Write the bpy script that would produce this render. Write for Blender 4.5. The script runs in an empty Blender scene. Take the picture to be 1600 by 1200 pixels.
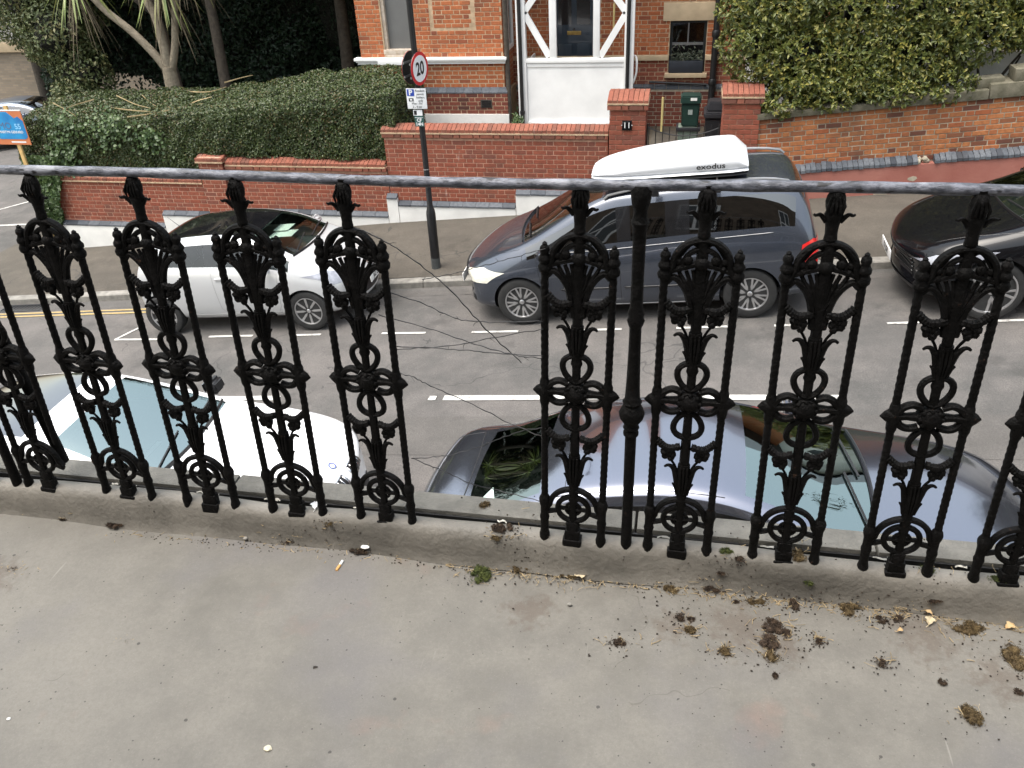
import bpy, bmesh, math, random
import numpy as np
from mathutils import Vector, Matrix
from mathutils.bvhtree import BVHTree

random.seed(7)
rng = np.random.default_rng(11)
SC = bpy.context.scene
COL = SC.collection
PI = math.pi

# ------------------------------------------------------------------ camera
FPX = 1294.0
RW = np.array([[0.980597, 0.063974, -0.185301],
               [0.190765, -0.529068, 0.826859],
               [-0.04514, -0.846164, -0.531007]])      # camera axes (right, down, forward) in the street's frame
CAM = np.array([0.0, 0.0, 1.55])
cd = bpy.data.cameras.new('camera')
cd.sensor_fit = 'HORIZONTAL'; cd.sensor_width = 36.0; cd.lens = FPX / 1600 * 36.0
cd.clip_start = 0.02; cd.clip_end = 600
cam = bpy.data.objects.new('camera', cd); COL.objects.link(cam)
r, u, b = RW[:, 0], -RW[:, 1], -RW[:, 2]
cam.matrix_world = Matrix(((r[0], u[0], b[0], CAM[0]), (r[1], u[1], b[1], CAM[1]), (r[2], u[2], b[2], CAM[2]), (0, 0, 0, 1)))
SC.camera = cam

# ------------------------------------------------------------------ sky and sun (bright overcast)
SUN_EL, SUN_AZ = math.radians(71), math.radians(-125)      # azimuth from +Y (across the street): the sun is high, veiled by cloud
wd = bpy.data.worlds.new('World'); SC.world = wd; wd.use_nodes = True
nt = wd.node_tree; nt.nodes.clear()
sky = nt.nodes.new('ShaderNodeTexSky'); sky.sky_type = 'NISHITA'; sky.sun_disc = False
sky.sun_elevation = SUN_EL; sky.sun_rotation = SUN_AZ
sky.air_density = 2.3; sky.dust_density = 5.0; sky.ozone_density = 1.0
hs = nt.nodes.new('ShaderNodeHueSaturation'); hs.inputs['Saturation'].default_value = 0.55
bg = nt.nodes.new('ShaderNodeBackground'); bg.inputs['Strength'].default_value = 0.15
wo = nt.nodes.new('ShaderNodeOutputWorld')
nt.links.new(sky.outputs[0], hs.inputs['Color']); nt.links.new(hs.outputs[0], bg.inputs['Color']); nt.links.new(bg.outputs[0], wo.inputs['Surface'])
sl = bpy.data.lights.new('sun', 'SUN'); sl.energy = 1.0; sl.angle = math.radians(40); sl.color = (1.0, 0.97, 0.93)
so = bpy.data.objects.new('sun', sl); COL.objects.link(so)
sdir = Vector((math.sin(SUN_AZ) * math.cos(SUN_EL), math.cos(SUN_AZ) * math.cos(SUN_EL), math.sin(SUN_EL)))
so.rotation_euler = sdir.to_track_quat('Z', 'Y').to_euler()
so.location = (0, 0, 20)
SC.view_settings.view_transform = 'Standard'; SC.view_settings.look = 'None'
SC.view_settings.gamma = 1.0; SC.view_settings.use_curve_mapping = False
SC.view_settings.exposure = 1.42
SC.cycles.use_denoising = True
SC.cycles.max_bounces = 8; SC.cycles.transparent_max_bounces = 16

# ------------------------------------------------------------------ layout helpers
def ray(px, py):
    return RW @ np.array([px - 800.0, py - 600.0, FPX])
def atY(px, py, Y):
    d = ray(px, py); t = (Y - CAM[1]) / d[1]; return Vector(CAM + d * t)
def atZ(px, py, Z):
    d = ray(px, py); t = (Z - CAM[2]) / d[2]; return Vector(CAM + d * t)
def road_z(x, y=8.0):
    return -3.375 + 0.09 * x - 0.009 * max(0.0, abs(y - 7.6)) ** 2
KERB_Y, WALL_Y = 10.85, 13.2
def pave_z(x, y):
    a = road_z(x, KERB_Y) + 0.11
    b2 = -3.24 + 0.09 * x - 0.02 * max(0.0, -5 - x)
    t = (y - KERB_Y) / (WALL_Y - KERB_Y)
    return a + (b2 - a) * t

# ------------------------------------------------------------------ object helpers
def tag(o, label=None, cat=None, group=None, kind=None):
    if label: o['label'] = label
    if cat: o['category'] = cat
    if group: o['group'] = group
    if kind: o['kind'] = kind
    return o
def link(name, me, parent=None, mat=None):
    o = bpy.data.objects.new(name, me); COL.objects.link(o)
    if mat is not None and me is not None:
        me.materials.clear(); me.materials.append(mat)
    if parent is not None: o.parent = parent
    return o
def empty(name, loc=(0, 0, 0), rot=(0, 0, 0)):
    o = bpy.data.objects.new(name, None); COL.objects.link(o); o.location = loc; o.rotation_euler = rot
    o.empty_display_size = 0.1
    return o

class MB:
    """collects simple shapes and links them as one mesh"""
    def __init__(s): s.v = []; s.f = []
    def add(s, vs, fs):
        n = len(s.v); s.v += [tuple(p) for p in vs]; s.f += [tuple(i + n for i in f) for f in fs]; return s
    def box(s, x0, x1, y0, y1, z0, z1, bev=0.0):
        if bev <= 0:
            v = [(x0, y0, z0), (x1, y0, z0), (x1, y1, z0), (x0, y1, z0), (x0, y0, z1), (x1, y0, z1), (x1, y1, z1), (x0, y1, z1)]
            return s.add(v, [(0, 3, 2, 1), (4, 5, 6, 7), (0, 1, 5, 4), (1, 2, 6, 5), (2, 3, 7, 6), (3, 0, 4, 7)])
        bm = bmesh.new(); bmesh.ops.create_cube(bm, size=1.0)
        for q in bm.verts:
            q.co = Vector(((x0 + x1) / 2 + q.co.x * (x1 - x0), (y0 + y1) / 2 + q.co.y * (y1 - y0), (z0 + z1) / 2 + q.co.z * (z1 - z0)))
        bmesh.ops.bevel(bm, geom=list(bm.edges), offset=bev, segments=2, affect='EDGES', profile=0.6)
        return s.bm(bm)
    def bm(s, bm):
        bm.verts.index_update()
        s.add([q.co[:] for q in bm.verts], [[q.index for q in f.verts] for f in bm.faces]); bm.free(); return s
    def tube(s, pts, rad, n=8, cap=True, flat=None, twist=0.0):
        """pts: list of points, rad: number or list, flat: (sx, sy) squash of the section"""
        P = [Vector(p) for p in pts]; m = len(P)
        R = rad if isinstance(rad, (list, tuple)) else [rad] * m
        up = Vector((0.0, 1.0, 0.0))
        rings = []; prev = None
        for i in range(m):
            t = (P[min(i + 1, m - 1)] - P[max(i - 1, 0)])
            if t.length < 1e-9: t = Vector((0, 0, 1))
            t.normalize()
            if prev is None:
                a = up - t * up.dot(t)
                if a.length < 1e-3: a = Vector((1, 0, 0)) - t * t.x
            else:
                a = prev - t * prev.dot(t)
            a.normalize(); prev = a; c = t.cross(a)
            fx, fy = flat if flat else (1, 1)
            ring = []
            for k in range(n):
                th = 2 * PI * k / n + twist * i
                ring.append(P[i] + a * (math.cos(th) * R[i] * fx) + c * (math.sin(th) * R[i] * fy))
            rings.append(ring)
        vs = [q for rr in rings for q in rr]; fs = []
        for i in range(m - 1):
            for k in range(n):
                fs.append((i * n + k, i * n + (k + 1) % n, (i + 1) * n + (k + 1) % n, (i + 1) * n + k))
        if cap:
            fs.append(tuple(reversed(range(n)))); fs.append(tuple((m - 1) * n + k for k in range(n)))
        return s.add(vs, fs)
    def lathe(s, prof, c=(0, 0, 0), n=14, axis='Z', sx=1.0, sy=1.0):
        vs = []; fs = []; m = len(prof)
        for (rr, h) in prof:
            for k in range(n):
                th = 2 * PI * k / n; a, b2 = rr * math.cos(th) * sx, rr * math.sin(th) * sy
                if axis == 'Z': q = (c[0] + a, c[1] + b2, c[2] + h)
                elif axis == 'Y': q = (c[0] + a, c[1] + h, c[2] + b2)
                else: q = (c[0] + h, c[1] + a, c[2] + b2)
                vs.append(q)
        for i in range(m - 1):
            for k in range(n):
                fs.append((i * n + k, i * n + (k + 1) % n, (i + 1) * n + (k + 1) % n, (i + 1) * n + k))
        fs.append(tuple(reversed(range(n)))); fs.append(tuple((m - 1) * n + k for k in range(n)))
        return s.add(vs, fs)
    def ball(s, c, r, n=8, m=6, sx=1, sy=1, sz=1, jit=0.0):
        prof = []
        vs = []; fs = []
        for i in range(m + 1):
            ph = PI * i / m
            for k in range(n):
                th = 2 * PI * k / n; q = r * (1 + random.uniform(-jit, jit))
                vs.append((c[0] + q * sx * math.sin(ph) * math.cos(th), c[1] + q * sy * math.sin(ph) * math.sin(th), c[2] - q * sz * math.cos(ph)))
        for i in range(m):
            for k in range(n):
                fs.append((i * n + k, i * n + (k + 1) % n, (i + 1) * n + (k + 1) % n, (i + 1) * n + k))
        return s.add(vs, fs)
    def plate(s, outline, y0, y1, bev=0.003):
        """outline: (x, z) loop, counter-clockwise seen from -Y; a plate from y0 (front) to y1 with rounded rims"""
        n = len(outline); cx = sum(p[0] for p in outline) / n; cz = sum(p[1] for p in outline) / n
        def ins(d):
            out = []
            for i in range(n):
                a = Vector(outline[i - 1]); q = Vector(outline[i]); c2 = Vector(outline[(i + 1) % n])
                e1 = (q - a); e2 = (c2 - q)
                if e1.length < 1e-9 or e2.length < 1e-9: out.append(tuple(q)); continue
                n1 = Vector((-e1.y, e1.x)).normalized(); n2 = Vector((-e2.y, e2.x)).normalized()
                nn = (n1 + n2); 
                if nn.length < 1e-3: nn = n1
                nn.normalize(); out.append(tuple(q + nn * d))
            return out
        inn = ins(bev)
        vs = [(p[0], y0, p[1]) for p in inn] + [(p[0], y0 + bev, p[1]) for p in outline] + [(p[0], y1 - bev, p[1]) for p in outline] + [(p[0], y1, p[1]) for p in inn]
        fs = [tuple(range(n)), tuple(reversed(range(3 * n, 4 * n)))]
        for k in range(3):
            for i in range(n):
                j = (i + 1) % n
                fs.append((k * n + i, (k + 1) * n + i, (k + 1) * n + j, k * n + j))
        return s.add(vs, fs)
    def mesh(s, name, smooth=True, ang=40):
        me = bpy.data.meshes.new(name); me.from_pydata(s.v, [], s.f); me.validate(); me.update()
        if smooth:
            me.polygons.foreach_set('use_smooth', [True] * len(me.polygons))
            if ang < 180:
                bm = bmesh.new(); bm.from_mesh(me)
                lim = math.radians(ang)
                for e in bm.edges:
                    if len(e.link_faces) == 2 and e.calc_face_angle(0) > lim: e.smooth = False
                bm.to_mesh(me); bm.free()
        return me
    def build(s, name, mat, parent=None, smooth=True, ang=40):
        return link(name, s.mesh(name, smooth, ang), parent, mat)

def fast_mesh(name, V, F, smooth=False):
    """V (n,3), F (m,k) numpy arrays"""
    me = bpy.data.meshes.new(name); n = len(V); m, k = F.shape
    me.vertices.add(n); me.vertices.foreach_set('co', V.astype(np.float32).ravel())
    me.loops.add(m * k); me.loops.foreach_set('vertex_index', F.astype(np.int32).ravel())
    me.polygons.add(m); me.polygons.foreach_set('loop_start', np.arange(0, m * k, k, dtype=np.int32))
    me.polygons.foreach_set('loop_total', np.full(m, k, dtype=np.int32))
    if smooth: me.polygons.foreach_set('use_smooth', np.ones(m, dtype=bool))
    me.update(); me.validate(); return me

def leaf_mesh(name, pts, nrm, size, aspect=0.5, jitter=0.8, fold=0.25, szvar=0.35):
    """one folded leaf (two triangles, four vertices) at every point"""
    n = len(pts); d = nrm + rng.normal(0, jitter, (n, 3)); d /= np.linalg.norm(d, axis=1)[:, None] + 1e-9
    t = rng.normal(0, 1, (n, 3)); t -= d * np.sum(t * d, 1)[:, None]; t /= np.linalg.norm(t, axis=1)[:, None] + 1e-9
    bb = np.cross(d, t); L = size * (1 + rng.uniform(-szvar, szvar, n))[:, None]
    a = pts - t * L * 0.5; c = pts + t * L * 0.5
    l = pts + bb * L * aspect * 0.5 + d * L * fold * 0.5; r2 = pts - bb * L * aspect * 0.5 + d * L * fold * 0.5
    V = np.stack([a, l, c, r2], 1).reshape(-1, 3)
    i = np.arange(n) * 4
    F = np.stack([np.stack([i, i + 1, i + 2], 1), np.stack([i, i + 2, i + 3], 1)], 1).reshape(-1, 3)
    return fast_mesh(name, V, F)

def text_mesh(name, body, size, mat, parent, loc, rot, extrude=0.0012, align='CENTER', sx=1.0, bold=0.0):
    cu = bpy.data.curves.new(name, 'FONT'); cu.body = body; cu.size = size; cu.align_x = align; cu.align_y = 'CENTER'
    cu.extrude = extrude; cu.resolution_u = 3; cu.offset = bold
    t = bpy.data.objects.new(name, cu); COL.objects.link(t)
    dg = bpy.context.evaluated_depsgraph_get(); dg.update()
    me = bpy.data.meshes.new_from_object(t.evaluated_get(dg)); bpy.data.objects.remove(t); bpy.data.curves.remove(cu)
    o = link(name, me, parent, mat); o.location = loc; o.rotation_euler = rot; o.scale = (sx, 1, 1)
    return o

# ------------------------------------------------------------------ materials
MATS = {}
def nodes(name):
    m = bpy.data.materials.new(name); m.use_nodes = True; t = m.node_tree; t.nodes.clear()
    o = t.nodes.new('ShaderNodeOutputMaterial'); p = t.nodes.new('ShaderNodeBsdfPrincipled'); t.links.new(p.outputs[0], o.inputs[0])
    MATS[name] = m; return m, t, p, o
def nn(t, kind, **kw):
    n = t.nodes.new(kind)
    for k, v in kw.items():
        if k.startswith('i_'): n.inputs[k[2:].replace('_', ' ')].default_value = v
        else: setattr(n, k, v)
    return n
def ramp(t, src, stops):
    r2 = t.nodes.new('ShaderNodeValToRGB'); t.links.new(src, r2.inputs[0]); e = r2.color_ramp.elements
    while len(e) < len(stops): e.new(0.5)
    for k, (p, c) in enumerate(stops):
        e[k].position = p; e[k].color = (c, c, c, 1) if not isinstance(c, (tuple, list)) else (*c, 1)
    return r2.outputs[0]
def mixc(t, fac, a, b2, mode='MIX'):
    m = t.nodes.new('ShaderNodeMix'); m.data_type = 'RGBA'; m.blend_type = mode
    for sock, v in ((m.inputs[0], fac), (m.inputs[6], a), (m.inputs[7], b2)):
        if isinstance(v, bpy.types.NodeSocket): t.links.new(v, sock)
        elif isinstance(v, (tuple, list)): sock.default_value = (*v, 1) if len(v) == 3 else v
        else: sock.default_value = v
    return m.outputs[2]
def math2(t, op, a, b2=0.0, clamp=False):
    m = t.nodes.new('ShaderNodeMath'); m.operation = op; m.use_clamp = clamp
    for sock, v in ((m.inputs[0], a), (m.inputs[1], b2)):
        if isinstance(v, bpy.types.NodeSocket): t.links.new(v, sock)
        else: sock.default_value = v
    return m.outputs[0]
def coords(t, world=False):
    if world: return t.nodes.new('ShaderNodeNewGeometry').outputs['Position']
    return t.nodes.new('ShaderNodeTexCoord').outputs['Object']
def noise(t, co, scale, detail=4, rough=0.55):
    n = nn(t, 'ShaderNodeTexNoise'); n.inputs['Scale'].default_value = scale; n.inputs['Detail'].default_value = detail; n.inputs['Roughness'].default_value = rough
    t.links.new(co, n.inputs['Vector']); return n.outputs['Fac']
def bump(t, p, h, strength, dist=0.01):
    b2 = nn(t, 'ShaderNodeBump'); b2.inputs['Strength'].default_value = strength; b2.inputs['Distance'].default_value = dist
    t.links.new(h, b2.inputs['Height']); t.links.new(b2.outputs[0], p.inputs['Normal'])
def rnd(t):
    oi = t.nodes.new('ShaderNodeObjectInfo'); g = t.nodes.new('ShaderNodeNewGeometry')
    return math2(t, 'FRACT', math2(t, 'ADD', oi.outputs['Random'], g.outputs['Random Per Island']))
def pmat(name, col, rough=0.6, var=0.15, scale=6.0, bmp=0.0, bscale=60.0, spec=0.5, metal=0.0, coat=0.0, col2=None, isl=0.0, world=False, bdist=0.01):
    m, t, p, o = nodes(name)
    co = coords(t, world); f = noise(t, co, scale)
    f = ramp(t, f, [(0.3, 0.0), (0.7, 1.0)])
    c2 = col2 if col2 else tuple(min(1, x * (1 + var)) for x in col)
    c1 = tuple(x * (1 - var) for x in col) if col2 is None else col
    c = mixc(t, f, c1, c2)
    if isl > 0:
        k = rnd(t); v = math2(t, 'ADD', math2(t, 'MULTIPLY', k, 2 * isl), 1 - isl)
        hv = nn(t, 'ShaderNodeHueSaturation'); t.links.new(c, hv.inputs['Color']); t.links.new(v, hv.inputs['Value']); c = hv.outputs[0]
    t.links.new(c, p.inputs['Base Color'])
    p.inputs['Roughness'].default_value = rough; p.inputs['Specular IOR Level'].default_value = spec
    p.inputs['Metallic'].default_value = metal; p.inputs['Coat Weight'].default_value = coat; p.inputs['Coat Roughness'].default_value = 0.03
    if bmp > 0: bump(t, p, noise(t, co, bscale, 5), bmp, bdist)
    return m
# ---- special materials
def m_floor():
    m, t, p, o = nodes('balcony_concrete'); co = coords(t, True)
    big = noise(t, co, 1.6, 5, 0.6); mid = noise(t, co, 7, 6, 0.65); fine = noise(t, co, 90, 4, 0.6)
    c = mixc(t, ramp(t, big, [(0.3, 0), (0.7, 1)]), (0.108, 0.102, 0.090), (0.170, 0.161, 0.142))
    c = mixc(t, math2(t, 'MULTIPLY', ramp(t, mid, [(0.40, 0), (0.66, 1)]), 0.5), c, (0.212, 0.201, 0.177))
    c = mixc(t, math2(t, 'MULTIPLY', ramp(t, fine, [(0.35, 1), (0.6, 0)]), 0.22), c, (0.10, 0.092, 0.080))
    # brick-dust smears and grey-violet damp patches
    red = noise(t, co, 4.3, 3, 0.7); mp = nn(t, 'ShaderNodeMapping'); mp.inputs['Location'].default_value = (7.3, 2.1, 0); t.links.new(co, mp.inputs[0])
    red2 = noise(t, mp.outputs[0], 3.1, 4, 0.7)
    c = mixc(t, math2(t, 'MULTIPLY', ramp(t, red2, [(0.60, 0), (0.72, 1)]), 0.42), c, (0.21, 0.135, 0.108))
    mp2 = nn(t, 'ShaderNodeMapping'); mp2.inputs['Location'].default_value = (3.3, 5.1, 0); t.links.new(co, mp2.inputs[0])
    c = mixc(t, math2(t, 'MULTIPLY', ramp(t, noise(t, mp2.outputs[0], 2.2, 4), [(0.52, 0), (0.68, 1)]), 0.55), c, (0.125, 0.12, 0.124))
    # dirt worked into the slab round the moss
    for (sx_, sy_, sr_, sc_) in ((.20, 1.42, .16, 31), (.30, 1.37, .10, 40), (.62, 1.46, .16, 34), (.75, 1.36, .12, 37), (.05, 1.40, .10, 33), (-1.75, 1.28, .16, 29), (-.30, 1.40, .12, 36)):
        vm = nn(t, 'ShaderNodeVectorMath', operation='DISTANCE'); t.links.new(co, vm.inputs[0]); vm.inputs[1].default_value = (sx_, sy_, 0)
        fall = ramp(t, math2(t, 'DIVIDE', vm.outputs['Value'], sr_), [(0.0, 1), (1.0, 0)])
        dm = ramp(t, math2(t, 'ADD', math2(t, 'MULTIPLY', noise(t, co, sc_, 5, .7), .75), math2(t, 'MULTIPLY', fall, .42)), [(.56, 0), (.72, 1)])
        c = mixc(t, math2(t, 'MULTIPLY', math2(t, 'MULTIPLY', dm, ramp(t, fall, [(0, 0), (.25, 1)])), .5), c, (0.085, 0.062, 0.046))
    # grit and hairline cracks
    grit = noise(t, co, 260, 3, .7)
    c = mixc(t, math2(t, 'MULTIPLY', ramp(t, grit, [(.40, 1), (.52, 0)]), .10), c, (0.07, 0.065, 0.055)); c = mixc(t, math2(t, 'MULTIPLY', ramp(t, grit, [(.60, 0), (.70, 1)]), .10), c, (0.42, 0.40, 0.35))
    vc = nn(t, 'ShaderNodeTexVoronoi', feature='DISTANCE_TO_EDGE'); vc.inputs['Scale'].default_value = 1.35
    wv_ = nn(t, 'ShaderNodeVectorMath', operation='ADD'); nz = nn(t, 'ShaderNodeTexNoise'); nz.inputs['Scale'].default_value = 6; t.links.new(co, nz.inputs['Vector']); sc3 = nn(t, 'ShaderNodeVectorMath', operation='SCALE'); sc3.inputs['Scale'].default_value = .35; t.links.new(nz.outputs['Color'], sc3.inputs[0]); t.links.new(co, wv_.inputs[0]); t.links.new(sc3.outputs[0], wv_.inputs[1]); t.links.new(wv_.outputs[0], vc.inputs['Vector'])
    crk = math2(t, 'MULTIPLY', math2(t, 'LESS_THAN', vc.outputs['Distance'], .0022), math2(t, 'GREATER_THAN', noise(t, co, 1.3), .54))
    c = mixc(t, math2(t, 'MULTIPLY', crk, .4), c, (0.08, 0.072, 0.06))
    # small dark pits
    vo = nn(t, 'ShaderNodeTexVoronoi'); vo.inputs['Scale'].default_value = 13; t.links.new(co, vo.inputs['Vector'])
    pit = math2(t, 'LESS_THAN', vo.outputs['Distance'], 0.055)
    gate = math2(t, 'GREATER_THAN', noise(t, co, 60.0, 2), 0.46)
    pit = math2(t, 'MULTIPLY', pit, gate)
    vo2 = nn(t, 'ShaderNodeTexVoronoi'); vo2.inputs['Scale'].default_value = 46; t.links.new(co, vo2.inputs['Vector'])
    pit2 = math2(t, 'MULTIPLY', math2(t, 'LESS_THAN', vo2.outputs['Distance'], 0.10), math2(t, 'GREATER_THAN', noise(t, co, 9.0, 2), 0.55))
    allp = math2(t, 'MAXIMUM', pit, pit2)
    c = mixc(t, math2(t, 'MULTIPLY', allp, 0.75), c, (0.03, 0.028, 0.026))
    # pale scratches
    wv = nn(t, 'ShaderNodeMapping'); wv.inputs['Scale'].default_value = (40, 3, 1); wv.inputs['Rotation'].default_value = (0, 0, 0.4); t.links.new(co, wv.inputs[0])
    scr = math2(t, 'MULTIPLY', ramp(t, noise(t, wv.outputs[0], 1.0, 2), [(0.70, 0), (0.74, 1)]), math2(t, 'GREATER_THAN', noise(t, co, 2.7), 0.55))
    c = mixc(t, math2(t, 'MULTIPLY', scr, 0.4), c, (0.28, 0.27, 0.24))
    t.links.new(c, p.inputs['Base Color'])
    t.links.new(ramp(t, mid, [(0.3, 0.55), (0.7, 0.8)]), p.inputs['Roughness']); p.inputs['Specular IOR Level'].default_value = 0.35
    h = math2(t, 'ADD', math2(t, 'MULTIPLY', fine, 0.5), math2(t, 'ADD', mid, math2(t, 'MULTIPLY', allp, -0.6)))
    bump(t, p, h, 0.35, 0.004); return m
def m_asphalt(name, c1, c2, spots=True):
    m, t, p, o = nodes(name); co = coords(t, True)
    big = noise(t, co, 0.55, 5, 0.6); mid = noise(t, co, 3.0, 5, 0.6); fine = noise(t, co, 85, 3, 0.7)
    c = mixc(t, ramp(t, big, [(0.35, 0), (0.65, 1)]), c1, c2)
    c = mixc(t, math2(t, 'MULTIPLY', ramp(t, mid, [(0.45, 0), (0.7, 1)]), 0.4), c, tuple(x * 1.35 for x in c2))
    c = mixc(t, math2(t, 'MULTIPLY', ramp(t, fine, [(0.4, 1), (0.62, 0)]), 0.45), c, tuple(x * 0.35 for x in c1))
    c = mixc(t, math2(t, 'MULTIPLY', ramp(t, noise(t, co, 140, 2), [(0.66, 0), (0.72, 1)]), 0.35), c, (0.35, 0.34, 0.32))
    wr = nn(t, 'ShaderNodeMapping'); wr.inputs['Scale'].default_value = (0.12, 1.6, 1); t.links.new(co, wr.inputs[0])
    c = mixc(t, math2(t, 'MULTIPLY', ramp(t, noise(t, wr.outputs[0], 1.0, 3), [(0.5, 0), (0.7, 1)]), 0.35), c, tuple(x * 0.65 for x in c1))
    mo = nn(t, 'ShaderNodeMapping'); mo.inputs['Location'].default_value = (4.7, 9.2, 1.3); t.links.new(co, mo.inputs[0])     # oil and tyre stains, hairline tar cracks
    c = mixc(t, math2(t, 'MULTIPLY', ramp(t, noise(t, mo.outputs[0], 1.5, 6, .7), [(0.58, 0), (0.66, 1)]), 0.38), c, tuple(x * 0.45 for x in c1))
    vr = nn(t, 'ShaderNodeTexVoronoi', feature='DISTANCE_TO_EDGE'); vr.inputs['Scale'].default_value = .42; nr = nn(t, 'ShaderNodeTexNoise'); nr.inputs['Scale'].default_value = 2.2; t.links.new(co, nr.inputs['Vector'])
    sc4 = nn(t, 'ShaderNodeVectorMath', operation='SCALE'); sc4.inputs['Scale'].default_value = .9; t.links.new(nr.outputs['Color'], sc4.inputs[0]); ad4 = nn(t, 'ShaderNodeVectorMath', operation='ADD'); t.links.new(co, ad4.inputs[0]); t.links.new(sc4.outputs[0], ad4.inputs[1]); t.links.new(ad4.outputs[0], vr.inputs['Vector'])
    ck = math2(t, 'MULTIPLY', math2(t, 'LESS_THAN', vr.outputs['Distance'], .004), math2(t, 'GREATER_THAN', noise(t, co, .5), .5)); c = mixc(t, math2(t, 'MULTIPLY', ck, .55), c, (0.03, 0.03, 0.03))
    t.links.new(c, p.inputs['Base Color']); p.inputs['Roughness'].default_value = 0.85; p.inputs['Specular IOR Level'].default_value = 0.3
    bump(t, p, math2(t, 'ADD', fine, math2(t, 'MULTIPLY', noise(t, co, 30), 0.6)), 0.5, 0.008); return m
def m_brick(name, a, b2, c3, dirt=0.25, white=0.0):
    """a, b2, c3: three fired colours one brick is drawn from"""
    m, t, p, o = nodes(name); co = coords(t); wc = coords(t, True); k = rnd(t)
    c = mixc(t, ramp(t, k, [(0.0, 0), (0.55, 1)]), a, b2)
    c = mixc(t, ramp(t, k, [(0.72, 0), (0.95, 1)]), c, c3)
    f = noise(t, wc, 22, 5, 0.65)
    c = mixc(t, math2(t, 'MULTIPLY', ramp(t, f, [(0.35, 1), (0.6, 0)]), 0.5), c, tuple(x * 0.55 for x in a))
    c = mixc(t, math2(t, 'MULTIPLY', ramp(t, noise(t, wc, 1.7, 4), [(0.48, 0), (0.7, 1)]), dirt), c, (0.06, 0.045, 0.035))
    if white > 0:
        st = nn(t, 'ShaderNodeMapping'); st.inputs['Scale'].default_value = (9, 1, 2.2); t.links.new(wc, st.inputs[0])
        c = mixc(t, math2(t, 'MULTIPLY', ramp(t, noise(t, st.outputs[0], 1.0, 3), [(0.66, 0), (0.74, 1)]), white), c, (0.55, 0.50, 0.45))
    t.links.new(c, p.inputs['Base Color']); p.inputs['Roughness'].default_value = 0.85; p.inputs['Specular IOR Level'].default_value = 0.25
    bump(t, p, math2(t, 'ADD', f, noise(t, wc, 130, 3)), 0.4, 0.004); return m
def m_iron():
    m, t, p, o = nodes('black_iron_paint'); co = coords(t, True)
    n1 = noise(t, co, 120, 4, 0.6); n2 = noise(t, co, 35, 4, 0.6)
    c = mixc(t, ramp(t, n2, [(0.4, 0), (0.7, 1)]), (0.0030, 0.0029, 0.0028), (0.0065, 0.006, 0.006))
    c = mixc(t, math2(t, 'MULTIPLY', ramp(t, noise(t, co, 70, 3), [(0.70, 0), (0.76, 1)]), 0.8), c, (0.045, 0.026, 0.018))
    t.links.new(c, p.inputs['Base Color'])
    t.links.new(ramp(t, n2, [(0.3, 0.45), (0.7, 0.68)]), p.inputs['Roughness']); p.inputs['Specular IOR Level'].default_value = 0.10
    bump(t, p, math2(t, 'ADD', n1, math2(t, 'MULTIPLY', n2, 1.5)), 0.75, 0.005); return m
def m_rail():
    m, t, p, o = nodes('weathered_rail_paint'); co = coords(t, True)
    st = nn(t, 'ShaderNodeMapping'); st.inputs['Scale'].default_value = (0.45, 1, 1); t.links.new(co, st.inputs[0])
    n1 = noise(t, st.outputs[0], 75, 6, 0.7); n2 = noise(t, st.outputs[0], 22, 4, 0.6)
    c = mixc(t, ramp(t, n1, [(0.42, 0), (0.6, 1)]), (0.040, 0.044, 0.056), (0.14, 0.148, 0.178))
    c = mixc(t, math2(t, 'MULTIPLY', ramp(t, n2, [(0.56, 0), (0.66, 1)]), 0.7), c, (0.26, 0.27, 0.30))
    c = mixc(t, ramp(t, noise(t, st.outputs[0], 55, 3), [(0.62, 0), (0.68, 1)]), c, (0.008, 0.008, 0.010))
    t.links.new(c, p.inputs['Base Color']); p.inputs['Roughness'].default_value = 0.42; p.inputs['Specular IOR Level'].default_value = 0.5
    bump(t, p, math2(t, 'ADD', n1, n2), 0.9, 0.004); return m
def m_leaf(name, a, b2, c3, rough=0.45, sub=0.15, thr=0.75):
    m, t, p, o = nodes(name); g = t.nodes.new('ShaderNodeNewGeometry'); k = g.outputs['Random Per Island']
    pos = coords(t, True)
    c = mixc(t, ramp(t, k, [(0.0, 0), (0.8, 1)]), a, b2)
    patch = ramp(t, noise(t, pos, 1.6, 3), [(0.42, 0), (0.62, 1)])
    k2 = math2(t, 'FRACT', math2(t, 'MULTIPLY', k, 37.7))
    c = mixc(t, math2(t, 'MULTIPLY', math2(t, 'GREATER_THAN', k2, thr), math2(t, 'ADD', math2(t, 'MULTIPLY', patch, 0.6), 0.25)), c, c3)
    t.links.new(c, p.inputs['Base Color']); p.inputs['Roughness'].default_value = rough; p.inputs['Specular IOR Level'].default_value = 0.4
    tr = nn(t, 'ShaderNodeBsdfTranslucent'); t.links.new(c, tr.inputs[0])
    mx = nn(t, 'ShaderNodeMixShader'); mx.inputs[0].default_value = sub
    t.links.new(p.outputs[0], mx.inputs[1]); t.links.new(tr.outputs[0], mx.inputs[2]); t.links.new(mx.outputs[0], o.inputs[0]); return m
def m_paint(name, col, metal=0.0, rough=0.25, coat=1.0, dust=0.12, spec=0.5):
    m, t, p, o = nodes(name); co = coords(t)
    f = noise(t, co, 2.5, 5, 0.6)
    c = mixc(t, math2(t, 'MULTIPLY', ramp(t, f, [(0.45, 0), (0.75, 1)]), dust), col, (0.30, 0.28, 0.25))
    t.links.new(c, p.inputs['Base Color']); p.inputs['Metallic'].default_value = metal
    p.inputs['Roughness'].default_value = rough; p.inputs['Coat Weight'].default_value = coat; p.inputs['Specular IOR Level'].default_value = spec
    t.links.new(ramp(t, noise(t, co, 6, 4), [(0.4, 0.02), (0.8, 0.07)]), p.inputs['Coat Roughness']); return m
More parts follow.
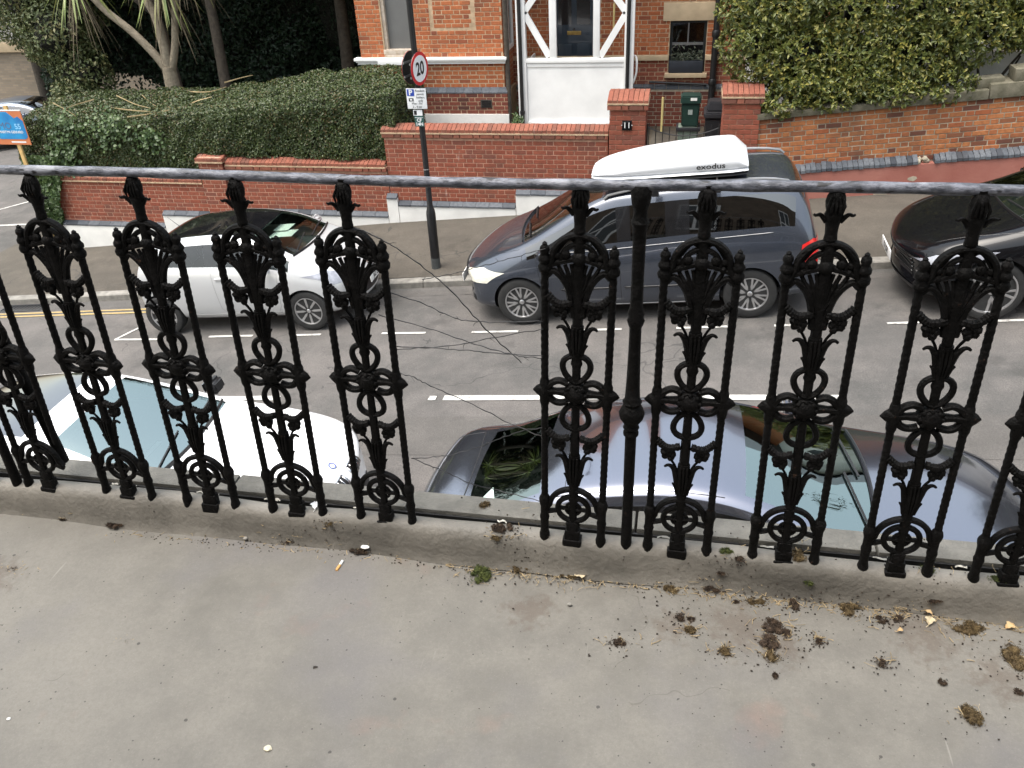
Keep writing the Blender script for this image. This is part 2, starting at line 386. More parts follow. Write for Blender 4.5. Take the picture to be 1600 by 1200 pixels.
def m_glass(name, tint, refl=1.0, ior=2.2):
    m, t, p, o = nodes(name); t.nodes.remove(p)
    tr = nn(t, 'ShaderNodeBsdfTransparent'); tr.inputs[0].default_value = (*tint, 1)
    gl = nn(t, 'ShaderNodeBsdfGlossy'); gl.inputs['Roughness'].default_value = 0.015; gl.inputs['Color'].default_value = (*refl, 1) if isinstance(refl, tuple) else (refl, refl, refl, 1)
    fr = nn(t, 'ShaderNodeFresnel'); fr.inputs['IOR'].default_value = ior
    mx = nn(t, 'ShaderNodeMixShader'); t.links.new(fr.outputs[0], mx.inputs[0]); t.links.new(tr.outputs[0], mx.inputs[1]); t.links.new(gl.outputs[0], mx.inputs[2])
    t.links.new(mx.outputs[0], o.inputs[0]); return m

M_FLOOR = m_floor()
M_UPST = pmat('upstand_asphalt', (0.088, 0.082, 0.071), 0.6, 0.3, 5, 0.4, 60, spec=0.4, world=True, col2=(0.195, 0.182, 0.158))
M_COPING = pmat('coping_stone', (0.09, 0.087, 0.076), 0.8, 0.3, 14, 0.4, 90, col2=(0.175, 0.167, 0.147), isl=0.12, world=True)
M_FLASH = pmat('black_flashing', (0.010, 0.010, 0.010), 0.5, 0.3, 20, 0.3)
M_FLAKE = pmat('flaking_white_paint', (0.40, 0.385, 0.34), 0.7, 0.25, 30, 0.4, 120)
M_ROAD = m_asphalt('road_asphalt', (0.085, 0.083, 0.079), (0.145, 0.132, 0.124))
M_PAVE = m_asphalt('pavement_asphalt', (0.070, 0.062, 0.051), (0.112, 0.098, 0.080))
M_PATCH = m_asphalt('patched_asphalt', (0.09, 0.085, 0.08), (0.12, 0.112, 0.104))
M_KERB = pmat('granite_kerb', (0.20, 0.19, 0.17), 0.8, 0.3, 9, 0.4, 70, isl=0.15, world=True)
M_WHITEL = pmat('road_paint_white', (0.46, 0.45, 0.42), 0.75, 0.2, 25, 0.3, 90, world=True, col2=(0.30, 0.29, 0.27))
def m_worn(name, col, under):
    m, t, p, o = nodes(name); co = coords(t, True)
    w = math2(t, 'ADD', math2(t, 'MULTIPLY', noise(t, co, 9, 5, .7), .6), math2(t, 'MULTIPLY', noise(t, co, 60, 3, .7), .4))
    c = mixc(t, ramp(t, w, [(.50, 0), (.60, 1)]), col, under); t.links.new(c, p.inputs['Base Color']); p.inputs['Roughness'].default_value = .8; bump(t, p, noise(t, co, 85, 3), .4, .006); return m
M_WHITEL = m_worn('worn_white_road_paint', (.50, .49, .46), (.22, .21, .20))
M_YELL = pmat('road_paint_yellow', (0.42, 0.31, 0.12), 0.75, 0.25, 25, 0.3, 90, world=True, col2=(0.30, 0.22, 0.10))
M_IRON = m_iron(); M_RAIL = m_rail()
M_GREY = pmat('grey_metal', (0.30, 0.30, 0.30), 0.4, 0.1, 8, metal=0.8)
M_BLACK = pmat('black_plastic', (0.012, 0.012, 0.013), 0.45, 0.2, 12)
M_BLACKG = pmat('black_gloss', (0.008, 0.008, 0.009), 0.12, 0.2, 12, coat=0.6)
M_TYRE = pmat('tyre_rubber', (0.018, 0.018, 0.018), 0.8, 0.3, 20, 0.2, 80)
M_ALLOY = pmat('alloy_wheel', (0.55, 0.55, 0.56), 0.32, 0.12, 12, metal=0.85)
M_CHROME = pmat('chrome', (0.75, 0.75, 0.76), 0.1, 0.03, 12, metal=1.0)
M_RED = pmat('red_lens', (0.62, 0.016, 0.014), 0.15, 0.1, 20, coat=0.8)
M_LAMP = pmat('lamp_lens', (0.62, 0.60, 0.52), 0.12, 0.15, 30, coat=1.0)
M_LAMPD = pmat('dark_lamp_lens', (0.28, 0.29, 0.33), 0.08, 0.25, 20, coat=1.0)
M_WHITE = pmat('white_paint', (0.80, 0.80, 0.79), 0.45, 0.06, 3)
M_WHITED = pmat('white_render', (0.72, 0.71, 0.68), 0.75, 0.12, 2.2, 0.3, 30, world=True)
M_PLATE = pmat('number_plate_white', (0.72, 0.72, 0.70), 0.4, 0.05, 10)
M_TXT = pmat('black_print', (0.01, 0.01, 0.01), 0.5, 0.1, 10)
M_FABRIC = pmat('seat_fabric', (0.035, 0.035, 0.038), 0.9, 0.3, 20)
M_DASH = pmat('dashboard_plastic', (0.045, 0.045, 0.048), 0.6, 0.2, 20)
M_PAPER = pmat('paper', (0.72, 0.72, 0.70), 0.7, 0.05, 10)
M_BARK = pmat('bark', (0.15, 0.125, 0.09), 0.9, 0.4, 14, 0.8, 40, col2=(0.26, 0.22, 0.165), world=True, bdist=0.02)
M_BARKD = pmat('dark_bark', (0.055, 0.045, 0.035), 0.9, 0.4, 14, 0.8, 40, world=True)
M_MORT = pmat('lime_mortar', (0.43, 0.31, 0.20), 0.9, 0.25, 12, 0.5, 80, world=True)
M_MORTG = pmat('grey_mortar', (0.33, 0.29, 0.22), 0.9, 0.3, 8, 0.5, 80, world=True)
M_MORTR = pmat('pink_mortar', (0.43, 0.25, 0.175), 0.9, 0.25, 12, 0.5, 80, world=True)
M_BRICKW = m_brick('red_wall_brick', (0.235, 0.068, 0.042), (0.275, 0.085, 0.052), (0.19, 0.07, 0.05), 0.30, 0.38)
M_BRICKC = m_brick('coping_brick', (0.22, 0.075, 0.05), (0.27, 0.10, 0.065), (0.16, 0.07, 0.05), 0.35, 0.2)
M_BRICKH = m_brick('orange_house_brick', (0.38, 0.115, 0.048), (0.45, 0.15, 0.062), (0.24, 0.075, 0.043), 0.42)
M_BRICKP = m_brick('purple_plinth_brick', (0.17, 0.05, 0.035), (0.21, 0.068, 0.045), (0.09, 0.04, 0.033), 0.3)
M_BRICKO = m_brick('old_weathered_brick', (0.33, 0.105, 0.045), (0.42, 0.165, 0.065), (0.13, 0.055, 0.04), 0.45)
M_BLUEB = m_brick('blue_engineering_brick', (0.085, 0.095, 0.11), (0.13, 0.14, 0.155), (0.05, 0.055, 0.065), 0.15)
M_REDR = pmat('red_painted_render', (0.28, 0.095, 0.072), 0.7, 0.25, 1.6, 0.4, 25, world=True, col2=(0.37, 0.155, 0.12))
M_STONE = pmat('buff_stone', (0.48, 0.37, 0.24), 0.8, 0.1, 6, 0.2, 60, world=True)
M_SILL = pmat('weathered_stone_frame', (0.34, 0.27, 0.20), 0.85, 0.35, 14, 0.4, 50, world=True, col2=(0.48, 0.42, 0.36))
M_GREYPANE = pmat('grey_painted_board', (0.13, 0.13, 0.128), 0.5, 0.08, 3)
M_MOSSY = pmat('mossy_stone', (0.07, 0.065, 0.04), .9, .4, 8, .6, 40, world=True, col2=(.16, .145, .105))
M_SLATE = pmat('roof_slate', (0.07, 0.07, 0.08), 0.6, 0.3, 4, isl=0.2)

# ------------------------------------------------------------------ the street
def sheet(name, xs, ys, zf, mat, dz=0.0, kind='structure'):
    V = np.array([[x, y, zf(x, y) + dz] for y in ys for x in xs]); nx = len(xs)
    F = np.array([[j * nx + i, j * nx + i + 1, (j + 1) * nx + i + 1, (j + 1) * nx + i] for j in range(len(ys) - 1) for i in range(nx - 1)])
    o = link(name, fast_mesh(name, V, F, True), None, mat)
    if kind: tag(o, kind=kind)
    return o
XS = np.concatenate([np.linspace(-150, -24, 8), np.linspace(-20, 20, 21), np.linspace(26, 120, 7)])
def ground_far(x, y):
    z = -3.375 + 0.09 * max(-60, min(x, 60))
    return z - 0.009 * min(max(0.0, abs(y - 7.6)), 3.25) ** 2
tag(sheet('road', XS, np.concatenate([np.linspace(-40, 2, 5), np.linspace(4, 11, 15), np.linspace(12, 220, 12)]), ground_far, M_ROAD), 'grey asphalt road sloping uphill between the parked cars')
# far pavement, its kerb stones, and the corner where the side street turns away
tag(sheet('pavement', np.concatenate([np.linspace(-13.4, 16, 40), [40.0]]), np.linspace(KERB_Y + 0.15, WALL_Y + 0.5, 7), pave_z, M_PAVE), 'brown-grey asphalt pavement below the brick garden walls')
tag(sheet('side_pavement', np.linspace(-14.4, -11.6, 5), np.linspace(WALL_Y + 0.3, 16.6, 6), lambda x, y: pave_z(x, WALL_Y) - 0.06, M_PAVE), 'pavement turning the corner past the hedge')
k0 = None
x = -13.6
ks = MB()
kerb = empty('kerb', (0, KERB_Y, 0)); tag(kerb, 'row of granite kerb stones along the far pavement', kind='structure')
i = 0
while x < 14:
    ln = random.uniform(0.75, 0.98)
    kb = MB(); 
    za, zb2 = pave_z(x, KERB_Y) + random.uniform(-.006, .006), pave_z(x + ln, KERB_Y) + random.uniform(-.006, .006)
    g = 0.006
    v = [(x + g, 0, za - .35), (x + ln - g, 0, zb2 - .35), (x + ln - g, .152, zb2 - .35), (x + g, .152, za - .35),
         (x + g, .012, za), (x + ln - g, .012, zb2), (x + ln - g, .152, zb2 + .004), (x + g, .152, za + .004),
         (x + g, 0, za - .014), (x + ln - g, 0, zb2 - .014)]
    kb.add(v, [(0, 1, 9, 8), (8, 9, 5, 4), (4, 5, 6, 7), (1, 2, 6, 5, 9), (3, 0, 8, 4, 7), (2, 3, 7, 6)])
    kb.build('kerb_stone', M_KERB, kerb, smooth=False); x += ln
# gutter strip, lighter worn band against the kerb
tag(sheet('gutter', np.linspace(-13, 14, 30), [KERB_Y - 0.32, KERB_Y - 0.16, KERB_Y + 0.001], road_z, M_PATCH, 0.004), 'worn gutter strip along the foot of the kerb')
tag(sheet('trench_patch', np.linspace(-12, 14, 30), [6.55, 6.9, 7.25], road_z, M_PATCH, 0.004), 'long resurfaced strip in the asphalt near the parked saloon')
# painted markings
def mark(name, x0, y0, x1, y1, w, mat, label, cat='road marking', group=None):
    d = Vector((x1 - x0, y1 - y0)); n = max(2, int(d.length / 0.25)); d.normalize(); p = Vector((-d.y, d.x)) * (w / 2)
    vs = []; fs = []
    for q in range(n + 1):
        t = q / n; cx, cy = x0 + (x1 - x0) * t, y0 + (y1 - y0) * t
        for s in (-1, 1):
            e = random.uniform(0.85, 1.08)
            X, Y = cx + p.x * s * e, cy + p.y * s * e; vs.append((X, Y, ground_far(X, Y) + 0.009))
        if q: fs.append((2 * q - 2, 2 * q, 2 * q + 1, 2 * q - 1))
    mb = MB().add(vs, fs); o = mb.build(name, mat, None, smooth=False)
    return tag(o, label, cat, group)
G1 = 'bay lines on the far side'
mark('bay_line', -8.05, 9.33, -7.25, 9.30, .055, M_WHITEL, 'thin white corner line of the parking bay behind the silver hatchback', group=G1)
mark('bay_line', -8.05, 9.33, -7.86, 9.80, .05, M_WHITEL, 'thin slanting white line closing the parking bay by the yellow lines', group=G1)
mark('bay_line', -6.50, 9.34, -5.80, 9.33, .055, M_WHITEL, 'thin white dash beside the door of the silver hatchback', group=G1)
mark('bay_line', -5.15, 9.31, -4.75, 9.31, .055, M_WHITEL, 'thin white dash below the front wheel of the silver hatchback', group=G1)
mark('bay_line', -3.85, 9.29, -3.22, 9.27, .055, M_WHITEL, 'thin white dash in the gap between hatchback and people carrier', group=G1)
mark('bay_line', -2.58, 9.25, -1.95, 9.24, .055, M_WHITEL, 'thin white dash beside the front wheel of the people carrier', group=G1)
mark('bay_line', -1.25, 9.22, -0.62, 9.22, .055, M_WHITEL, 'thin white dash below the front door of the people carrier', group=G1)
mark('bay_line', 0.05, 9.21, 0.66, 9.21, .055, M_WHITEL, 'thin white dash below the sliding door of the people carrier', group=G1)
mark('bay_line', 1.2, 9.20, 1.8, 9.19, .055, M_WHITEL, 'thin white dash behind the tail of the people carrier', group=G1)
mark('bay_line', 2.45, 9.18, 3.05, 9.18, .055, M_WHITEL, 'thin white dash ahead of the black car', group=G1)
mark('bay_line', 3.3, 9.17, 4.1, 9.17, .055, M_WHITEL, 'thin white dash below the wheel of the black car', group=G1)
G2 = 'centre line of the street'
mark('centre_line', -2.52, 7.62, -0.65, 7.61, .10, M_WHITEL, 'broad white centre line dash left of the dark saloon roof', group=G2)
mark('centre_line', -2.70, 7.62, -2.61, 7.62, .085, M_WHITEL, 'stray round blob of white paint at the tip of the centre line', group=G2)
mark('centre_line', 0.3, 7.59, 1.75, 7.56, .10, M_WHITEL, 'broad white centre line dash beyond the dark saloon windscreen', group=G2)
mark('centre_line', -6.6, 7.66, -4.6, 7.65, .10, M_WHITEL, 'broad white centre line dash beyond the white car', group=G2)
mark('yellow_line', -13.4, 10.45, -7.6, 10.42, .05, M_YELL, 'yellow no-parking line nearer the kerb by the storm drain', group='double yellow lines')
mark('yellow_line', -13.4, 10.33, -7.7, 10.30, .05, M_YELL, 'yellow no-parking line farther from the kerb by the storm drain', group='double yellow lines')
for q, (a, lab) in enumerate([((-19.6, 19.2, -18.0, 20.7), 'white bay line beside the sale board on the side street'), ((-16.4, 15.9, -15.4, 16.9), 'white bay line nearest the corner on the side street'), ((-15.2, 15.12, -14.1, 15.06), 'white line at the mouth of the side street'), ((-23, 20.9, -21, 22.6), 'white bay line behind the parked car on the side street')]):
    mark('side_line', *a, .09, M_WHITEL, lab, group='lines on the side street')
# storm drain grate in the gutter
dr = empty('drain_grate', (-10.75, 10.66, road_z(-10.75, 10.66) + 0.006), (0, -math.atan(0.09), 0)); tag(dr, 'dark iron drain grate in the gutter by the yellow lines', 'drain')
MB().box(-.42, .42, -.13, -.10, 0, .012).box(-.42, .42, .10, .13, 0, .012).box(-.42, -.39, -.1, .1, 0, .012).box(.39, .42, -.1, .1, 0, .012).build('frame', M_BLACK, dr, False)
for q in range(11): MB().box(-.36 + q * .07, -.335 + q * .07, -.1, .1, 0, .010).build('bar', M_BLACK, dr, False)

# ------------------------------------------------------------------ the balcony
FY = 1.524   # foot of the upstand
xs = np.linspace(-4.2, 3.2, 60)
V = []; prof = [(FY - .004, 0.0), (FY + .003, 0.012), (FY + .007, .034), (FY + .011, .058), (FY + .016, .080), (FY + .024, .095), (FY + .040, .102), (FY + .058, .101), (FY + .066, .090), (FY + .067, .05), (FY + .067, -.05)]
for (yy, zz) in prof:
    for x in xs: V.append((x, yy + 0.004 * math.sin(x * 5.1 + zz * 20) + 0.003 * math.sin(x * 13.7), zz + 0.004 * math.sin(x * 7.3) * (zz > 0.02)))
V = np.array(V); nx = len(xs)
F = np.array([[j * nx + i, j * nx + i + 1, (j + 1) * nx + i + 1, (j + 1) * nx + i] for j in range(len(prof) - 1) for i in range(nx - 1)])
tag(link('balcony_upstand', fast_mesh('balcony_upstand', V, F, True), None, M_UPST), 'rounded dark asphalt upstand at the balcony edge under the railing', kind='structure')
V = np.array([[x, y, 0.003 * math.sin(x * 2.1 + y * 3.3) + 0.002 * math.sin(x * 6.2 - y * 4)] for y in np.linspace(-0.45, FY + .03, 24) for x in xs])
F = np.array([[j * nx + i, j * nx + i + 1, (j + 1) * nx + i + 1, (j + 1) * nx + i] for j in range(23) for i in range(nx - 1)])
tag(link('balcony_floor', fast_mesh('balcony_floor', V, F, True), None, M_FLOOR), 'stained grey concrete balcony floor strewn with moss', kind='structure')
tag(MB().box(-4.2, 3.2, -.45, 1.60, -.30, -.055).build('balcony_slab', M_WHITED, None, False), 'stone slab carrying the balcony', kind='structure')
tag(MB().box(-4.2, 3.2, 1.617, 1.623, -.25, .078).box(-4.2, 3.2, 1.592, 1.6165, -.05, .045).build('flashing', M_FLASH, None, False), 'black flashing strip behind the feet of the railing', kind='structure')
cop = empty('coping', (0, 1.66, .09)); tag(cop, 'narrow grey stone coping along the outer edge of the balcony', kind='structure')
x = -4.2; joints = []
while x < 3.2:
    ln = random.uniform(.42, .62); MB().box(x + .003, x + ln - .003, -.036, .036, -.10, random.uniform(-.002, .002), .005).build('coping_stone', M_COPING, cop); joints.append(x); x += ln
# ragged flakes of old white paint between upstand and flashing
for q in range(16):
    fx = random.uniform(-1.6, 0.95); w = random.uniform(.010, .045); mb = MB()
    yy = 1.588; zz = .1025 + random.uniform(0, .001)
    pts = [(fx + w * t, yy + random.uniform(-.006, .002)) for t in (0, .25, .5, .75, 1)]; up = [(a, b2 + random.uniform(.002, .006)) for a, b2 in pts]
    n = len(pts)
    mb.add([(a, b2, zz) for a, b2 in pts] + [(a, b2, zz + .002) for a, b2 in up], [(i, i + 1, n + i + 1, n + i) for i in range(n - 1)])
    if q == 0: fl = empty('paint_flakes', (0, 0, 0)); tag(fl, 'ragged white paint flakes along the back of the asphalt upstand', 'paint flakes', kind='stuff')
    mb.build('flake', M_FLAKE, fl, False)
# house behind the camera: seen only in reflections
fb = empty('terraced_house', (0, -0.5, -3.6)); tag(fb, 'dark brick terraced house front carrying the balcony', 'house')
MB().box(-9, 8, -4, 0, -1, 7.4).build('wall', pmat('dark_stock_brick', (.13, .10, .075), .85, .3, 3, world=True), fb, False)
for wx in (-6.5, -3.6, -0.6, 2.6, 5.6):
    for wz in (.9, 4.6):
        f = MB().box(wx - .55, wx + .55, .004, .05, wz, wz + 1.9).build('window', M_WHITE, fb, False)
        for a in (-.47, .04):
            MB().box(wx + a, wx + a + .43, .052, .056, wz + .08, wz + .92).build('pane', M_BLACKG, f, False)
            MB().box(wx + a, wx + a + .43, .052, .056, wz + 1.0, wz + 1.82).build('pane', M_BLACKG, f, False)
# ------------------------------------------------------------------ cast-iron railing
RY = 1.560
rail = empty('cast_iron_railing', (0, RY, 0.09)); tag(rail, 'black cast-iron balcony railing with ornamental panels and one panel missing', 'railing')
Z0 = 0.09      # local z = world z - Z0
def zl(z): return z - Z0
# top rail, slightly sagging round bar with lumps of paint
pts = []; rad = []
for q in range(160):
    x = -4.2 + 7.4 * q / 159
    pts.append((x, 0.002 * math.sin(x * 3), zl(1.020 + 0.006 * max(0, -x - 0.7) + 0.0025 * math.sin(x * 4.1)))); rad.append(0.0109 + 0.0006 * math.sin(q * 1.7) + random.uniform(-.0004, .0006))
MB().tube(pts, rad, 12).build('top_rail', M_RAIL, rail, ang=180)

# ---- meshes of one panel (local x across, z up from the foot of the panel)
def twisted_bar(z0, z1):
    mb = MB(); n = 14; m = int((z1 - z0) / 0.0035); vs = []; fs = []
    for i in range(m + 1):
        z = z0 + (z1 - z0) * i / m
        for k in range(n):
            th = 2 * PI * k / n; r2 = 0.0084 * (1 + 0.065 * math.cos(3 * (th - z * 120)))
            vs.append((r2 * math.cos(th), r2 * math.sin(th), z))
    for i in range(m):
        for k in range(n): fs.append((i * n + k, i * n + (k + 1) % n, (i + 1) * n + (k + 1) % n, (i + 1) * n + k))
    mb.add(vs, fs)
    return mb
def bar_full(broken=None):
    lo = 0.0 if broken is None else broken
    mb = twisted_bar(lo, .735)
    # collar, neck and knob at the top
    mb.lathe([(.0095, .728), (.0135, .733), (.0145, .741), (.011, .748), (.0105, .751), (.0135, .755), (.0138, .761), (.0100, .767), (.0085, .772), (.0110, .778), (.0095, .785), (.0050, .790), (.0055, .793), (.001, .797)], n=12)
    if broken is None:
        mb.lathe([(.0125, -.03), (.0130, -.005), (.0130, .006), (.0115, .012), (.0105, .02), (.0105, .05), (.0125, .06), (.0105, .07), (.0105, .095), (.0135, .108), (.0145, .116), (.0125, .124), (.0085, .132)], n=12)
    # lozenge at mid height
    mb.lathe([(.0085, .395), (.0115, .405), (.0120, .420), (.0145, .432), (.0120, .446), (.0115, .460), (.0085, .470)], n=10)
    return mb
ME_BAR = bar_full().mesh('twisted_bar')
ME_BAR_BROKEN = bar_full(.165).mesh('twisted_bar_broken')
def arc(cx, cz, r, a0, a1, n=16, sz=1.0):
    return [(cx + r * math.cos(math.radians(a0 + (a1 - a0) * i / n)), 0, cz + sz * r * math.sin(math.radians(a0 + (a1 - a0) * i / n))) for i in range(n + 1)]
def smooth_path(P, n=6):
    P = [Vector(p) for p in P]; out = []
    for i in range(len(P) - 1):
        p0 = P[max(0, i - 1)]; p1 = P[i]; p2 = P[i + 1]; p3 = P[min(len(P) - 1, i + 2)]
        for k in range(n):
            t = k / n
            out.append(0.5 * ((2 * p1) + (-p0 + p2) * t + (2 * p0 - 5 * p1 + 4 * p2 - p3) * t * t + (-p0 + 3 * p1 - 3 * p2 + p3) * t ** 3))
    out.append(P[-1]); return out
def lerpl(a, b2, n): return [a + (b2 - a) * i / (n - 1) for i in range(n)]
# central stem
def stem():
    mb = MB()
    mb.tube([(0, 0, -.03), (0, 0, .16)], .010, 8, flat=(.8, 1.0))
    mb.tube([(0, 0, .12), (0, 0, .30), (0, 0, .42)], [.012, .0115, .009], 8, flat=(.8, 1))
    mb.tube([(0, 0, .42), (0, 0, .55), (0, 0, .66), (0, 0, .74), (0, 0, .835)], [.009, .0105, .012, .0125, .011], 8, flat=(.8, 1))
    mb.box(-.024, .024, -.016, .016, -.03, .002, .004); mb.box(-.019, .019, -.012, .012, -.03, .030, .004); mb.box(-.014, .014, -.010, .010, .028, .055, .003)
    return mb
# finial between the arch and the rail: vase with two curled leaves
def finial():
    mb = MB()
    mb.lathe([(.013, .822), (.0115, .834), (.0125, .848), (.015, .862), (.0175, .873), (.0150, .879), (.0170, .886), (.0185, .897), (.0165, .908), (.012, .917), (.0095, .919), (.0105, .925)], n=12, sy=.8)
    for s in (-1, 1):
        P = smooth_path([(s * .012, -.002, .858), (s * .020, -.004, .868), (s * .026, -.007, .8735), (s * .033, -.008, .872), (s * .037, -.007, .8745)])
        mb.tube(P, lerpl(.006, .0022, len(P)), 6, flat=(.7, 1))
    for k in range(5):
        a = -1.0 + k * .5
        mb.tube([(.013 * a, -.013, .876), (.015 * a, -.0155, .892), (.008 * a, -.010, .914)], [.0015, .0035, .001], 5)
    return mb
# arched head: outer arch, inner arch, four petal loops
def arch_head():
    mb = MB()
    P = [(-.066, 0, .735)] + [(p[0], 0, p[2]) for p in arc(0, .759, .0555, 180, 0, 26)][0:] + [(.066, 0, .735)]
    mb.tube(P, .0082, 8, flat=(1.2, .9))
    mb.tube([(p[0], 0, p[2]) for p in arc(0, .758, .0365, 182, -2, 20)], .0060, 7, flat=(1.2, 1))
    for s in (-1, 1):
        mb.tube(smooth_path([(s * .008, 0, .800), (s * .020, 0, .806), (s * .033, 0, .794), (s * .050, 0, .766)]), .0042, 6)
        mb.tube([(s * .004, 0, .765), (s * .030, 0, .757), (s * .063, 0, .745)], [.010, .0085, .0075], 7, flat=(1, .8))
        mb.ball((s * .045, 0, .768), .0085, sy=.9); mb.ball((s * .027, -.003, .772), .010, sy=.8, jit=.08); mb.ball((s * .043, 0, .753), .009)
    mb.ball((0, -.004, .765), .015, 10, 8, sy=.8)
    return mb
# fan of ribs under the arch running into the stem, with the two ogee brackets to the bars
def fan():
    mb = MB()
    mb.plate([(-.010, .640), (.010, .640), (.016, .690), (.030, .728), (-.030, .728), (-.016, .690)], -.004, .005, .002)
    for s in (-1, 1):
        for k, (xx, zz) in enumerate([(.016, .750), (.029, .748), (.043, .745)]):
            P = smooth_path([(s * xx, 0, zz), (s * xx * .62, -.002, zz - .030), (s * .006, -.002, .672)]); mb.tube(P, lerpl(.0044, .0056, len(P)), 6)
        P = smooth_path([(s * .066, 0, .722), (s * .054, 0, .733), (s * .038, 0, .722), (s * .024, 0, .700), (s * .015, 0, .668), (s * .010, 0, .630)])
        mb.tube(P, lerpl(.0070, .0085, len(P)), 7, flat=(1.1, 1))
    return mb
# swag of husks hanging from bar to flower to stem
def garland():
    mb = MB()
    for s in (-1, 1):
        P = smooth_path([(s * .066, 0, .030), (s * .056, -.002, .020), (s * .044, -.004, .012), (s * .030, -.006, .012), (s * .012, -.003, .016)])
        mb.tube(P, [.0075 + .0022 * abs(math.sin(i * 1.1)) for i in range(len(P))], 7)
        for k in range(9):
            a = k * 2.4; r2 = .0125 * math.sqrt(k / 9)
            mb.ball((s * (.036 + r2 * math.cos(a)), -.006 + .003 * (1 - k / 9), -.005 + r2 * math.sin(a) * 1.1), .0092, 7, 5, jit=.12)
        mb.ball((s * .033, -.002, -.022), .006, 6, 5)
        mb.tube(smooth_path([(s * .031, -.002, -.024), (s * .022, 0, -.040), (s * .016, 0, -.055)]), .0032, 5)
    return mb
# acanthus cup: flattened vase with leaf tips
def cup(h=.075):
    mb = MB()
    mb.lathe([(.0095, -h - .030), (.0135, -h - .020), (.0115, -h - .010), (.0135, -h + .01), (.0165, -h * .55), (.0150, -h * .25), (.014, 0)], n=12, sy=.75)
    for s in (-1, 1):
        P = smooth_path([(s * .010, -.002, -h * .8), (s * .017, -.003, -h * .35), (s * .022, -.004, -.014), (s * .030, -.006, -.003), (s * .038, -.006, -.002), (s * .044, -.005, -.007)])
        mb.tube(P, [.0075] * 7 + lerpl(.0075, .0028, len(P) - 7), 7, flat=(.8, 1))
        P = smooth_path([(s * .010, -.002, -h * .95), (s * .0165, -.003, -h * .72), (s * .0235, -.003, -h * .60)])
        mb.tube(P, lerpl(.006, .002, len(P)), 6)
    for k in (-1, 0, 1):
        mb.tube([(k * .004, -.011, -h * .9), (k * .0075, -.0135, -h * .4), (k * .008, -.012, -.004)], [.0015, .0038, .002], 5)
    return mb
# teardrop ring around the stem
def loop(s=1):
    mb = MB(); n = 26; P = []
    for i in range(n + 1):
        th = 2 * PI * i / n; z = .034 * math.cos(th); w = .0305 * math.sin(th) * (1 - .22 * math.cos(th) * -s if False else (1 + .22 * s * math.cos(th)))
        P.append((w, 0, z))
    mb.tube(P, .0072, 8, cap=False, flat=(1.1, 1.0)); return mb
# oval boss between the rings with its side loops and pointed ears
def rosette():
    mb = MB()
    mb.lathe([(.0285, .010), (.0285, -.004), (.025, -.009), (.0215, -.009), (.019, -.014), (.012, -.017), (.006, -.020), (.001, -.020)], axis='Y', n=20, sy=.92)
    for k in range(8):
        a = k * PI / 4; mb.ball((.022 * math.cos(a), -.010, .020 * math.sin(a)), .0055, 6, 5)
    for s in (-1, 1):
        mb.tube(smooth_path([(s * .020, 0, .023), (s * .038, 0, .029), (s * .055, 0, .022), (s * .066, 0, .006)]), .0082, 7, flat=(1.2, 1))
        mb.tube(smooth_path([(s * .020, 0, -.025), (s * .038, 0, -.030), (s * .054, 0, -.024), (s * .066, 0, -.006)]), .0082, 7, flat=(1.2, 1))
        mb.tube([(s * .026, 0, 0), (s * .046, 0, 0), (s * .068, 0, 0)], [.011, .0085, .012], 7)
        mb.lathe([(.0165, 0), (.0150, .008), (.0125, .014), (.0075, .019), (.0045, .024), (.001, .026)], (0, 0, 0), 8, 'X') if False else None
        mb.tube([(s * .071, 0, 0), (s * .081, 0, 0), (s * .090, 0, 0), (s * .0985, 0, -.001)], [.0215, .0180, .0110, .0015], 8, flat=(.7, 1))
    return mb
# wheel under its arch at the foot
def foot_wheel():
    mb = MB()
    mb.tube([(-.069, 0, .085)] + arc(0, .098, .0585, 176, 4, 24) + [(.069, 0, .085)], .0076, 8, flat=(1.15, .95))
    mb.tube(arc(0, .095, .0385, 0, 360, 26), .0070, 8, cap=False, flat=(1.1, 1))
    mb.tube(arc(0, .095, .018, 0, 360, 16), .0045, 6, cap=False)
    for a in (0, 90, 180, 270):
        c, s = math.cos(math.radians(a)), math.sin(math.radians(a)); mb.tube([(.006 * c, 0, .095 + .006 * s), (.038 * c, 0, .095 + .038 * s)], .0058, 6)
    for s in (-1, 1): mb.tube([(s * .036, 0, .086), (s * .068, 0, .078)], [.006, .0075], 6)
    mb.lathe([(.020, .022), (.016, .034), (.018, .046), (.013, .056)], n=10, sy=.7)
    return mb
PANEL = [('finial', finial().mesh('finial'), 0), ('arch_head', arch_head().mesh('arch_head'), 0), ('fan_bracket', fan().mesh('fan_bracket'), 0),
         ('garland', None, .648), ('garland', None, .298), ('acanthus_cup', None, .608), ('acanthus_cup', None, .262),
         ('loop_ring', None, .500), ('loop_ring', None, .372), ('rosette', rosette().mesh('rosette'), .436), ('foot_wheel', foot_wheel().mesh('foot_wheel'), 0)]
ME = {'garland': garland().mesh('garland'), 'acanthus_cup': cup().mesh('acanthus_cup'), 'loop_ring': loop().mesh('loop_ring')}
ME_LOOP2 = loop(-1).mesh('loop_ring_low'); ME_CUP2 = cup(.092).mesh('acanthus_cup_low')
ME_STEM = stem().mesh('ornamental_panel')
for me in [ME_BAR, ME_BAR_BROKEN, ME_STEM, ME_LOOP2, ME_CUP2] + list(ME.values()) + [p[1] for p in PANEL if p[1]]:
    me.materials.append(M_IRON)
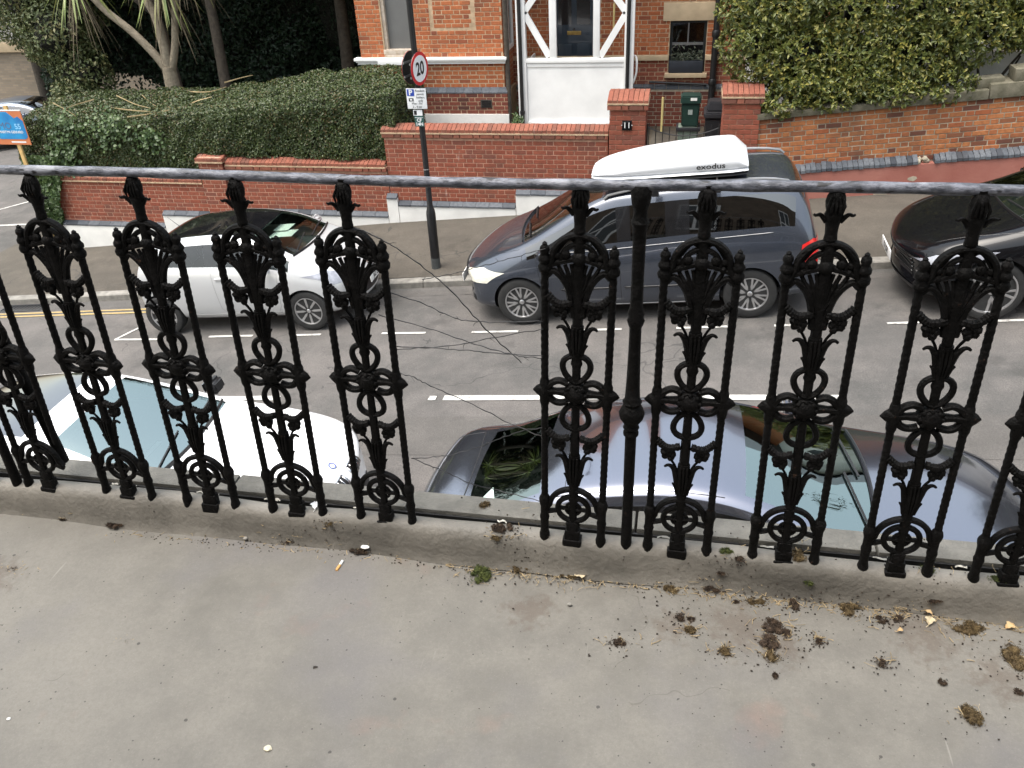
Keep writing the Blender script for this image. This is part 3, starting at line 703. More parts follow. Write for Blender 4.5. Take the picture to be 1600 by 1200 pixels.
# (foot x, top x): old panels lean a little
PX = [(-1.98, -1.93), (-1.722, -1.672), (-1.468, -1.418), (-1.216, -1.168), (-.960, -.923), (-.708, -.682), (-.214, -.192), (.046, .050), (.298, .282), (.552, .526), (.795, .768), (1.04, 1.01)]
for q, (xa, xb) in enumerate(PX):
    pan = link('ornamental_panel', ME_STEM, rail); pan.location = (xa, 0, zl(.098)); pan.rotation_euler = (math.radians(random.uniform(-.5, .5)), math.atan2(xb - xa, .92), math.radians(random.uniform(-1.6, 1.6)))
    for s in (-1, 1):
        br = (q == 1 and s == 1)
        o = link('twisted_bar', ME_BAR_BROKEN if br else ME_BAR, pan); o.location = (s * .0715, 0, 0)
        if br: o['label'] = 'twisted bar snapped off above its foot'
    seen = {}
    for (nm, me, z) in PANEL:
        k = seen.get(nm, 0); seen[nm] = k + 1
        m2 = me or ME[nm]
        if nm == 'loop_ring' and k == 1: m2 = ME_LOOP2
        if nm == 'acanthus_cup' and k == 1: m2 = ME_CUP2
        o = link(nm, m2, pan); o.location = (0, 0, z)
# standards
def standard():
    mb = MB()
    mb.lathe([(.0155, -.05), (.0155, .02), (.0145, .10), (.0148, .335), (.0200, .338), (.0200, .346), (.0155, .352), (.0215, .358), (.0175, .366), (.0225, .374), (.031, .386), (.0335, .398), (.027, .412), (.0215, .420), (.025, .428), (.0195, .436), (.0175, .47),
              (.0165, .50), (.0150, .56), (.0145, .615), (.0180, .622), (.0215, .632), (.0180, .640), (.0200, .650), (.0155, .664), (.0145, .72), (.0150, .80), (.0165, .838), (.0215, .850), (.0165, .860), (.0150, .872), (.0200, .885), (.0225, .900), (.0235, .912), (.021, .920), (.019, .925)], n=14)
    return mb
sd_ = standard(); sd_.v = [(v[0] * .88, v[1] * .88, v[2]) for v in sd_.v]; ME_STD = sd_.mesh('standard'); ME_STD.materials.append(M_IRON)
for xa, xb in ((-.079, -.0745), (-1.832, -1.79), (1.66, 1.63)):
    o = link('standard', ME_STD, rail); o.location = (xa, 0, zl(.095)); o.rotation_euler = (0, math.atan2(xb - xa, .92), 0)
# raking stay outside the broken panel
MB().tube([(-1.70, .020, zl(.62)), (-1.70, .040, zl(.40)), (-1.705, .060, zl(.145))], .0150, 10).build('stay', M_IRON, rail)

# ------------------------------------------------------------------ loose wires across the gap
WY = 1.556
def wire(P, label, r2=.0011):
    Q = [atY(px, py, WY + dy) for (px, py, dy) in P]
    W = smooth_path(Q, 8); W = [w + Vector((random.uniform(-.0012, .0012), random.uniform(-.002, .002), random.uniform(-.0012, .0012))) for w in W]
    mb = MB().tube(W, [r2 * random.uniform(.75, 1.25) for _ in W], 5)
    for q in range(3):       # short broken side shoots
        b0 = W[random.randrange(4, len(W) - 4)]; e = Vector((random.uniform(-.012, .012), random.uniform(-.01, .01), random.uniform(-.015, .010))); mb.tube([b0, b0 + e * .6, b0 + e + Vector((.002, 0, -.002))], [r2 * .7, r2 * .5, r2 * .3], 4)
    o = mb.build('loose_wire', M_BLACK, None, ang=180); tag(o, label, 'wire', 'loose wires across the railing gap')
wire([(552, 355, 0), (580, 366, -.01), (625, 392, -.01), (675, 428, 0), (720, 470, .0), (760, 515, .0), (815, 567, .02)], 'loose black wire drooping steeply from the panel head past the lamp post foot', .0013)
wire([(600, 455, 0), (655, 472, .01), (705, 495, .01), (755, 503, .01), (848, 502, 0)], 'loose black wire meeting the right panel level with the front wheel of the people carrier')
wire([(592, 492, 0), (680, 517, .01), (760, 543, .015), (812, 556, .01), (850, 560, 0)], 'loose black wire sloping gently down just above the doubled wires')
wire([(615, 546, 0), (700, 541, .01), (765, 529, .02), (850, 514, 0)], 'loose black wire rising to the right, upper of the doubled pair')
wire([(615, 541, 0), (700, 545, -.01), (765, 551, 0), (850, 557, 0)], 'loose black wire running almost level, lower of the doubled pair')
wire([(660, 437, .02), (705, 428, .01), (745, 418, .01), (800, 403, .0), (852, 388, 0)], 'loose black wire crossing the headlight of the people carrier', .0009)
wire([(627, 584, 0), (646, 589, 0), (668, 601, .01), (720, 623, .01), (795, 660, .02), (852, 684, 0)], 'loose black wire with a frayed knot crossing the centre line')
wire([(643, 716, 0), (690, 713, .01), (735, 703, .02), (780, 686, .02), (820, 672, .01), (852, 669, 0)], 'loose black wire arching up over the saloon boot')
wire([(643, 716, 0), (690, 735, .01), (735, 755, .01), (780, 767, .02), (845, 783, 0)], 'loose black wire sagging down across the saloon rear window')
# ------------------------------------------------------------------ brickwork
def to_px(P):
    v = RW.T @ (np.array(P) - CAM)
    if v[2] < 0.1: return None
    return 800 + FPX * v[0] / v[2], 600 + FPX * v[1] / v[2], v[2]
BRICK_ME = {}
def brick_me(w, h, d, mat, ch=.004):
    key = (round(w, 3), round(h, 3), round(d, 3), mat.name)
    if key not in BRICK_ME:
        a, c = w / 2, h / 2
        vs = [(-a, d, -c), (a, d, -c), (a, d, c), (-a, d, c), (-a, ch, -c), (a, ch, -c), (a, ch, c), (-a, ch, c), (-a + ch, 0, -c + ch), (a - ch, 0, -c + ch), (a - ch, 0, c - ch), (-a + ch, 0, c - ch)]
        fs = [(8, 9, 10, 11), (4, 5, 9, 8), (5, 6, 10, 9), (6, 7, 11, 10), (7, 4, 8, 11), (0, 1, 5, 4), (1, 2, 6, 5), (2, 3, 7, 6), (3, 0, 4, 7)]
        mb = MB().add(vs, fs); me = mb.mesh('brick', False); me.materials.append(mat); BRICK_ME[key] = (me, vs, fs)
    return BRICK_ME[key]
class Bricks:
    def __init__(s, parent, base=Matrix.Identity(4), name='brick'):
        s.parent = parent; s.items = []; s.base = base; s.name = name
    def add(s, x, y, z, w, h, d, mat, rot=0.0):
        s.items.append((x, y, z, w, h, d, mat, rot))
    def wall(s, x0, x1, z0, z1, y, mat, skip=None, zmat=None, course=.075, d=.055, phase=0, bond='flemish', jit=.0018, keep=None):
        """Flemish bond between x0..x1 and z0..z1, front faces at y"""
        n = int(round((z1 - z0) / course)); S, H, J = .2125, .100, .0125
        for k in range(n):
            zc = z0 + (k + .5) * course; x = x0 - ((k + phase) % 2) * (S + H + 2 * J) / 2; t = 0
            while x < x1:
                w = S if t % 2 == 0 else H
                a, c = max(x, x0 + .002), min(x + w, x1 - .002); x += w + J; t += 1
                if c - a < .03: continue
                xc, ww = (a + c) / 2, c - a
                if ww > w - .004: ww = w
                parts = [(xc, ww)]
                if skip:
                    out = []
                    for (q, w2) in parts:
                        l, r2 = q - w2 / 2, q + w2 / 2
                        for (sx0, sx1, sz0, sz1) in skip:
                            if sz0 < zc < sz1 and l < sx1 and r2 > sx0:
                                if l < sx0 - .03: r2 = sx0 - .004
                                elif r2 > sx1 + .03: l = sx1 + .004
                                else: l = r2
                        if r2 - l > .03: out.append(((l + r2) / 2, r2 - l))
                    parts = out
                for (q, w2) in parts:
                    if keep and not keep(q, zc): continue
                    m2 = zmat(q, zc) if zmat else mat
                    s.add(q, y + random.uniform(-jit, jit), zc, round(w2, 3), course - .0115, d, m2, random.uniform(-.003, .003))
    def finish(s, limit=300):
        sc = []
        for it in s.items:
            wp = s.base @ Vector((it[0], it[1], it[2])); pp = to_px(wp)
            if pp is None: sc.append(1e9); continue
            inside = -20 < pp[0] < 1620 and -15 < pp[1] < 1215
            sc.append((0 if inside else 1000) + pp[2] - it[3] * 4)
        order = sorted(range(len(s.items)), key=lambda i: sc[i])
        rest = {}
        for n, i in enumerate(order):
            x, y, z, w, h, d, mat, rot = s.items[i]; me, vs, fs = brick_me(w, h, d, mat)
            if n < limit:
                o = bpy.data.objects.new(s.name, me); COL.objects.link(o); o.parent = s.parent; o.location = (x, y, z); o.rotation_euler = (0, rot, 0)
            else:
                mb = rest.setdefault(mat.name, MB()); mb.add([(x + v[0], y + v[1], z + v[2]) for v in vs], fs)
        for k, mb in rest.items():
            o = mb.build('brickwork', MATS[k], s.parent, False); o['kind'] = 'stuff'
def m_bricktex(name, a, b2, mo):
    m, t, p, o = nodes(name); co = coords(t, True)
    br = nn(t, 'ShaderNodeTexBrick'); sep = nn(t, 'ShaderNodeSeparateXYZ'); cmb = nn(t, 'ShaderNodeCombineXYZ')
    t.links.new(co, sep.inputs[0]); t.links.new(math2(t, 'ADD', sep.outputs[0], sep.outputs[1]), cmb.inputs[0]); t.links.new(sep.outputs[2], cmb.inputs[1]); t.links.new(cmb.outputs[0], br.inputs[0])
    br.inputs['Scale'].default_value = 1.0; br.inputs['Brick Width'].default_value = .225; br.inputs['Row Height'].default_value = .075; br.inputs['Mortar Size'].default_value = .006
    br.inputs['Color1'].default_value = (*a, 1); br.inputs['Color2'].default_value = (*b2, 1); br.inputs['Mortar'].default_value = (*mo, 1)
    t.links.new(br.outputs[0], p.inputs['Base Color']); p.inputs['Roughness'].default_value = .85; return m
M_BTEX = m_bricktex('far_house_brick', (.40, .11, .04), (.48, .15, .055), (.42, .32, .21))
M_BTEXO = m_bricktex('far_old_brick', (.25, .10, .06), (.32, .15, .08), (.30, .26, .2))

def coping_run(parent, x0, x1, y, ztop, mat=M_BRICKC, pitch=.0755, depth=.28, h=.105, drop=.055, name='coping_brick'):
    """bricks on edge with a sloping top, one object each, over a projecting course"""
    n = max(1, int((x1 - x0) / pitch)); p = (x1 - x0) / n; w = p - .008
    mb = MB(); a = w / 2
    vs = [(-a, -.03, -h), (a, -.03, -h), (a, depth, -h), (-a, depth, -h), (-a, -.03, -drop), (a, -.03, -drop), (a, depth * .5, 0), (-a, depth * .5, 0), (a, depth, -drop * .4), (-a, depth, -drop * .4)]
    mb.add(vs, [(0, 1, 5, 4), (4, 5, 6, 7), (7, 6, 8, 9), (9, 8, 2, 3), (1, 2, 8, 6, 5), (3, 0, 4, 7, 9), (0, 3, 2, 1)])
    me = mb.mesh(name, False); me.materials.append(mat)
    for k in range(n):
        o = bpy.data.objects.new(name, me); COL.objects.link(o); o.parent = parent; o.location = (x0 + (k + .5) * p, y + random.uniform(-.003, .003), ztop + random.uniform(-.003, .002))
    MB().box(x0, x1, y - .020, y + depth - .006, ztop - h + .012, ztop - drop - .012).build('coping_mortar', M_MORT, parent, False)
    MB().box(x0 - .002, x1 + .002, y - .036, y + depth, ztop - h - .020, ztop - h + .004).build('coping_mortar', M_MORT, parent, False)

# ---- front wall of number eleven
W = WALL_Y
w1 = empty('front_garden_wall', (0, 0, 0)); tag(w1, 'red brick front garden wall behind the lamp post, on a stepped white plinth', 'garden wall')
MB().box(-4.925, -1.19, W + .006, W + .33, -4.1, -2.14).build('mortar', M_MORTR, w1, False)
B = Bricks(w1); B.wall(-4.93, -1.185, -4.05 + .075 * 6, -2.25, W, M_BRICKW); B.wall(-4.95, -1.185, -2.212, -2.137, W - .032, M_BRICKC, course=.075)
B.finish()
coping_run(w1, -4.96, -1.185, W, -2.02)
# ---- stepped wall under the hedge
w2 = empty('stepped_garden_wall', (0, 0, 0)); tag(w2, 'lower red brick garden wall below the clipped hedge, with a brick pier', 'garden wall')
MB().box(-11.85, -8.45, W + .006, W + .33, -5.0, -2.99).box(-8.45, -4.945, W + .0061, W + .33, -5.0, -2.72).build('mortar', M_MORTR, w2, False)
B = Bricks(w2)
B.wall(-11.85, -8.45, -4.20 + .0 , -3.075, W, M_BRICKW); B.wall(-7.95, -4.945, -3.66, -2.835, W, M_BRICKW); B.wall(-7.95, -4.945, -2.798, -2.723, W - .032, M_BRICKC)
B.wall(-8.43, -7.965, -4.035, -2.685, W - .06, M_BRICKW, d=.12); B.wall(-8.46, -7.935, -2.66, -2.66 + .075, W - .09, M_BRICKC, d=.12)
B.finish()
coping_run(w2, -7.93, -4.965, W, -2.61); coping_run(w2, -8.46, -7.94, W - .06, -2.545, depth=.40)
coping_run(w2, -11.85, -8.47, W, -2.95)
MB().box(-8.42, -7.975, W - .055, W + .3, -5.0, -2.58).build('mortar', M_MORTR, w2, False)
# ---- white rendered plinth with blue-brick capping, in steps
def plinth(parent, x0, x1, zt, capped=True):
    zb = pave_z(x0, W) - .3
    MB().box(x0, x1, W - .065, W + .011, zb, zt - .055).build('render_plinth', M_WHITED, parent, False)
    n = max(1, int((x1 - x0) / .225)); p = (x1 - x0) / n
    for k in range(n):
        a = x0 + k * p + .003; c = x0 + (k + 1) * p - .003; j = random.uniform(-.004, .003)
        MB().add([(a, W - .078 + j, zt - .062), (c, W - .078 + j, zt - .062), (c, W + .02, zt - .062), (a, W + .02, zt - .062), (a, W - .078 + j, zt - .035), (c, W - .078 + j, zt - .035), (c, W + .02, zt + .03), (a, W + .02, zt + .03)],
                 [(0, 1, 5, 4), (4, 5, 6, 7), (1, 2, 6, 5), (3, 0, 4, 7), (0, 3, 2, 1)]).build('blue_brick', M_BLUEB, parent, False)
plinth(w2, -11.75, -9.42, -3.86); plinth(w2, -9.41, -7.19, -3.615); plinth(w2, -7.18, -5.0, -3.53); plinth(w2, -4.99, -4.80, -3.19)
plinth(w1, -4.79, -2.72, -3.315); plinth(w1, -2.71, -1.2, -3.075)
# ---- gate pillars
def pillar(x0, x1, y0, y1, zt, label, zb=-3.6):
    t = empty('gate_pillar', ((x0 + x1) / 2, y0, zb)); tag(t, label, 'pillar', 'brick gate pillars'); t.location = (0, 0, 0)
    MB().box(x0 + .012, x1 - .012, y0 + .012, y1 - .012, zb, zt - .1).build('mortar', M_MORTR, t, False)
    d = y1 - y0; ztb = zt - .235; n = int((ztb - zb) / .075); B = Bricks(t); z0 = ztb - n * .075
    for k in range(n):
        zc = z0 + (k + .5) * .075; e = [x0, x0 + (.215 if k % 2 else .1025) + .005, x1 - (.1025 if k % 2 else .215) - .005, x1]
        if e[2] - e[1] > .26: e.insert(2, (e[1] + e[2]) / 2)
        for a, c in zip(e[:-1], e[1:]): B.add((a + c) / 2, y0 + random.uniform(-.0015, .0015), zc, round(c - a - .01, 3), .065, d - .004, M_BRICKW, 0)
    B.wall(x0 - .03, x1 + .03, ztb + .01, ztb + .085, y0 - .032, M_BRICKC, d=d + .06)
    B.finish()
    # sloping cap of bricks on edge
    coping_run(t, x0 - .03, x1 + .03, y0, zt, depth=d + .03, h=.12, drop=.075)
    return t
pl = pillar(-1.17, -.60, W - .09, W + .44, -1.51, 'red brick gate pillar carrying the black number plate 11')
pq = MB().box(-.965, -.815, W - .112, W - .0925, -2.035, -1.885, .003).build('number_plaque', M_BLACKG, pl)
text_mesh('lettering', '·11·', .125, M_WHITE, pq, (-.89, W - .1135, -1.962), (PI / 2, 0, 0), .0008)
pillar(.545, 1.10, W - .05, W + .46, -1.42, 'darker brick gate pillar half hidden by the leafy shrub', -3.4)
# ---- old wall at the right, its courses following the hill
ang = -math.atan(0.1)
w3 = empty('old_garden_wall', (1.10, 0, -2.68), (0, ang, 0)); tag(w3, 'old orange brick garden wall over a red painted plinth, under the shrub', 'garden wall')
base = Matrix.Translation((1.10, 0, -2.68)) @ Matrix.Rotation(ang, 4, 'Y')
MB().box(0, 9, W + .006, W + .35, -1.6, .86).build('mortar', M_MORTG, w3, False)
B = Bricks(w3, base); B.wall(.02, 8.9, -.04, .785, W, M_BRICKO, jit=.004); B.finish()
cx = .02
for (c0, c1, zt) in ((.03, 1.9, .84), (1.9, 3.2, .88), (3.2, 5.4, .95), (5.4, 8.9, .97)):
    MB().box(c0, c1 - .01, W - .05, W + .40, .786, zt + .04, .012).build('coping_stone', M_MOSSY, w3)
MB().box(3.5, 3.72, W - .02, W + .3, .992, 1.16, .01).box(3.05, 3.4, W + .05, W + .3, .921, 1.05, .01).build('coping_block', M_MOSSY, w3)
MB().box(-.02, 9, W - .12, W + .011, -1.6, -.06).build('painted_plinth', M_REDR, w3, False)
k = 0; x = .0
mbb = MB(); a = .0345
mbb.add([(-a, -.02, -.055), (a, -.02, -.055), (a, .13, -.055), (-a, .13, -.055), (-a, -.02, -.012), (a, -.02, -.012), (a, .0, .008), (-a, .0, .008), (a, .13, .060), (-a, .13, .060)],
        [(0, 1, 5, 4), (4, 5, 6, 7), (7, 6, 8, 9), (1, 2, 8, 6, 5), (3, 0, 4, 7, 9)]); me_bb = mbb.mesh('blue_brick', False); me_bb.materials.append(M_BLUEB)
while x < 8.9:
    if not (2.32 < x < 2.5):
        o = bpy.data.objects.new('blue_brick', me_bb); COL.objects.link(o); o.parent = w3; o.location = (x + .035, W - .118 + random.uniform(-.006, .006), random.uniform(-.006, .006)); o.rotation_euler = (random.uniform(-.05, .05), random.uniform(-.03, .03), random.uniform(-.04, .04))
    x += .0755
pm = MB()
for q in range(7): pm.ball((2.41 + random.uniform(-.08, .08), W - .05 + random.uniform(-.04, .02), -.02 + random.uniform(-.02, .03)), random.uniform(.03, .05), jit=.15)
pm.build('mortar_lump', M_MORTG, w3)
for (fx, fz, fr) in ((1.86, -.47, .08), (2.3, -.46, .09), (2.28, -.27, .045)):   # spots where the painted render has fallen off
    rr = [(fx + fr * 1.5 * math.cos(q * .7) * random.uniform(.7, 1.1), fz + fr * math.sin(q * .7) * random.uniform(.7, 1.1)) for q in range(9)]
    MB().plate(rr, W - .1225, W - .1195, .001).build('bare_render_spot', M_MORTG, w3)
MB().plate([(.22 + .16 * math.cos(q * .35) * random.uniform(.4, 1), -.25 + .045 * math.sin(q * .35) * random.uniform(.3, 1)) for q in range(18)], W - .122, W - .1198, .0008).build('white_paint_splash', M_FLAKE, w3)

# ------------------------------------------------------------------ number eleven: bay, porch and main front
HY, MY = 15.55, 16.40
hs_ = empty('brick_house', (0, 0, 0)); tag(hs_, 'orange brick Victorian house with white trim and a timber porch', 'house')
bx0, bx1 = atY(563, 80, HY).x, atY(785, 50, HY).x
zs1, zs0 = atY(700, 89, HY).z, atY(700, 99, HY).z                       # white string course
zd1, zd0 = atY(740, 137, HY).z, atY(740, 145, HY).z                     # blue brick weathering
zp = atY(740, 177, HY).z                                                # top of white plinth
GZ = -2.85                                                              # front garden level
wx0, wx1 = atY(597, 40, HY).x, atY(646, 40, HY).x; wz0 = atY(620, 82, HY).z
rx0, rx1 = atY(671, 30, HY).x, atY(742, 30, HY).x; rz0 = atY(700, 51, HY).z
TOP = 0.05
MB().box(bx0 + .01, wx0, HY + .005, HY + 3, GZ - 1, TOP).box(wx1, bx1 - .01, HY + .0051, HY + 3, GZ - 1, TOP).box(wx0, wx1, HY + .0052, HY + 3, GZ - 1, wz0 - .02).box(wx0, wx1, HY + .3, HY + 3, wz0 - .02, TOP).build('mortar', M_MORT, hs_, False)
B = Bricks(hs_)
def bayz(x, z): return M_BRICKH
B.wall(bx0, bx1, zs1 + .0, TOP, HY, M_BRICKH, skip=[(wx0 - .02, wx1 + .02, wz0 - .1, 9), (rx0, rx1, rz0, 9)])
B.wall(rx0 + .07, rx1 - .07, rz0 + .075, TOP, HY + .0015, M_BRICKH)
B.wall(bx0 + .01, bx1 - .01, zd1, zs0, HY + .003, M_BRICKH)
for q in range(int((rx1 - rx0) / .225)): B.add(rx0 + .1125 + q * .225, HY + .006, rz0 + .037, .215, .065, .05, M_BLUEB)
for q in range(int((TOP - rz0) / .225)):
    for xx in (rx0 + .034, rx1 - .034): B.add(xx, HY + .006, rz0 + .19 + q * .225, .055, .215, .05, M_BRICKP)
MB().box(bx0 - .03, bx1 + .05, HY - .047, HY + 3, GZ - 1, zd0).build('plinth_mortar', M_MORT, hs_, False)
B.wall(bx0 - .035, bx1 + .052, zp, zd0, HY - .052, M_BRICKP)
n = int((bx1 - bx0 + .1) / .16)
for q in range(n):
    a = bx0 - .04 + q * (bx1 - bx0 + .095) / n; c = a + (bx1 - bx0 + .095) / n - .005
    MB().add([(a, HY - .057, zd0), (c, HY - .057, zd0), (c, HY - .057, zd0 + .02), (a, HY - .057, zd0 + .02), (c, HY + .005, zd1 + .01), (a, HY + .005, zd1 + .01)], [(0, 1, 2, 3), (3, 2, 4, 5), (1, 4, 2), (0, 3, 5)]).build('blue_brick', M_BLUEB, hs_, False)
MB().box(bx0 - .05, bx1 + .065, HY - .075, HY + .2, GZ - 1, zp).build('white_plinth', M_WHITED, hs_, False)
av = atY(760, 162, HY - .05); vent = MB().box(av.x - .11, av.x + .11, HY - .062, HY - .045, av.z - .075, av.z + .075, .004).build('air_vent', M_BARKD, hs_)
for q in range(4): MB().box(av.x - .09, av.x + .09, HY - .068, HY - .060, av.z - .055 + q * .032, av.z - .035 + q * .032).build('vent_slat', M_BLACK, vent, False)
# moulded white string course
sc_ = MB()
for (d, za, zb3) in ((.11, .62, 1.0), (.085, .35, .62), (.06, 0, .35)):
    h = zs1 - zs0; sc_.box(bx0 - d, bx1 + d * .6, HY - d, HY + .06, zs0 + h * za, zs0 + h * zb3, .003)
sc_.box(wx0 - .12, wx1 + .10, HY - .15, HY + .05, zs0 + .004, zs1 + .006, .006)
sc_.build('string_course', M_WHITE, hs_)
# narrow bay window, glazed with a grey blind
win = MB().box(wx0, wx0 + .06, HY + .03, HY + .16, wz0, TOP + 1).box(wx1 - .06, wx1, HY + .03, HY + .16, wz0, TOP + 1).build('window_frame', M_SILL, hs_, False)
MB().box(wx0 + .06, wx1 - .06, HY + .11, HY + .13, wz0 + .05, TOP + 1).build('pane', M_GREYPANE, win, False)
MB().box(wx0 - .02, wx1 + .02, HY - .03, HY + .15, wz0 - .03, wz0 + .05, .008).box(wx0 + .02, wx1 - .02, HY - .05, HY + .1, zs1 + .008, wz0 - .032, .006).build('window_sill', M_SILL, hs_)
MB().box(wx0 - .06, wx0 - .004, HY + .02, HY + .1, wz0 - .05, TOP + 1).build('window_jamb', M_BARKD, hs_, False)
# upper storeys above what the picture shows (they are mirrored in the cars)
MB().box(bx0, bx1, HY, HY + 3, TOP + 1.4, 3.6).box(bx0 - .003, 6.5, MY - .003, MY + 7, 1.4, 3.6).build('upper_wall', M_BTEX, hs_, False)
MB().box(bx0, wx0 - .3, HY + .003, HY + 2.9, TOP, TOP + 1.4).box(wx1 + .3, bx1 - .003, HY + .003, HY + 2.9, TOP, TOP + 1.4).box(bx1 - .003, 6.5, MY + .0, MY + 6.9, TOP, 1.4).build('upper_wall', M_BTEX, hs_, False)
MB().box(wx0 - .3, wx1 + .3, HY + .2, HY + .3, TOP, TOP + 1.4).build('upper_window', M_BLACKG, hs_, False)
for ux in (-4.7, -2.0, .9, 3.6): MB().box(ux - .5, ux + .5, (HY if ux < -3.5 else MY) - .04, (HY if ux < -3.5 else MY) + .1, 1.7, 3.2).build('upper_window', M_WHITE, hs_, False)
rfz = 3.6
rf = MB().add([(bx0 - .3, HY - .35, rfz), (6.8, HY - .35, rfz), (6.8, 23, rfz), (bx0 - .3, 23, rfz), (bx0 - .3, 19.4, rfz + 3.1), (6.8, 19.4, rfz + 3.1)], [(0, 1, 5, 4), (2, 3, 4, 5), (0, 4, 3), (1, 2, 5), (0, 3, 2, 1)]).build('roof', M_SLATE, hs_, False)
MB().add([(bx0 - .25, HY - .3, rfz), (bx1 + .25, HY - .3, rfz), ((bx0 + bx1) / 2, HY - .3, rfz + 1.9), (bx0 - .25, HY + 3, rfz), (bx1 + .25, HY + 3, rfz), ((bx0 + bx1) / 2, HY + 3.2, rfz + 1.9)], [(0, 1, 2), (0, 2, 5, 3), (1, 4, 5, 2)]).build('gable', M_BTEX, hs_, False)
MB().box(-3.2, -2.2, 18.6, 19.4, rfz + 2, rfz + 4.6).build('chimney', M_BTEX, rf, False)
# return wall of the bay and its side window
MB().box(bx1 - .02, bx1 + .0, HY + .012, MY, GZ - 1, TOP + .05).build('return_wall', M_BTEX, hs_, False)
sw = MB().box(bx1 + .001, bx1 + .05, HY + .25, HY + .33, zs1 + .05, TOP + .5).box(bx1 + .001, bx1 + .05, HY + .68, HY + .75, zs1 + .05, TOP + .5).box(bx1 + .001, bx1 + .05, HY + .33, HY + .68, zs1 + .05, zs1 + .12).build('window_frame', M_WHITE, hs_, False)
MB().box(bx1 + .003, bx1 + .02, HY + .33, HY + .68, zs1 + .12, TOP + .5).build('pane', M_BLACKG, sw, False)
dp = atY(788, 60, HY - .02); MB().tube([(dp.x + .03, HY + .0, GZ), (dp.x + .03, HY + .0, TOP + .6)], .045, 10).build('drainpipe', M_BARKD, hs_)
# main front
mx0, mx1 = bx1, 2.9
fz1, fz0 = atY(1010, 86, MY).z, atY(1010, 94, MY).z
vx0, vx1 = atY(1046, 70, MY).x, atY(1103, 70, MY).x; vz0, vz1 = atY(1074, 113, MY).z, atY(1074, 31, MY).z
mzd1, mzd0 = atY(1010, 132, MY).z, atY(1010, 139, MY).z
dx0, dx1 = atY(868, 40, MY).x, atY(927, 40, MY).x; dz0 = atY(900, 92, MY).z - .12
MB().box(mx0 + .001, vx0, MY + .005, MY + 2, GZ - 1, TOP - .003).box(vx1, mx1, MY + .0051, MY + 2, GZ - 1, TOP - .003).box(vx0, vx1, MY + .0052, MY + 2, GZ - 1, vz0 - .03).box(vx0, vx1, MY + .25, MY + 2, vz0 - .03, TOP - .003).box(vx0, vx1, MY + .0053, MY + .25, vz1, TOP - .003).build('mortar', M_MORT, hs_, False)
lx0, lx1 = atY(1037, 20, MY).x, atY(1118, 20, MY).x; lz0, lz1 = atY(1074, 32, MY).z, atY(1074, 4, MY).z
sk = [(vx0 - .01, vx1 + .01, vz0 - .1, vz1), (lx0, lx1, lz0, lz1), (dx0 - .12, dx1 + .12, GZ, 9)]
B.wall(mx0, mx1, fz1, TOP, MY, M_BRICKH, skip=sk); B.wall(mx0, mx1, mzd1 - .0, fz0, MY, M_BRICKW, skip=sk)
B.wall(mx0, mx1, GZ - .1, mzd0, MY - .03, M_BRICKP, skip=sk)
for q in range(int((mx1 - mx0) / .225)):
    a = mx0 + q * .225; MB().add([(a, MY - .035, mzd0), (a + .218, MY - .035, mzd0), (a + .218, MY - .035, mzd0 + .04), (a, MY - .035, mzd0 + .04), (a + .218, MY + .01, mzd1 + .012), (a, MY + .01, mzd1 + .012)], [(0, 1, 2, 3), (3, 2, 4, 5)]).build('blue_brick', M_BLUEB, hs_, False)
B.finish()
MB().box(mx0, mx1, MY - .025, MY + .004, GZ - 1, mzd0).build('plinth_mortar', M_MORTG, hs_, False)
MB().box(mx0 + .3, vx0 - .004, MY - .05, MY + .05, fz0, fz1, .004).box(vx1 + .004, mx1, MY - .05, MY + .05, fz0, fz1, .004).build('stone_band', M_STONE, hs_)
MB().box(lx0, lx1, MY - .025, MY + .1, lz0, lz1, .004).build('stone_lintel', M_STONE, hs_)
MB().box(vx0 - .06, vx1 + .05, MY - .09, MY + .12, atY(1074, 121, MY - .05).z, vz0 - .004, .006).build('window_sill', M_STONE, hs_)
M_DGREEN = pmat('dark_sash_paint', (.016, .02, .02), .35, .2, 10)
wf = MB().box(vx0, vx0 + .05, MY + .06, MY + .12, vz0, vz1).box(vx1 - .05, vx1, MY + .06, MY + .12, vz0, vz1).box(vx0, vx1, MY + .061, MY + .119, vz1 - .06, vz1 - .001).box(vx0, vx1, MY + .061, MY + .119, vz0 + .001, vz0 + .06).build('sash_frame', M_DGREEN, hs_, False)
zm = (vz0 + vz1) / 2 + .04; xm = (vx0 + vx1) / 2
MB().box(vx0 + .05, vx1 - .05, MY + .065, MY + .115, zm - .025, zm + .015).box(xm - .012, xm + .012, MY + .07, MY + .11, zm + .015, vz1 - .06).build('sash_bar', M_GREY, wf, False)
M_WINGL = m_glass('window_glass', (.5, .52, .5))
for (a, c, e, g) in ((vx0 + .05, xm - .012, zm + .015, vz1 - .06), (xm + .012, vx1 - .05, zm + .015, vz1 - .06), (vx0 + .05, vx1 - .05, vz0 + .06, zm - .025)):
    MB().box(a, c, MY + .085, MY + .089, e, g).build('pane', M_WINGL, wf, False)
M_LACE = pmat('net_curtain', (.16, .16, .15), .9, .6, 30)
crt = [(vx0 + .06 + (vx1 - vx0 - .12) * q / 24, MY + .16 + .012 * math.sin(q * 1.9)) for q in range(25)]
MB().add([(a, c, zz) for zz in (vz0 + .2, zm - .03) for a, c in crt], [(q, q + 1, 25 + q + 1, 25 + q) for q in range(24)]).build('net_curtain', M_LACE, wf)
wb = MB().box(vx0 + .012, vx1 - .03, MY - .06, MY + .05, vz0 + .001, vz0 + .21, .006).build('window_box', pmat('navy_window_box', (.022, .026, .035), .5, .15, 8), None)
tag(wb, 'dark navy planter box on the sill of the small sash window', 'planter')
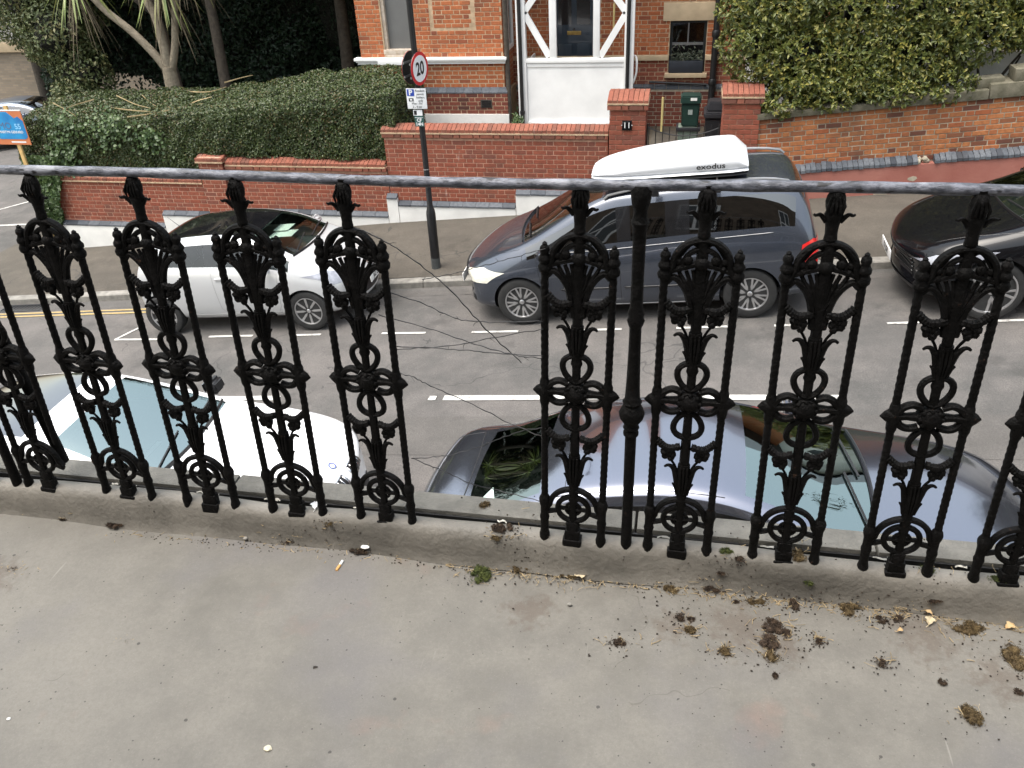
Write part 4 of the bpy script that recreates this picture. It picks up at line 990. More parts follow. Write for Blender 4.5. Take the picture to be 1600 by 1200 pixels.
pts = np.array([[random.uniform(vx0 + .05, vx1 - .05), MY + random.uniform(-.04, .04), vz0 + .21 + abs(random.gauss(0, .09))] for _ in range(260)])
M_LGREY = m_leaf('grey_leaf', (.05, .065, .045), (.10, .12, .08), (.14, .14, .09))
link('window_plant', leaf_mesh('window_plant', pts, np.tile([0, -1, .5], (260, 1)), .07, .22), None, M_LGREY); tag(bpy.data.objects['window_plant'], 'wispy grey-green plant growing in the window box', 'plant')
# next window, pale mint frame, mostly behind the shrub
q0 = atY(1143, 20, MY).x
nw = MB().box(q0, q0 + .12, MY - .05, MY + .1, fz1 + .55, TOP + .8).box(q0, q0 + 1.4, MY - .051, MY + .099, fz1 + .5, fz1 + .56).build('window_frame', pmat('mint_white_paint', (.62, .68, .64), .5, .05, 4), hs_, False)
MB().box(q0 + .12, q0 + 1.4, MY - .006, MY - .002, fz1 + .56, TOP + .8).build('pane', M_BLACKG, nw, False)
# black rainwater pipe beside the small window
a, c = atY(1122, 0, MY - .12), atY(1111, 165, MY - .12)
ppx = (a.x + c.x) / 2
dpp = MB().tube([(ppx, MY - .10, GZ), (ppx, MY - .10, TOP + .8)], .055, 12).build('drainpipe', M_BLACK, hs_)
for zz in (atY(1115, 52, MY - .1).z, atY(1112, 128, MY - .1).z): MB().lathe([(.068, -.06), (.072, -.05), (.072, .04), (.060, .06)], (ppx, MY - .10, zz), 12).build('collar', M_BLACK, dpp)
MB().tube([(ppx - 1.15, MY - .06, mzd1 + .06), (ppx - .1, MY - .06, mzd1 + .01)], .022, 8).build('waste_pipe', M_BLACK, hs_)
MB().tube([(ppx, MY - .06, atY(1112, 82, MY).z), (ppx + .7, MY - .06, atY(1140, 82, MY).z)], .02, 8).build('overflow_pipe', M_BLACK, hs_)
# door
M_DOOR = pmat('blue_door_paint', (.014, .024, .036), .3, .15, 6, coat=.4)
door = MB().box(dx0, dx1, MY - .02, MY + .03, dz0 - .8, TOP + .25).build('door', M_DOOR, hs_, False)
dcx = (dx0 + dx1) / 2; ds = (dx1 - dx0)
for (a, c) in ((dx0 + .05 * ds, dcx - .04 * ds), (dcx + .04 * ds, dx1 - .05 * ds)):
    MB().box(a + .02, c - .02, MY - .032, MY - .0215, dz0 - .55, atY(900, 68, MY).z, .006).build('door_panel', M_DOOR, door)
    MB().box(a + .02, c - .02, MY - .026, MY - .0215, atY(900, 38, MY).z, TOP + .2).build('door_glass', M_BLACKG, door, False)
MB().box(dcx - .13, dcx + .13, MY - .034, MY - .0215, atY(900, 54, MY).z, atY(900, 48, MY).z, .003).build('letter_plate', pmat('brass', (.35, .24, .08), .35, .2, 20, metal=.8), door)
MB().ball((dcx, MY - .05, atY(900, 45, MY).z), .022).build('door_knob', M_BLACKG, door)
MB().box(dx0 - .10, dx0, MY - .05, MY + .05, dz0 - .8, TOP + .25).box(dx1, dx1 + .10, MY - .05, MY + .05, dz0 - .8, TOP + .25).build('door_frame', M_WHITE, hs_, False)
# timber porch
po = empty('timber_porch', (0, 0, 0)); tag(po, 'white painted timber porch with diagonal bracing in front of the blue door', 'porch')
PY = HY
def ox(px, py=60): return atY(px, py, PY).x
def oz(py, px=890): return atY(px, py, PY).z
pz0 = GZ - .2; ptop = 1.3
for (a, c, nm) in ((ox(807), ox(821), 'post'), (ox(976), ox(991), 'post')):
    MB().box(a, c, PY - .02, PY + .12, pz0, ptop, .004).build(nm, M_WHITE, po)
for (a, c) in ((ox(858, 50), ox(869, 50)), (ox(927, 50), ox(937, 50))):
    MB().box(a, c, PY + .0, PY + .08, oz(92) + .002, ptop, .004).build('mullion', M_WHITE, po)
L, R2 = ox(821), ox(976); ml, mr = ox(858, 50), ox(937, 50)
MB().box(L, R2, PY - .015, PY + .11, oz(98), oz(91.5), .004).build('rail', M_WHITE, po)
MB().box(L + .004, R2 - .004, PY + .02, PY + .05, pz0, oz(98)).build('panel', M_WHITE, po, False)
MB().box(L + .004, R2 - .004, PY + .006, PY + .019, oz(105), oz(99), .003).box(L + .004, R2 - .004, PY - .03, PY + .019, oz(197) - .2, oz(190), .003).build('panel_moulding', M_WHITE, po)
def brace(xa, za, xb, zb3):
    d = Vector((xb - xa, zb3 - za)); p = Vector((-d.y, d.x)).normalized() * .055
    MB().plate([(xa + p.x, za + p.y), (xa - p.x, za - p.y), (xb - p.x, zb3 - p.y), (xb + p.x, zb3 + p.y)], PY + .01, PY + .07, .003).build('brace', M_WHITE, po)
brace(ml - .01, oz(89), L - .02, oz(20, 825)); brace(L - .02, oz(20, 825), ml + .02, oz(-40, 860))
brace(mr + .01, oz(89, 940), R2 + .02, oz(20, 975)); brace(R2 + .02, oz(20, 975), mr - .02, oz(-40, 940))
for xx in (L + .002, R2 - .03):      # sides of the porch
    MB().box(xx, xx + .028, PY + .1, MY - .05, pz0, oz(96), .002).build('side_panel', M_WHITE, po)
MB().box(L - .25, R2 + .25, PY - .35, MY, ptop, ptop + .12).build('canopy', M_WHITE, po, False)
for px in (813, 982):
    xx = ox(px); MB().tube([(xx, PY - .055, pz0), (xx, PY - .055, ptop)], .034, 10).build('downpipe', M_BLACK, po)
    MB().lathe([(.046, -.03), (.048, 0), (.046, .03)], (xx, PY - .055, oz(175)), 10).build('pipe_collar', M_BLACK, po)
M_YELR = pmat('cream_handrail', (.62, .50, .22), .45, .1, 8)
g1 = MB().tube(smooth_path([(ox(953) , MY - .03, atY(953, 6, MY).z), (ox(953), MY - .10, atY(953, 10, MY).z), (ox(953), MY - .10, atY(952, 48, MY).z), (ox(953), MY - .03, atY(952, 52, MY).z)]), .020, 8).build('grab_rail', M_YELR, None); tag(g1, 'cream grab rail beside the blue door inside the porch', 'handrail')
hr = [atY(990, 87, PY + .2), atY(994, 89, PY + .15), atY(995, 100, PY + .1), atY(994, 115, PY + .1), atY(989, 130, PY + .1)]
tag(MB().tube(smooth_path(hr), .019, 8).build('porch_handrail', M_WHITE, None), 'bent white handrail on the outer side of the porch', 'handrail')
yr = atY(1036, 152, MY - .5); yb = atY(1035, 216, MY - .5)
tag(MB().tube([(yr.x, yr.y, GZ - .1), (yr.x, yr.y, yr.z)], .024, 10).build('step_handrail', M_YELR, None), 'cream upright handrail standing beside the front path', 'handrail')

# ------------------------------------------------------------------ front garden, gate and bins
tag(MB().box(-11.6, 9, W + .33, MY + 8, GZ - 1.5, GZ).build('garden_ground', pmat('garden_soil', (.075, .06, .042), .9, .3, 6, .5, 30, world=True), None, False), 'earth of the front gardens behind the walls', kind='structure')
tag(MB().box(-.6, .545, W - .2, W + .33, -3.5, -3.02).box(-.6, .545, W + .33, MY - .4, GZ - .1, GZ + .012).build('front_path', M_PAVE, None, False), 'path leading in through the iron gate', kind='structure')
gt = empty('iron_gate', (-.6, W + .1, -2.95)); tag(gt, 'low black iron gate between the two brick pillars', 'gate')
gz1 = -1.98
for q in range(11):
    xx = .045 + q * .106; hh = .88 + .09 * abs(q - 5) / 5
    MB().tube([(xx, 0, 0), (xx, 0, hh)], .0075, 6).build('bar', M_BLACK, gt)
MB().tube([(.02 + 1.1 * t, 0, .88 - .10 + .13 * (2 * t - 1) ** 2) for t in np.linspace(0, 1, 14)], .009, 6).build('top_rail', M_BLACK, gt)
MB().tube([(.02, 0, .10), (1.12, 0, .10)], .009, 6).build('bottom_rail', M_BLACK, gt); 
for xx in (.018, 1.122): MB().tube([(xx, 0, 0), (xx, 0, .96)], .014, 6).build('stile', M_BLACK, gt)
def bin_body(mb, w, d, z0, z1, tp=.86):
    a, c = w / 2, d / 2
    vs = [(-a * tp, -c * tp, z0), (a * tp, -c * tp, z0), (a * tp, c * tp, z0), (-a * tp, c * tp, z0), (-a, -c, z1), (a, -c, z1), (a, c, z1), (-a, c, z1)]
    bm = bmesh.new(); vv = [bm.verts.new(v) for v in vs]
    for f in ((3, 2, 1, 0), (4, 5, 6, 7), (0, 1, 5, 4), (1, 2, 6, 5), (2, 3, 7, 6), (3, 0, 4, 7)): bm.faces.new([vv[i] for i in f])
    bmesh.ops.bevel(bm, geom=list(bm.edges), offset=.02, segments=2, affect='EDGES'); return mb.bm(bm)
M_BING = pmat('green_bin_plastic', (.012, .035, .028), .4, .15, 8); M_BINK = pmat('charcoal_bin_plastic', (.022, .022, .026), .45, .15, 8)
by_ = 15.3
p1_, p2_ = atY(1063, 195, by_), atY(1095, 147, by_)
bn = empty('recycling_box', ((p1_.x + p2_.x) / 2, by_, p1_.z)); tag(bn, 'dark green lidded recycling bin on a pale tub inside the gate', 'bin')
bh = p2_.z - p1_.z; bw = p2_.x - p1_.x
bin_body(MB(), bw, bw * .9, 0, bh * .72, .9).build('body', M_BING, bn)
bin_body(MB(), bw * 1.08, bw * 1.0, bh * .74, bh * 1.0, 1.04).build('lid', M_BING, bn)
MB().box(-bw * .02, bw * .32, -bw * .535, -bw * .52, bh * .86, bh * .95).build('lid_sticker', M_PAPER, bn, False)
MB().box(-bw * .12, bw * .12, -bw * .452, -bw * .44, bh * .40, bh * .56).build('white_print', pmat('faded_print', (.28, .32, .30), .6, .5, 90), bn, False)
tb = empty('pale_tub', ((p1_.x + p2_.x) / 2 - .02, by_, GZ)); tag(tb, 'pale green plastic tub under the recycling bin', 'tub')
bin_body(MB(), bw * 1.2, bw * 1.0, 0, p1_.z - GZ - .005, .85).build('body', pmat('pale_green_plastic', (.16, .20, .165), .5, .3, 9), tb)
MB().box(-bw * .66, bw * .66, -bw * .56, bw * .56, p1_.z - GZ - .07, p1_.z - GZ - .008, .01).build('rim', M_BINK, tb)
c1_ = atY(1120, 195, 14.9)
wb_ = empty('wheelie_bin', (c1_.x, 14.9, GZ)); tag(wb_, 'charcoal wheelie bin beside the hidden gate pillar', 'bin')
hz_ = atY(1120, 180, 14.9).z - GZ
bin_body(MB(), .42, .5, .06, hz_, .82).build('body', M_BINK, wb_)
bin_body(MB(), .46, .55, hz_ + .005, hz_ + .10, 1.02).build('lid', M_BINK, wb_)
bin_body(MB(), .34, .3, hz_ + .105, hz_ + .26, 1.15).build('lid_hump', M_BINK, wb_)
for s in (-1, 1): MB().lathe([(.07, -.02), (.085, -.02), (.085, .02), (.07, .02)], (s * .19, .2, .085), 14, 'X').build('wheel', M_TYRE, wb_)

# pale house next door, behind the shrub
nh = empty('pale_house', (0, 0, 0)); tag(nh, 'pale rendered house next door glimpsed above the shrub', 'house')
MB().box(6.6, 17, 17.2, 25, -3.5, 4.2).build('wall', M_WHITED, nh, False); MB().add([(6.3, 16.9, 4.2), (17.3, 16.9, 4.2), (17.3, 25, 4.2), (6.3, 25, 4.2), (6.3, 21, 7), (17.3, 21, 7)], [(0, 1, 5, 4), (2, 3, 4, 5), (0, 4, 3), (1, 2, 5)]).build('roof', M_SLATE, nh, False)
for ux in (8.2, 10.8, 13.6):
    for uz in (-1.6, 1.4):
        o = MB().box(ux - .6, ux + .6, 17.15, 17.22, uz, uz + 1.7).build('window', M_WHITE, nh, False); MB().box(ux - .5, ux + .5, 17.14, 17.148, uz + .1, uz + 1.6).build('pane', M_BLACKG, o, False)
# ------------------------------------------------------------------ planting
M_HEDGE = m_leaf('hedge_leaf', (.022, .038, .011), (.062, .086, .026), (.13, .09, .038), .4, .12, .85)
M_IVY = m_leaf('ivy_leaf', (.032, .062, .020), (.065, .105, .034), (.12, .17, .065), .35, .15, .75)
M_SHRUB = m_leaf('variegated_shrub_leaf', (.038, .058, .014), (.130, .148, .034), (.31, .27, .06), .38, .22, .72)
M_DARKL = m_leaf('shade_leaf', (.008, .020, .010), (.020, .042, .020), (.035, .055, .025), .45, .1, .85)  # leaf greens darkened to carry the shade under the crowns
M_PALEL = m_leaf('olive_tree_leaf', (.045, .062, .022), (.10, .125, .048), (.19, .17, .075), .5, .2, .7)
M_CORD = m_leaf('strap_leaf', (.11, .16, .035), (.20, .25, .07), (.28, .26, .12), .4, .2, .6)
M_DRY = pmat('dry_frond', (.30, .22, .11), .8, .35, 9, col2=(.46, .36, .20))
M_CORE = pmat('foliage_shade', (.012, .013, .008), .95, .4, 9, 1.0, 14, world=True, bdist=.08)  # near-black fill standing for the shade inside foliage
def lump(P, s=1.0):
    x, y, z = P[:, 0], P[:, 1], P[:, 2]
    return (np.sin(x * 3.1 * s + y * 1.7) * np.sin(z * 4.3 * s + x) + .6 * np.sin(x * 7.7 * s + 2 * z) * np.sin(y * 6.1 * s + z * 5.2) + .4 * np.sin(x * 15 * s) * np.sin(z * 13 * s + y * 11 * s))
hx = [-12.3, -11.9, -9.5, -8.5, -7, -5.6, -4.7]; hz = [-2.3, -2.02, -2.0, -1.92, -1.74, -1.60, -1.60]
def htop(x): return np.interp(x, hx, hz)
def hbot(x): return np.interp(x, [-12.3, -8.5, -8.4, -4.7], [-3.0, -2.90, -2.60, -2.62])
hedge = empty('clipped_hedge', (-8.4, 14.0, GZ)); tag(hedge, 'long dark green clipped hedge behind the stepped brick wall', 'hedge')
def hset(o): o.location = (8.4, -14.0, -GZ); return o
n = 46000; x = rng.uniform(-12.1, -4.72, n); zt, zb_ = htop(x), hbot(x); z = zb_ + (zt - zb_) * rng.uniform(0, 1, n) ** .9
y = np.full(n, 13.30); P1 = np.stack([x, y, z], 1); d = lump(P1) * .05 + rng.exponential(.035, n) - .03 + .10 * ((z - zb_) / (zt - zb_) > .9) * ((z - zb_) / (zt - zb_) - .9) * 10
P1[:, 1] += d; N1 = np.tile([0., -1., .35], (n, 1))
n2 = 40000; x = rng.uniform(-12.1, -4.72, n2); y = rng.uniform(13.33, 15.1, n2); P2 = np.stack([x, y, htop(x) + .08 * (y - 13.3)], 1); P2[:, 2] += lump(P2) * .045 - rng.exponential(.03, n2) + .02; N2 = np.tile([0., -.25, 1.], (n2, 1))
n3 = 9000; y = rng.uniform(13.3, 15.0, n3); e = rng.integers(0, 2, n3); x = np.where(e == 0, -4.72, -12.12); z = rng.uniform(-2.7, -1.6, n3); z = np.minimum(z, htop(x)); P3 = np.stack([x, y, z], 1); P3[:, 0] += lump(P3[:, [1, 0, 2]]) * .05; N3 = np.stack([np.where(e == 0, 1., -1.), np.zeros(n3), np.full(n3, .3)], 1)
PP = np.concatenate([P1, P2, P3]); NN = np.concatenate([N1, N2, N3])
hset(link('foliage', leaf_mesh('foliage', PP, NN, .042, .55, .7), hedge, M_HEDGE))
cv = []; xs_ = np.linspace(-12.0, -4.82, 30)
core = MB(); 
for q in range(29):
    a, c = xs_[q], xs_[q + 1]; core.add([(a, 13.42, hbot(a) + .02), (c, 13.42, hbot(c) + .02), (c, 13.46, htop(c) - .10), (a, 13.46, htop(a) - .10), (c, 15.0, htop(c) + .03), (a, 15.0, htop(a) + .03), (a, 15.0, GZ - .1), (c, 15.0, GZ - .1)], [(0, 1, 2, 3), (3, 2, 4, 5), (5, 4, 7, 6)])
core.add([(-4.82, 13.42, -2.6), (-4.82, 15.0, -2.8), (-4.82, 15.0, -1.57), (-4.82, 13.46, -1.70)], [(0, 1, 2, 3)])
hset(core.build('shade_core', M_CORE, hedge, False))  # solid dark shell added to stop see-through, coloured as inner shade
# ivy at the corner, over the end of the wall
iv = empty('ivy', (-11.7, 13.1, -4.3)); tag(iv, 'ivy trailing down over the end of the brick wall by the sale board', 'ivy')
n = 3600; t = rng.uniform(0, 1, n); x = -11.95 + rng.uniform(0, 1, n) * (.18 + .55 * t ** .7) ; z = -4.2 + 1.6 * t; P = np.stack([x, 13.12 - .05 * rng.uniform(0, 1, n) + .05 * np.sin(x * 9 + z * 7), z], 1)
o = link('foliage', leaf_mesh('ivy_foliage', P, np.tile([0., -1., .3], (n, 1)), .07, .8, .5), iv, M_IVY); o.location = (11.7, -13.1, 4.3)
o = MB().tube([(-11.9, 13.17, -4.25), (-11.75, 13.16, -3.6), (-11.6, 13.16, -3.0)], [.02, .015, .008], 6).build('stem', M_BARKD, iv); o.location = (11.7, -13.1, 4.3)
iv2 = empty('ivy', (-9.5, 13.3, -2.2)); tag(iv2, 'pale ivy leaves creeping over the left face of the hedge', 'ivy')
n = 1100; c0 = np.array([[-11.1, 13.2, -2.45], [-9.9, 13.2, -2.05], [-10.2, 13.2, -2.2], [-9.3, 13.2, -2.3], [-11.2, 13.2, -2.75], [-10.9, 13.2, -2.05]]); k = rng.integers(0, 6, n); P = c0[k] + rng.normal(0, 1, (n, 3)) * np.array([.16, .03, .13])
o = link('foliage', leaf_mesh('ivy_foliage', P, np.tile([0., -1., .5], (n, 1)), .065, .85, .45), iv2, M_IVY); o.location = (9.5, -13.3, 2.2)
# dry cordyline leaves fallen on the hedge
fr = [((175, 176), (240, 181), (290, 178)), ((200, 187), (250, 183), (320, 176)), ((185, 160), (215, 172), (245, 178)), ((150, 165), (120, 172), (100, 178)), ((225, 160), (238, 170), (250, 176)), ((260, 172), (268, 178), (280, 181)), ((228, 187), (238, 181), (262, 180)), ((300, 157), (330, 160), (358, 155)), ((355, 148), (380, 143), (400, 141)), ((85, 168), (105, 178), (120, 186)), ((290, 180), (310, 172), (335, 168))]
for q, f in enumerate(fr):
    pts = []
    for (px, py) in f:
        Y = 13.45 + (187 - py) * .045; p = atY(px, py, Y); p.z = max(p.z, float(htop(p.x)) + .08 * (Y - 13.3) + .03); pts.append(p)
    W_ = smooth_path(pts, 6); o = MB().tube(W_, lerpl(.014, .004, len(W_)), 4, flat=(.3, 1)).build('dry_frond', M_DRY, None)
    tag(o, ['long straw-coloured strap leaf lying level along the middle of the hedge top', 'straw-coloured strap leaf rising to the right along the hedge edge', 'slanting dry strap leaf left of the cordyline trunk', 'dry strap leaf drooping left over the ivy', 'short dry strap leaf pointing down at the hedge edge', 'short dry scrap of strap leaf below the cordyline trunk', 'dry strap leaf hooked over the front edge of the hedge', 'dry strap leaf right of the cordyline trunk', 'dry strap leaf farthest right on the hedge top', 'dry strap leaf farthest left on the hedge', 'dry strap leaf curving up below the fork of the cordyline'][q], 'dry leaf', 'dry leaves fallen on the hedge')
# cordyline tree
ct = empty('cordyline_tree', (-9.88, 15.2, GZ)); tag(ct, 'cordyline tree with a forked pale trunk rising behind the hedge', 'tree')
def loc(p): return Vector(p) - Vector((-9.88, 15.2, GZ))
fork = (-9.86, 15.2, -1.46)
tips = [(-11.30, 15.1, .22), (-9.95, 15.35, .95), (-9.12, 15.25, .75)]
tr = MB()
tr.tube(smooth_path([loc((-9.82, 15.2, GZ - .1)), loc((-9.87, 15.2, -2.1)), loc(fork)]), lerpl(.17, .125, 13), 12)
tr.tube(smooth_path([loc((-9.86, 15.2, -1.60)), loc((-10.08, 15.18, -1.22)), loc((-10.42, 15.15, -.80)), loc((-10.85, 15.1, -.38)), loc(tips[0])]), lerpl(.085, .06, 25), 10)
tr.tube(smooth_path([loc((-9.87, 15.2, -1.62)), loc((-9.86, 15.22, -1.05)), loc((-9.92, 15.28, -.55)), loc((-10.1, 15.3, 0)), loc(tips[1])]), lerpl(.105, .06, 25), 10)
tr.tube(smooth_path([loc((-9.82, 15.2, -1.56)), loc((-9.62, 15.2, -1.1)), loc((-9.46, 15.22, -.5)), loc((-9.3, 15.25, .1)), loc(tips[2])]), lerpl(.075, .05, 25), 10)
tr.tube(smooth_path([loc((-9.9, 15.26, -.62)), loc((-9.76, 15.28, -.3)), loc((-9.62, 15.3, .2))]), lerpl(.05, .035, 13), 8)
tr.build('trunk', M_BARK, ct)
def strap(mb, base, d, L, droop, w):
    pts = []; d = d.normalized()
    for q in range(7):
        t = q / 6; p = base + d * (L * t) + Vector((0, 0, -droop * L * t * t)); pts.append(p)
    sd = d.cross(Vector((0, 0, 1)));
    if sd.length < .05: sd = Vector((1, 0, 0))
    sd.normalize(); vs = []; fs = []
    for q, p in enumerate(pts):
        ww = w * math.sin(PI * min(.97, .12 + .85 * q / 6)) ; vs += [p - sd * ww, p + sd * ww]
        if q: fs.append((2 * q - 2, 2 * q - 1, 2 * q + 1, 2 * q))
    mb.add(vs, fs)
gl_, dl_ = MB(), MB()
for tp in tips + [(-9.62, 15.3, .2)]:
    b0 = loc(tp)
    for q in range(62):
        a = random.uniform(0, 2 * PI); el = random.uniform(-.9, 1.3); d = Vector((math.cos(a) * math.cos(el), math.sin(a) * math.cos(el), math.sin(el)))
        strap(gl_, b0 + d * .05, d, random.uniform(.6, .9), random.uniform(.25, .7), .018)
    for q in range(40):
        a = random.uniform(0, 2 * PI); d = Vector((math.cos(a), math.sin(a), random.uniform(-1.6, -.5)))
        strap(dl_, b0 + Vector((0, 0, -.1 - random.uniform(0, .35))), d, random.uniform(.4, .9), random.uniform(.5, 1.1), .010)
gl_.build('crown', M_CORD, ct); dl_.build('dead_leaf_skirt', pmat('dead_cordyline_leaf', (.10, .08, .05), .9, .4, 12), ct)
# trees whose crowns roof over the dark garden
def tree(name, label, base, crowns, mat, leaf, count, trunk_r=.16, core_f=.72, asp=.5, trunkm=None):
    t = empty(name, base); tag(t, label, 'tree', 'trees behind the hedge'); bv = Vector(base)
    mb = MB(); top = Vector(crowns[0][0])
    mid = Vector(((base[0] * .6 + top.x * .4) + .1, (base[1] * .6 + top.y * .4), base[2] + (top.z - base[2]) * .5))
    mb.tube(smooth_path([bv - bv, mid - bv, top - bv]), lerpl(trunk_r, trunk_r * .5, 13), 10)
    for (c, rr) in crowns[1:]:
        c = Vector(c); mb.tube(smooth_path([mid - bv, (mid + c) * .5 - bv + Vector((0, 0, .1)), c - bv]), lerpl(trunk_r * .5, .03, 13), 7)
    mb.build('trunk', trunkm or M_BARKD, t)
    Ps, Ns = [], []; tot = sum(rr[0] * rr[1] + rr[1] * rr[2] + rr[0] * rr[2] for _, rr in crowns); co_ = MB()
    for (c, rr) in crowns:
        k = int(count * (rr[0] * rr[1] + rr[1] * rr[2] + rr[0] * rr[2]) / tot)
        d = rng.normal(0, 1, (k, 3)); d /= np.linalg.norm(d, axis=1)[:, None]
        rad = (1 - rng.exponential(.10, k).clip(0, .5)) * (1 + .10 * lump(d * 1.3, 1.3))
        P = np.array(c) + d * np.array(rr) * rad[:, None]; Ps.append(P); Ns.append(d)
        if core_f > 0: co_.ball(tuple(Vector(c) - bv), 1.0, 14, 10, rr[0] * core_f, rr[1] * core_f, rr[2] * core_f, .12)
    P = np.concatenate(Ps) - np.array(base)
    cr = link('crown', leaf_mesh('crown', P, np.concatenate(Ns) + np.array([0, 0, .3]), leaf, asp, .7), t, mat)
    if core_f > 0: link('inner_shade_core', co_.mesh('inner_shade_core', False), t, M_CORE)  # opaque blobs added inside the crown to block light and read as shade
    return t
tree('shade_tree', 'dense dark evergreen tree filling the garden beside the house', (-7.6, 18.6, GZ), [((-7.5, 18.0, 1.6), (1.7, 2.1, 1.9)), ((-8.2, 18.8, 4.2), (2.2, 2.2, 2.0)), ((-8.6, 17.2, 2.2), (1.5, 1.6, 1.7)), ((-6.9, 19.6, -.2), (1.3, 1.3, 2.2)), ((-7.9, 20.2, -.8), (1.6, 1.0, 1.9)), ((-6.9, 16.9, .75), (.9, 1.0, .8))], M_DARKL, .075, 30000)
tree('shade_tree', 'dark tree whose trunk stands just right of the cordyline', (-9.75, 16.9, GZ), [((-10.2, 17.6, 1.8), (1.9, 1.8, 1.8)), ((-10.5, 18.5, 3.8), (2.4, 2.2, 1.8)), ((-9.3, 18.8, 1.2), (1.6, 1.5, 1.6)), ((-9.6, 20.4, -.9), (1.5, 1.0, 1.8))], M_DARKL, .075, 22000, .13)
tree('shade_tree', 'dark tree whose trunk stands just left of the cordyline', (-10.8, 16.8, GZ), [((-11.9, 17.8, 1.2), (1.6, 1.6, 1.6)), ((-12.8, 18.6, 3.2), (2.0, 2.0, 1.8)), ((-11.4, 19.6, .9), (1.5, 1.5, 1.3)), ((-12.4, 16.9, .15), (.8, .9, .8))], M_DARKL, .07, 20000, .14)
tree('olive_tree', 'grey-green leafy tree at the street corner behind the sale board', (-13.0, 17.2, -4.4), [((-13.5, 16.9, -.35), (1.25, 1.2, 1.25)), ((-12.7, 16.0, -.95), (.75, .7, .75)), ((-14.6, 17.6, .1), (1.2, 1.2, 1.2)), ((-12.9, 16.3, .35), (1.0, 1.0, .8)), ((-12.4, 16.0, -1.75), (.6, .6, .6))], M_PALEL, .085, 26000, .12, .6)
tree('corner_tree', 'yellow-green tree far down the side street', (-21.5, 25.5, -5.4), [((-21, 25, .1), (2.3, 2.0, 1.6)), ((-18.5, 26, .6), (2.2, 2.0, 1.8)), ((-23, 26.5, .5), (2.2, 2.0, 2.2))], m_leaf('yellow_green_leaf', (.08, .11, .02), (.16, .20, .05), (.26, .26, .08), .5, .2, .7), .16, 16000, .2, .65)
sc2 = empty('evergreen_screen', (-9.9, 19.2, GZ)); tag(sc2, 'dark evergreen screen closing the back of the shaded garden', 'hedge')
A0, A1 = np.array([-14.2, 17.0]), np.array([-5.9, 21.4]); O2 = np.array([-9.9, 19.2, GZ])
def seen_gap(P):
    q = (P - CAM) @ RW; px, py = 800 + FPX * q[:, 0] / q[:, 2], 600 + FPX * q[:, 1] / q[:, 2]
    return (((px - 190) / 62) ** 2 + ((py - 140) / 24) ** 2) < 1
n = 52000; t = rng.uniform(0, 1, n); z = rng.uniform(GZ - 1.2, 2.6, n); xy = A0 + (A1 - A0) * t[:, None]; P = np.stack([xy[:, 0], xy[:, 1], z], 1)
dn = lump(P) * .22 + rng.exponential(.12, n) - .1; P[:, 0] += dn * -.47; P[:, 1] += dn * .88
drop = seen_gap(P) & (rng.uniform(0, 1, n) < .62)
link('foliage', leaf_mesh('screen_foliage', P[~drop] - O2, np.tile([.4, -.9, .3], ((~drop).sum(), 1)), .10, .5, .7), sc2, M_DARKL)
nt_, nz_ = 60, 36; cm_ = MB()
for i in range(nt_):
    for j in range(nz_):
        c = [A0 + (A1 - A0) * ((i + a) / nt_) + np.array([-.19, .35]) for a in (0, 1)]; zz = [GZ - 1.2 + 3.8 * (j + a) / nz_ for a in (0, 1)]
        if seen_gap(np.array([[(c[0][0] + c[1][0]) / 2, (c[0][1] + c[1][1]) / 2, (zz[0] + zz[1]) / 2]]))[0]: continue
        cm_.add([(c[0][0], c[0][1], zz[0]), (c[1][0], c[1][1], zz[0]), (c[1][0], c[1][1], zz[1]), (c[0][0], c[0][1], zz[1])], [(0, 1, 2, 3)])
o = cm_.build('shade_core', M_CORE, sc2, False); o.location = tuple(-O2)  # dark backing sheet, its colour stands for deep shade behind the leaves
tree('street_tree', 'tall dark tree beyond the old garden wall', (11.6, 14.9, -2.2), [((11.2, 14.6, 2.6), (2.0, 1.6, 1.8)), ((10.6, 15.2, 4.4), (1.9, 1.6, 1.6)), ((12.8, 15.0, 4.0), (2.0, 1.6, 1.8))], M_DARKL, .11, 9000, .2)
# scrubby bank between the corner and the hedge
bk = empty('bramble_bush', (-12.6, 15.6, -4.0)); tag(bk, 'tangled bramble bush between the hedge end and the corner tree', 'bush')
n = 14000; d = rng.normal(0, 1, (n, 3)); d /= np.linalg.norm(d, axis=1)[:, None]; P = np.array([0.25, .0, 1.15]) + d * np.array([.75, .9, 1.05]) * (1 + .12 * lump(d * 1.5))[:, None] * (1 - rng.exponential(.07, n).clip(0, .4))[:, None]
link('foliage', leaf_mesh('bramble_foliage', P, d, .065, .55, .7), bk, M_PALEL); link('shade_core', MB().ball((.25, 0, 1.15), 1, 14, 10, .58, .7, .85, .1).mesh('bramble_core', False), bk, M_CORE)  # solid ball inside the bush is coloured as inner shade
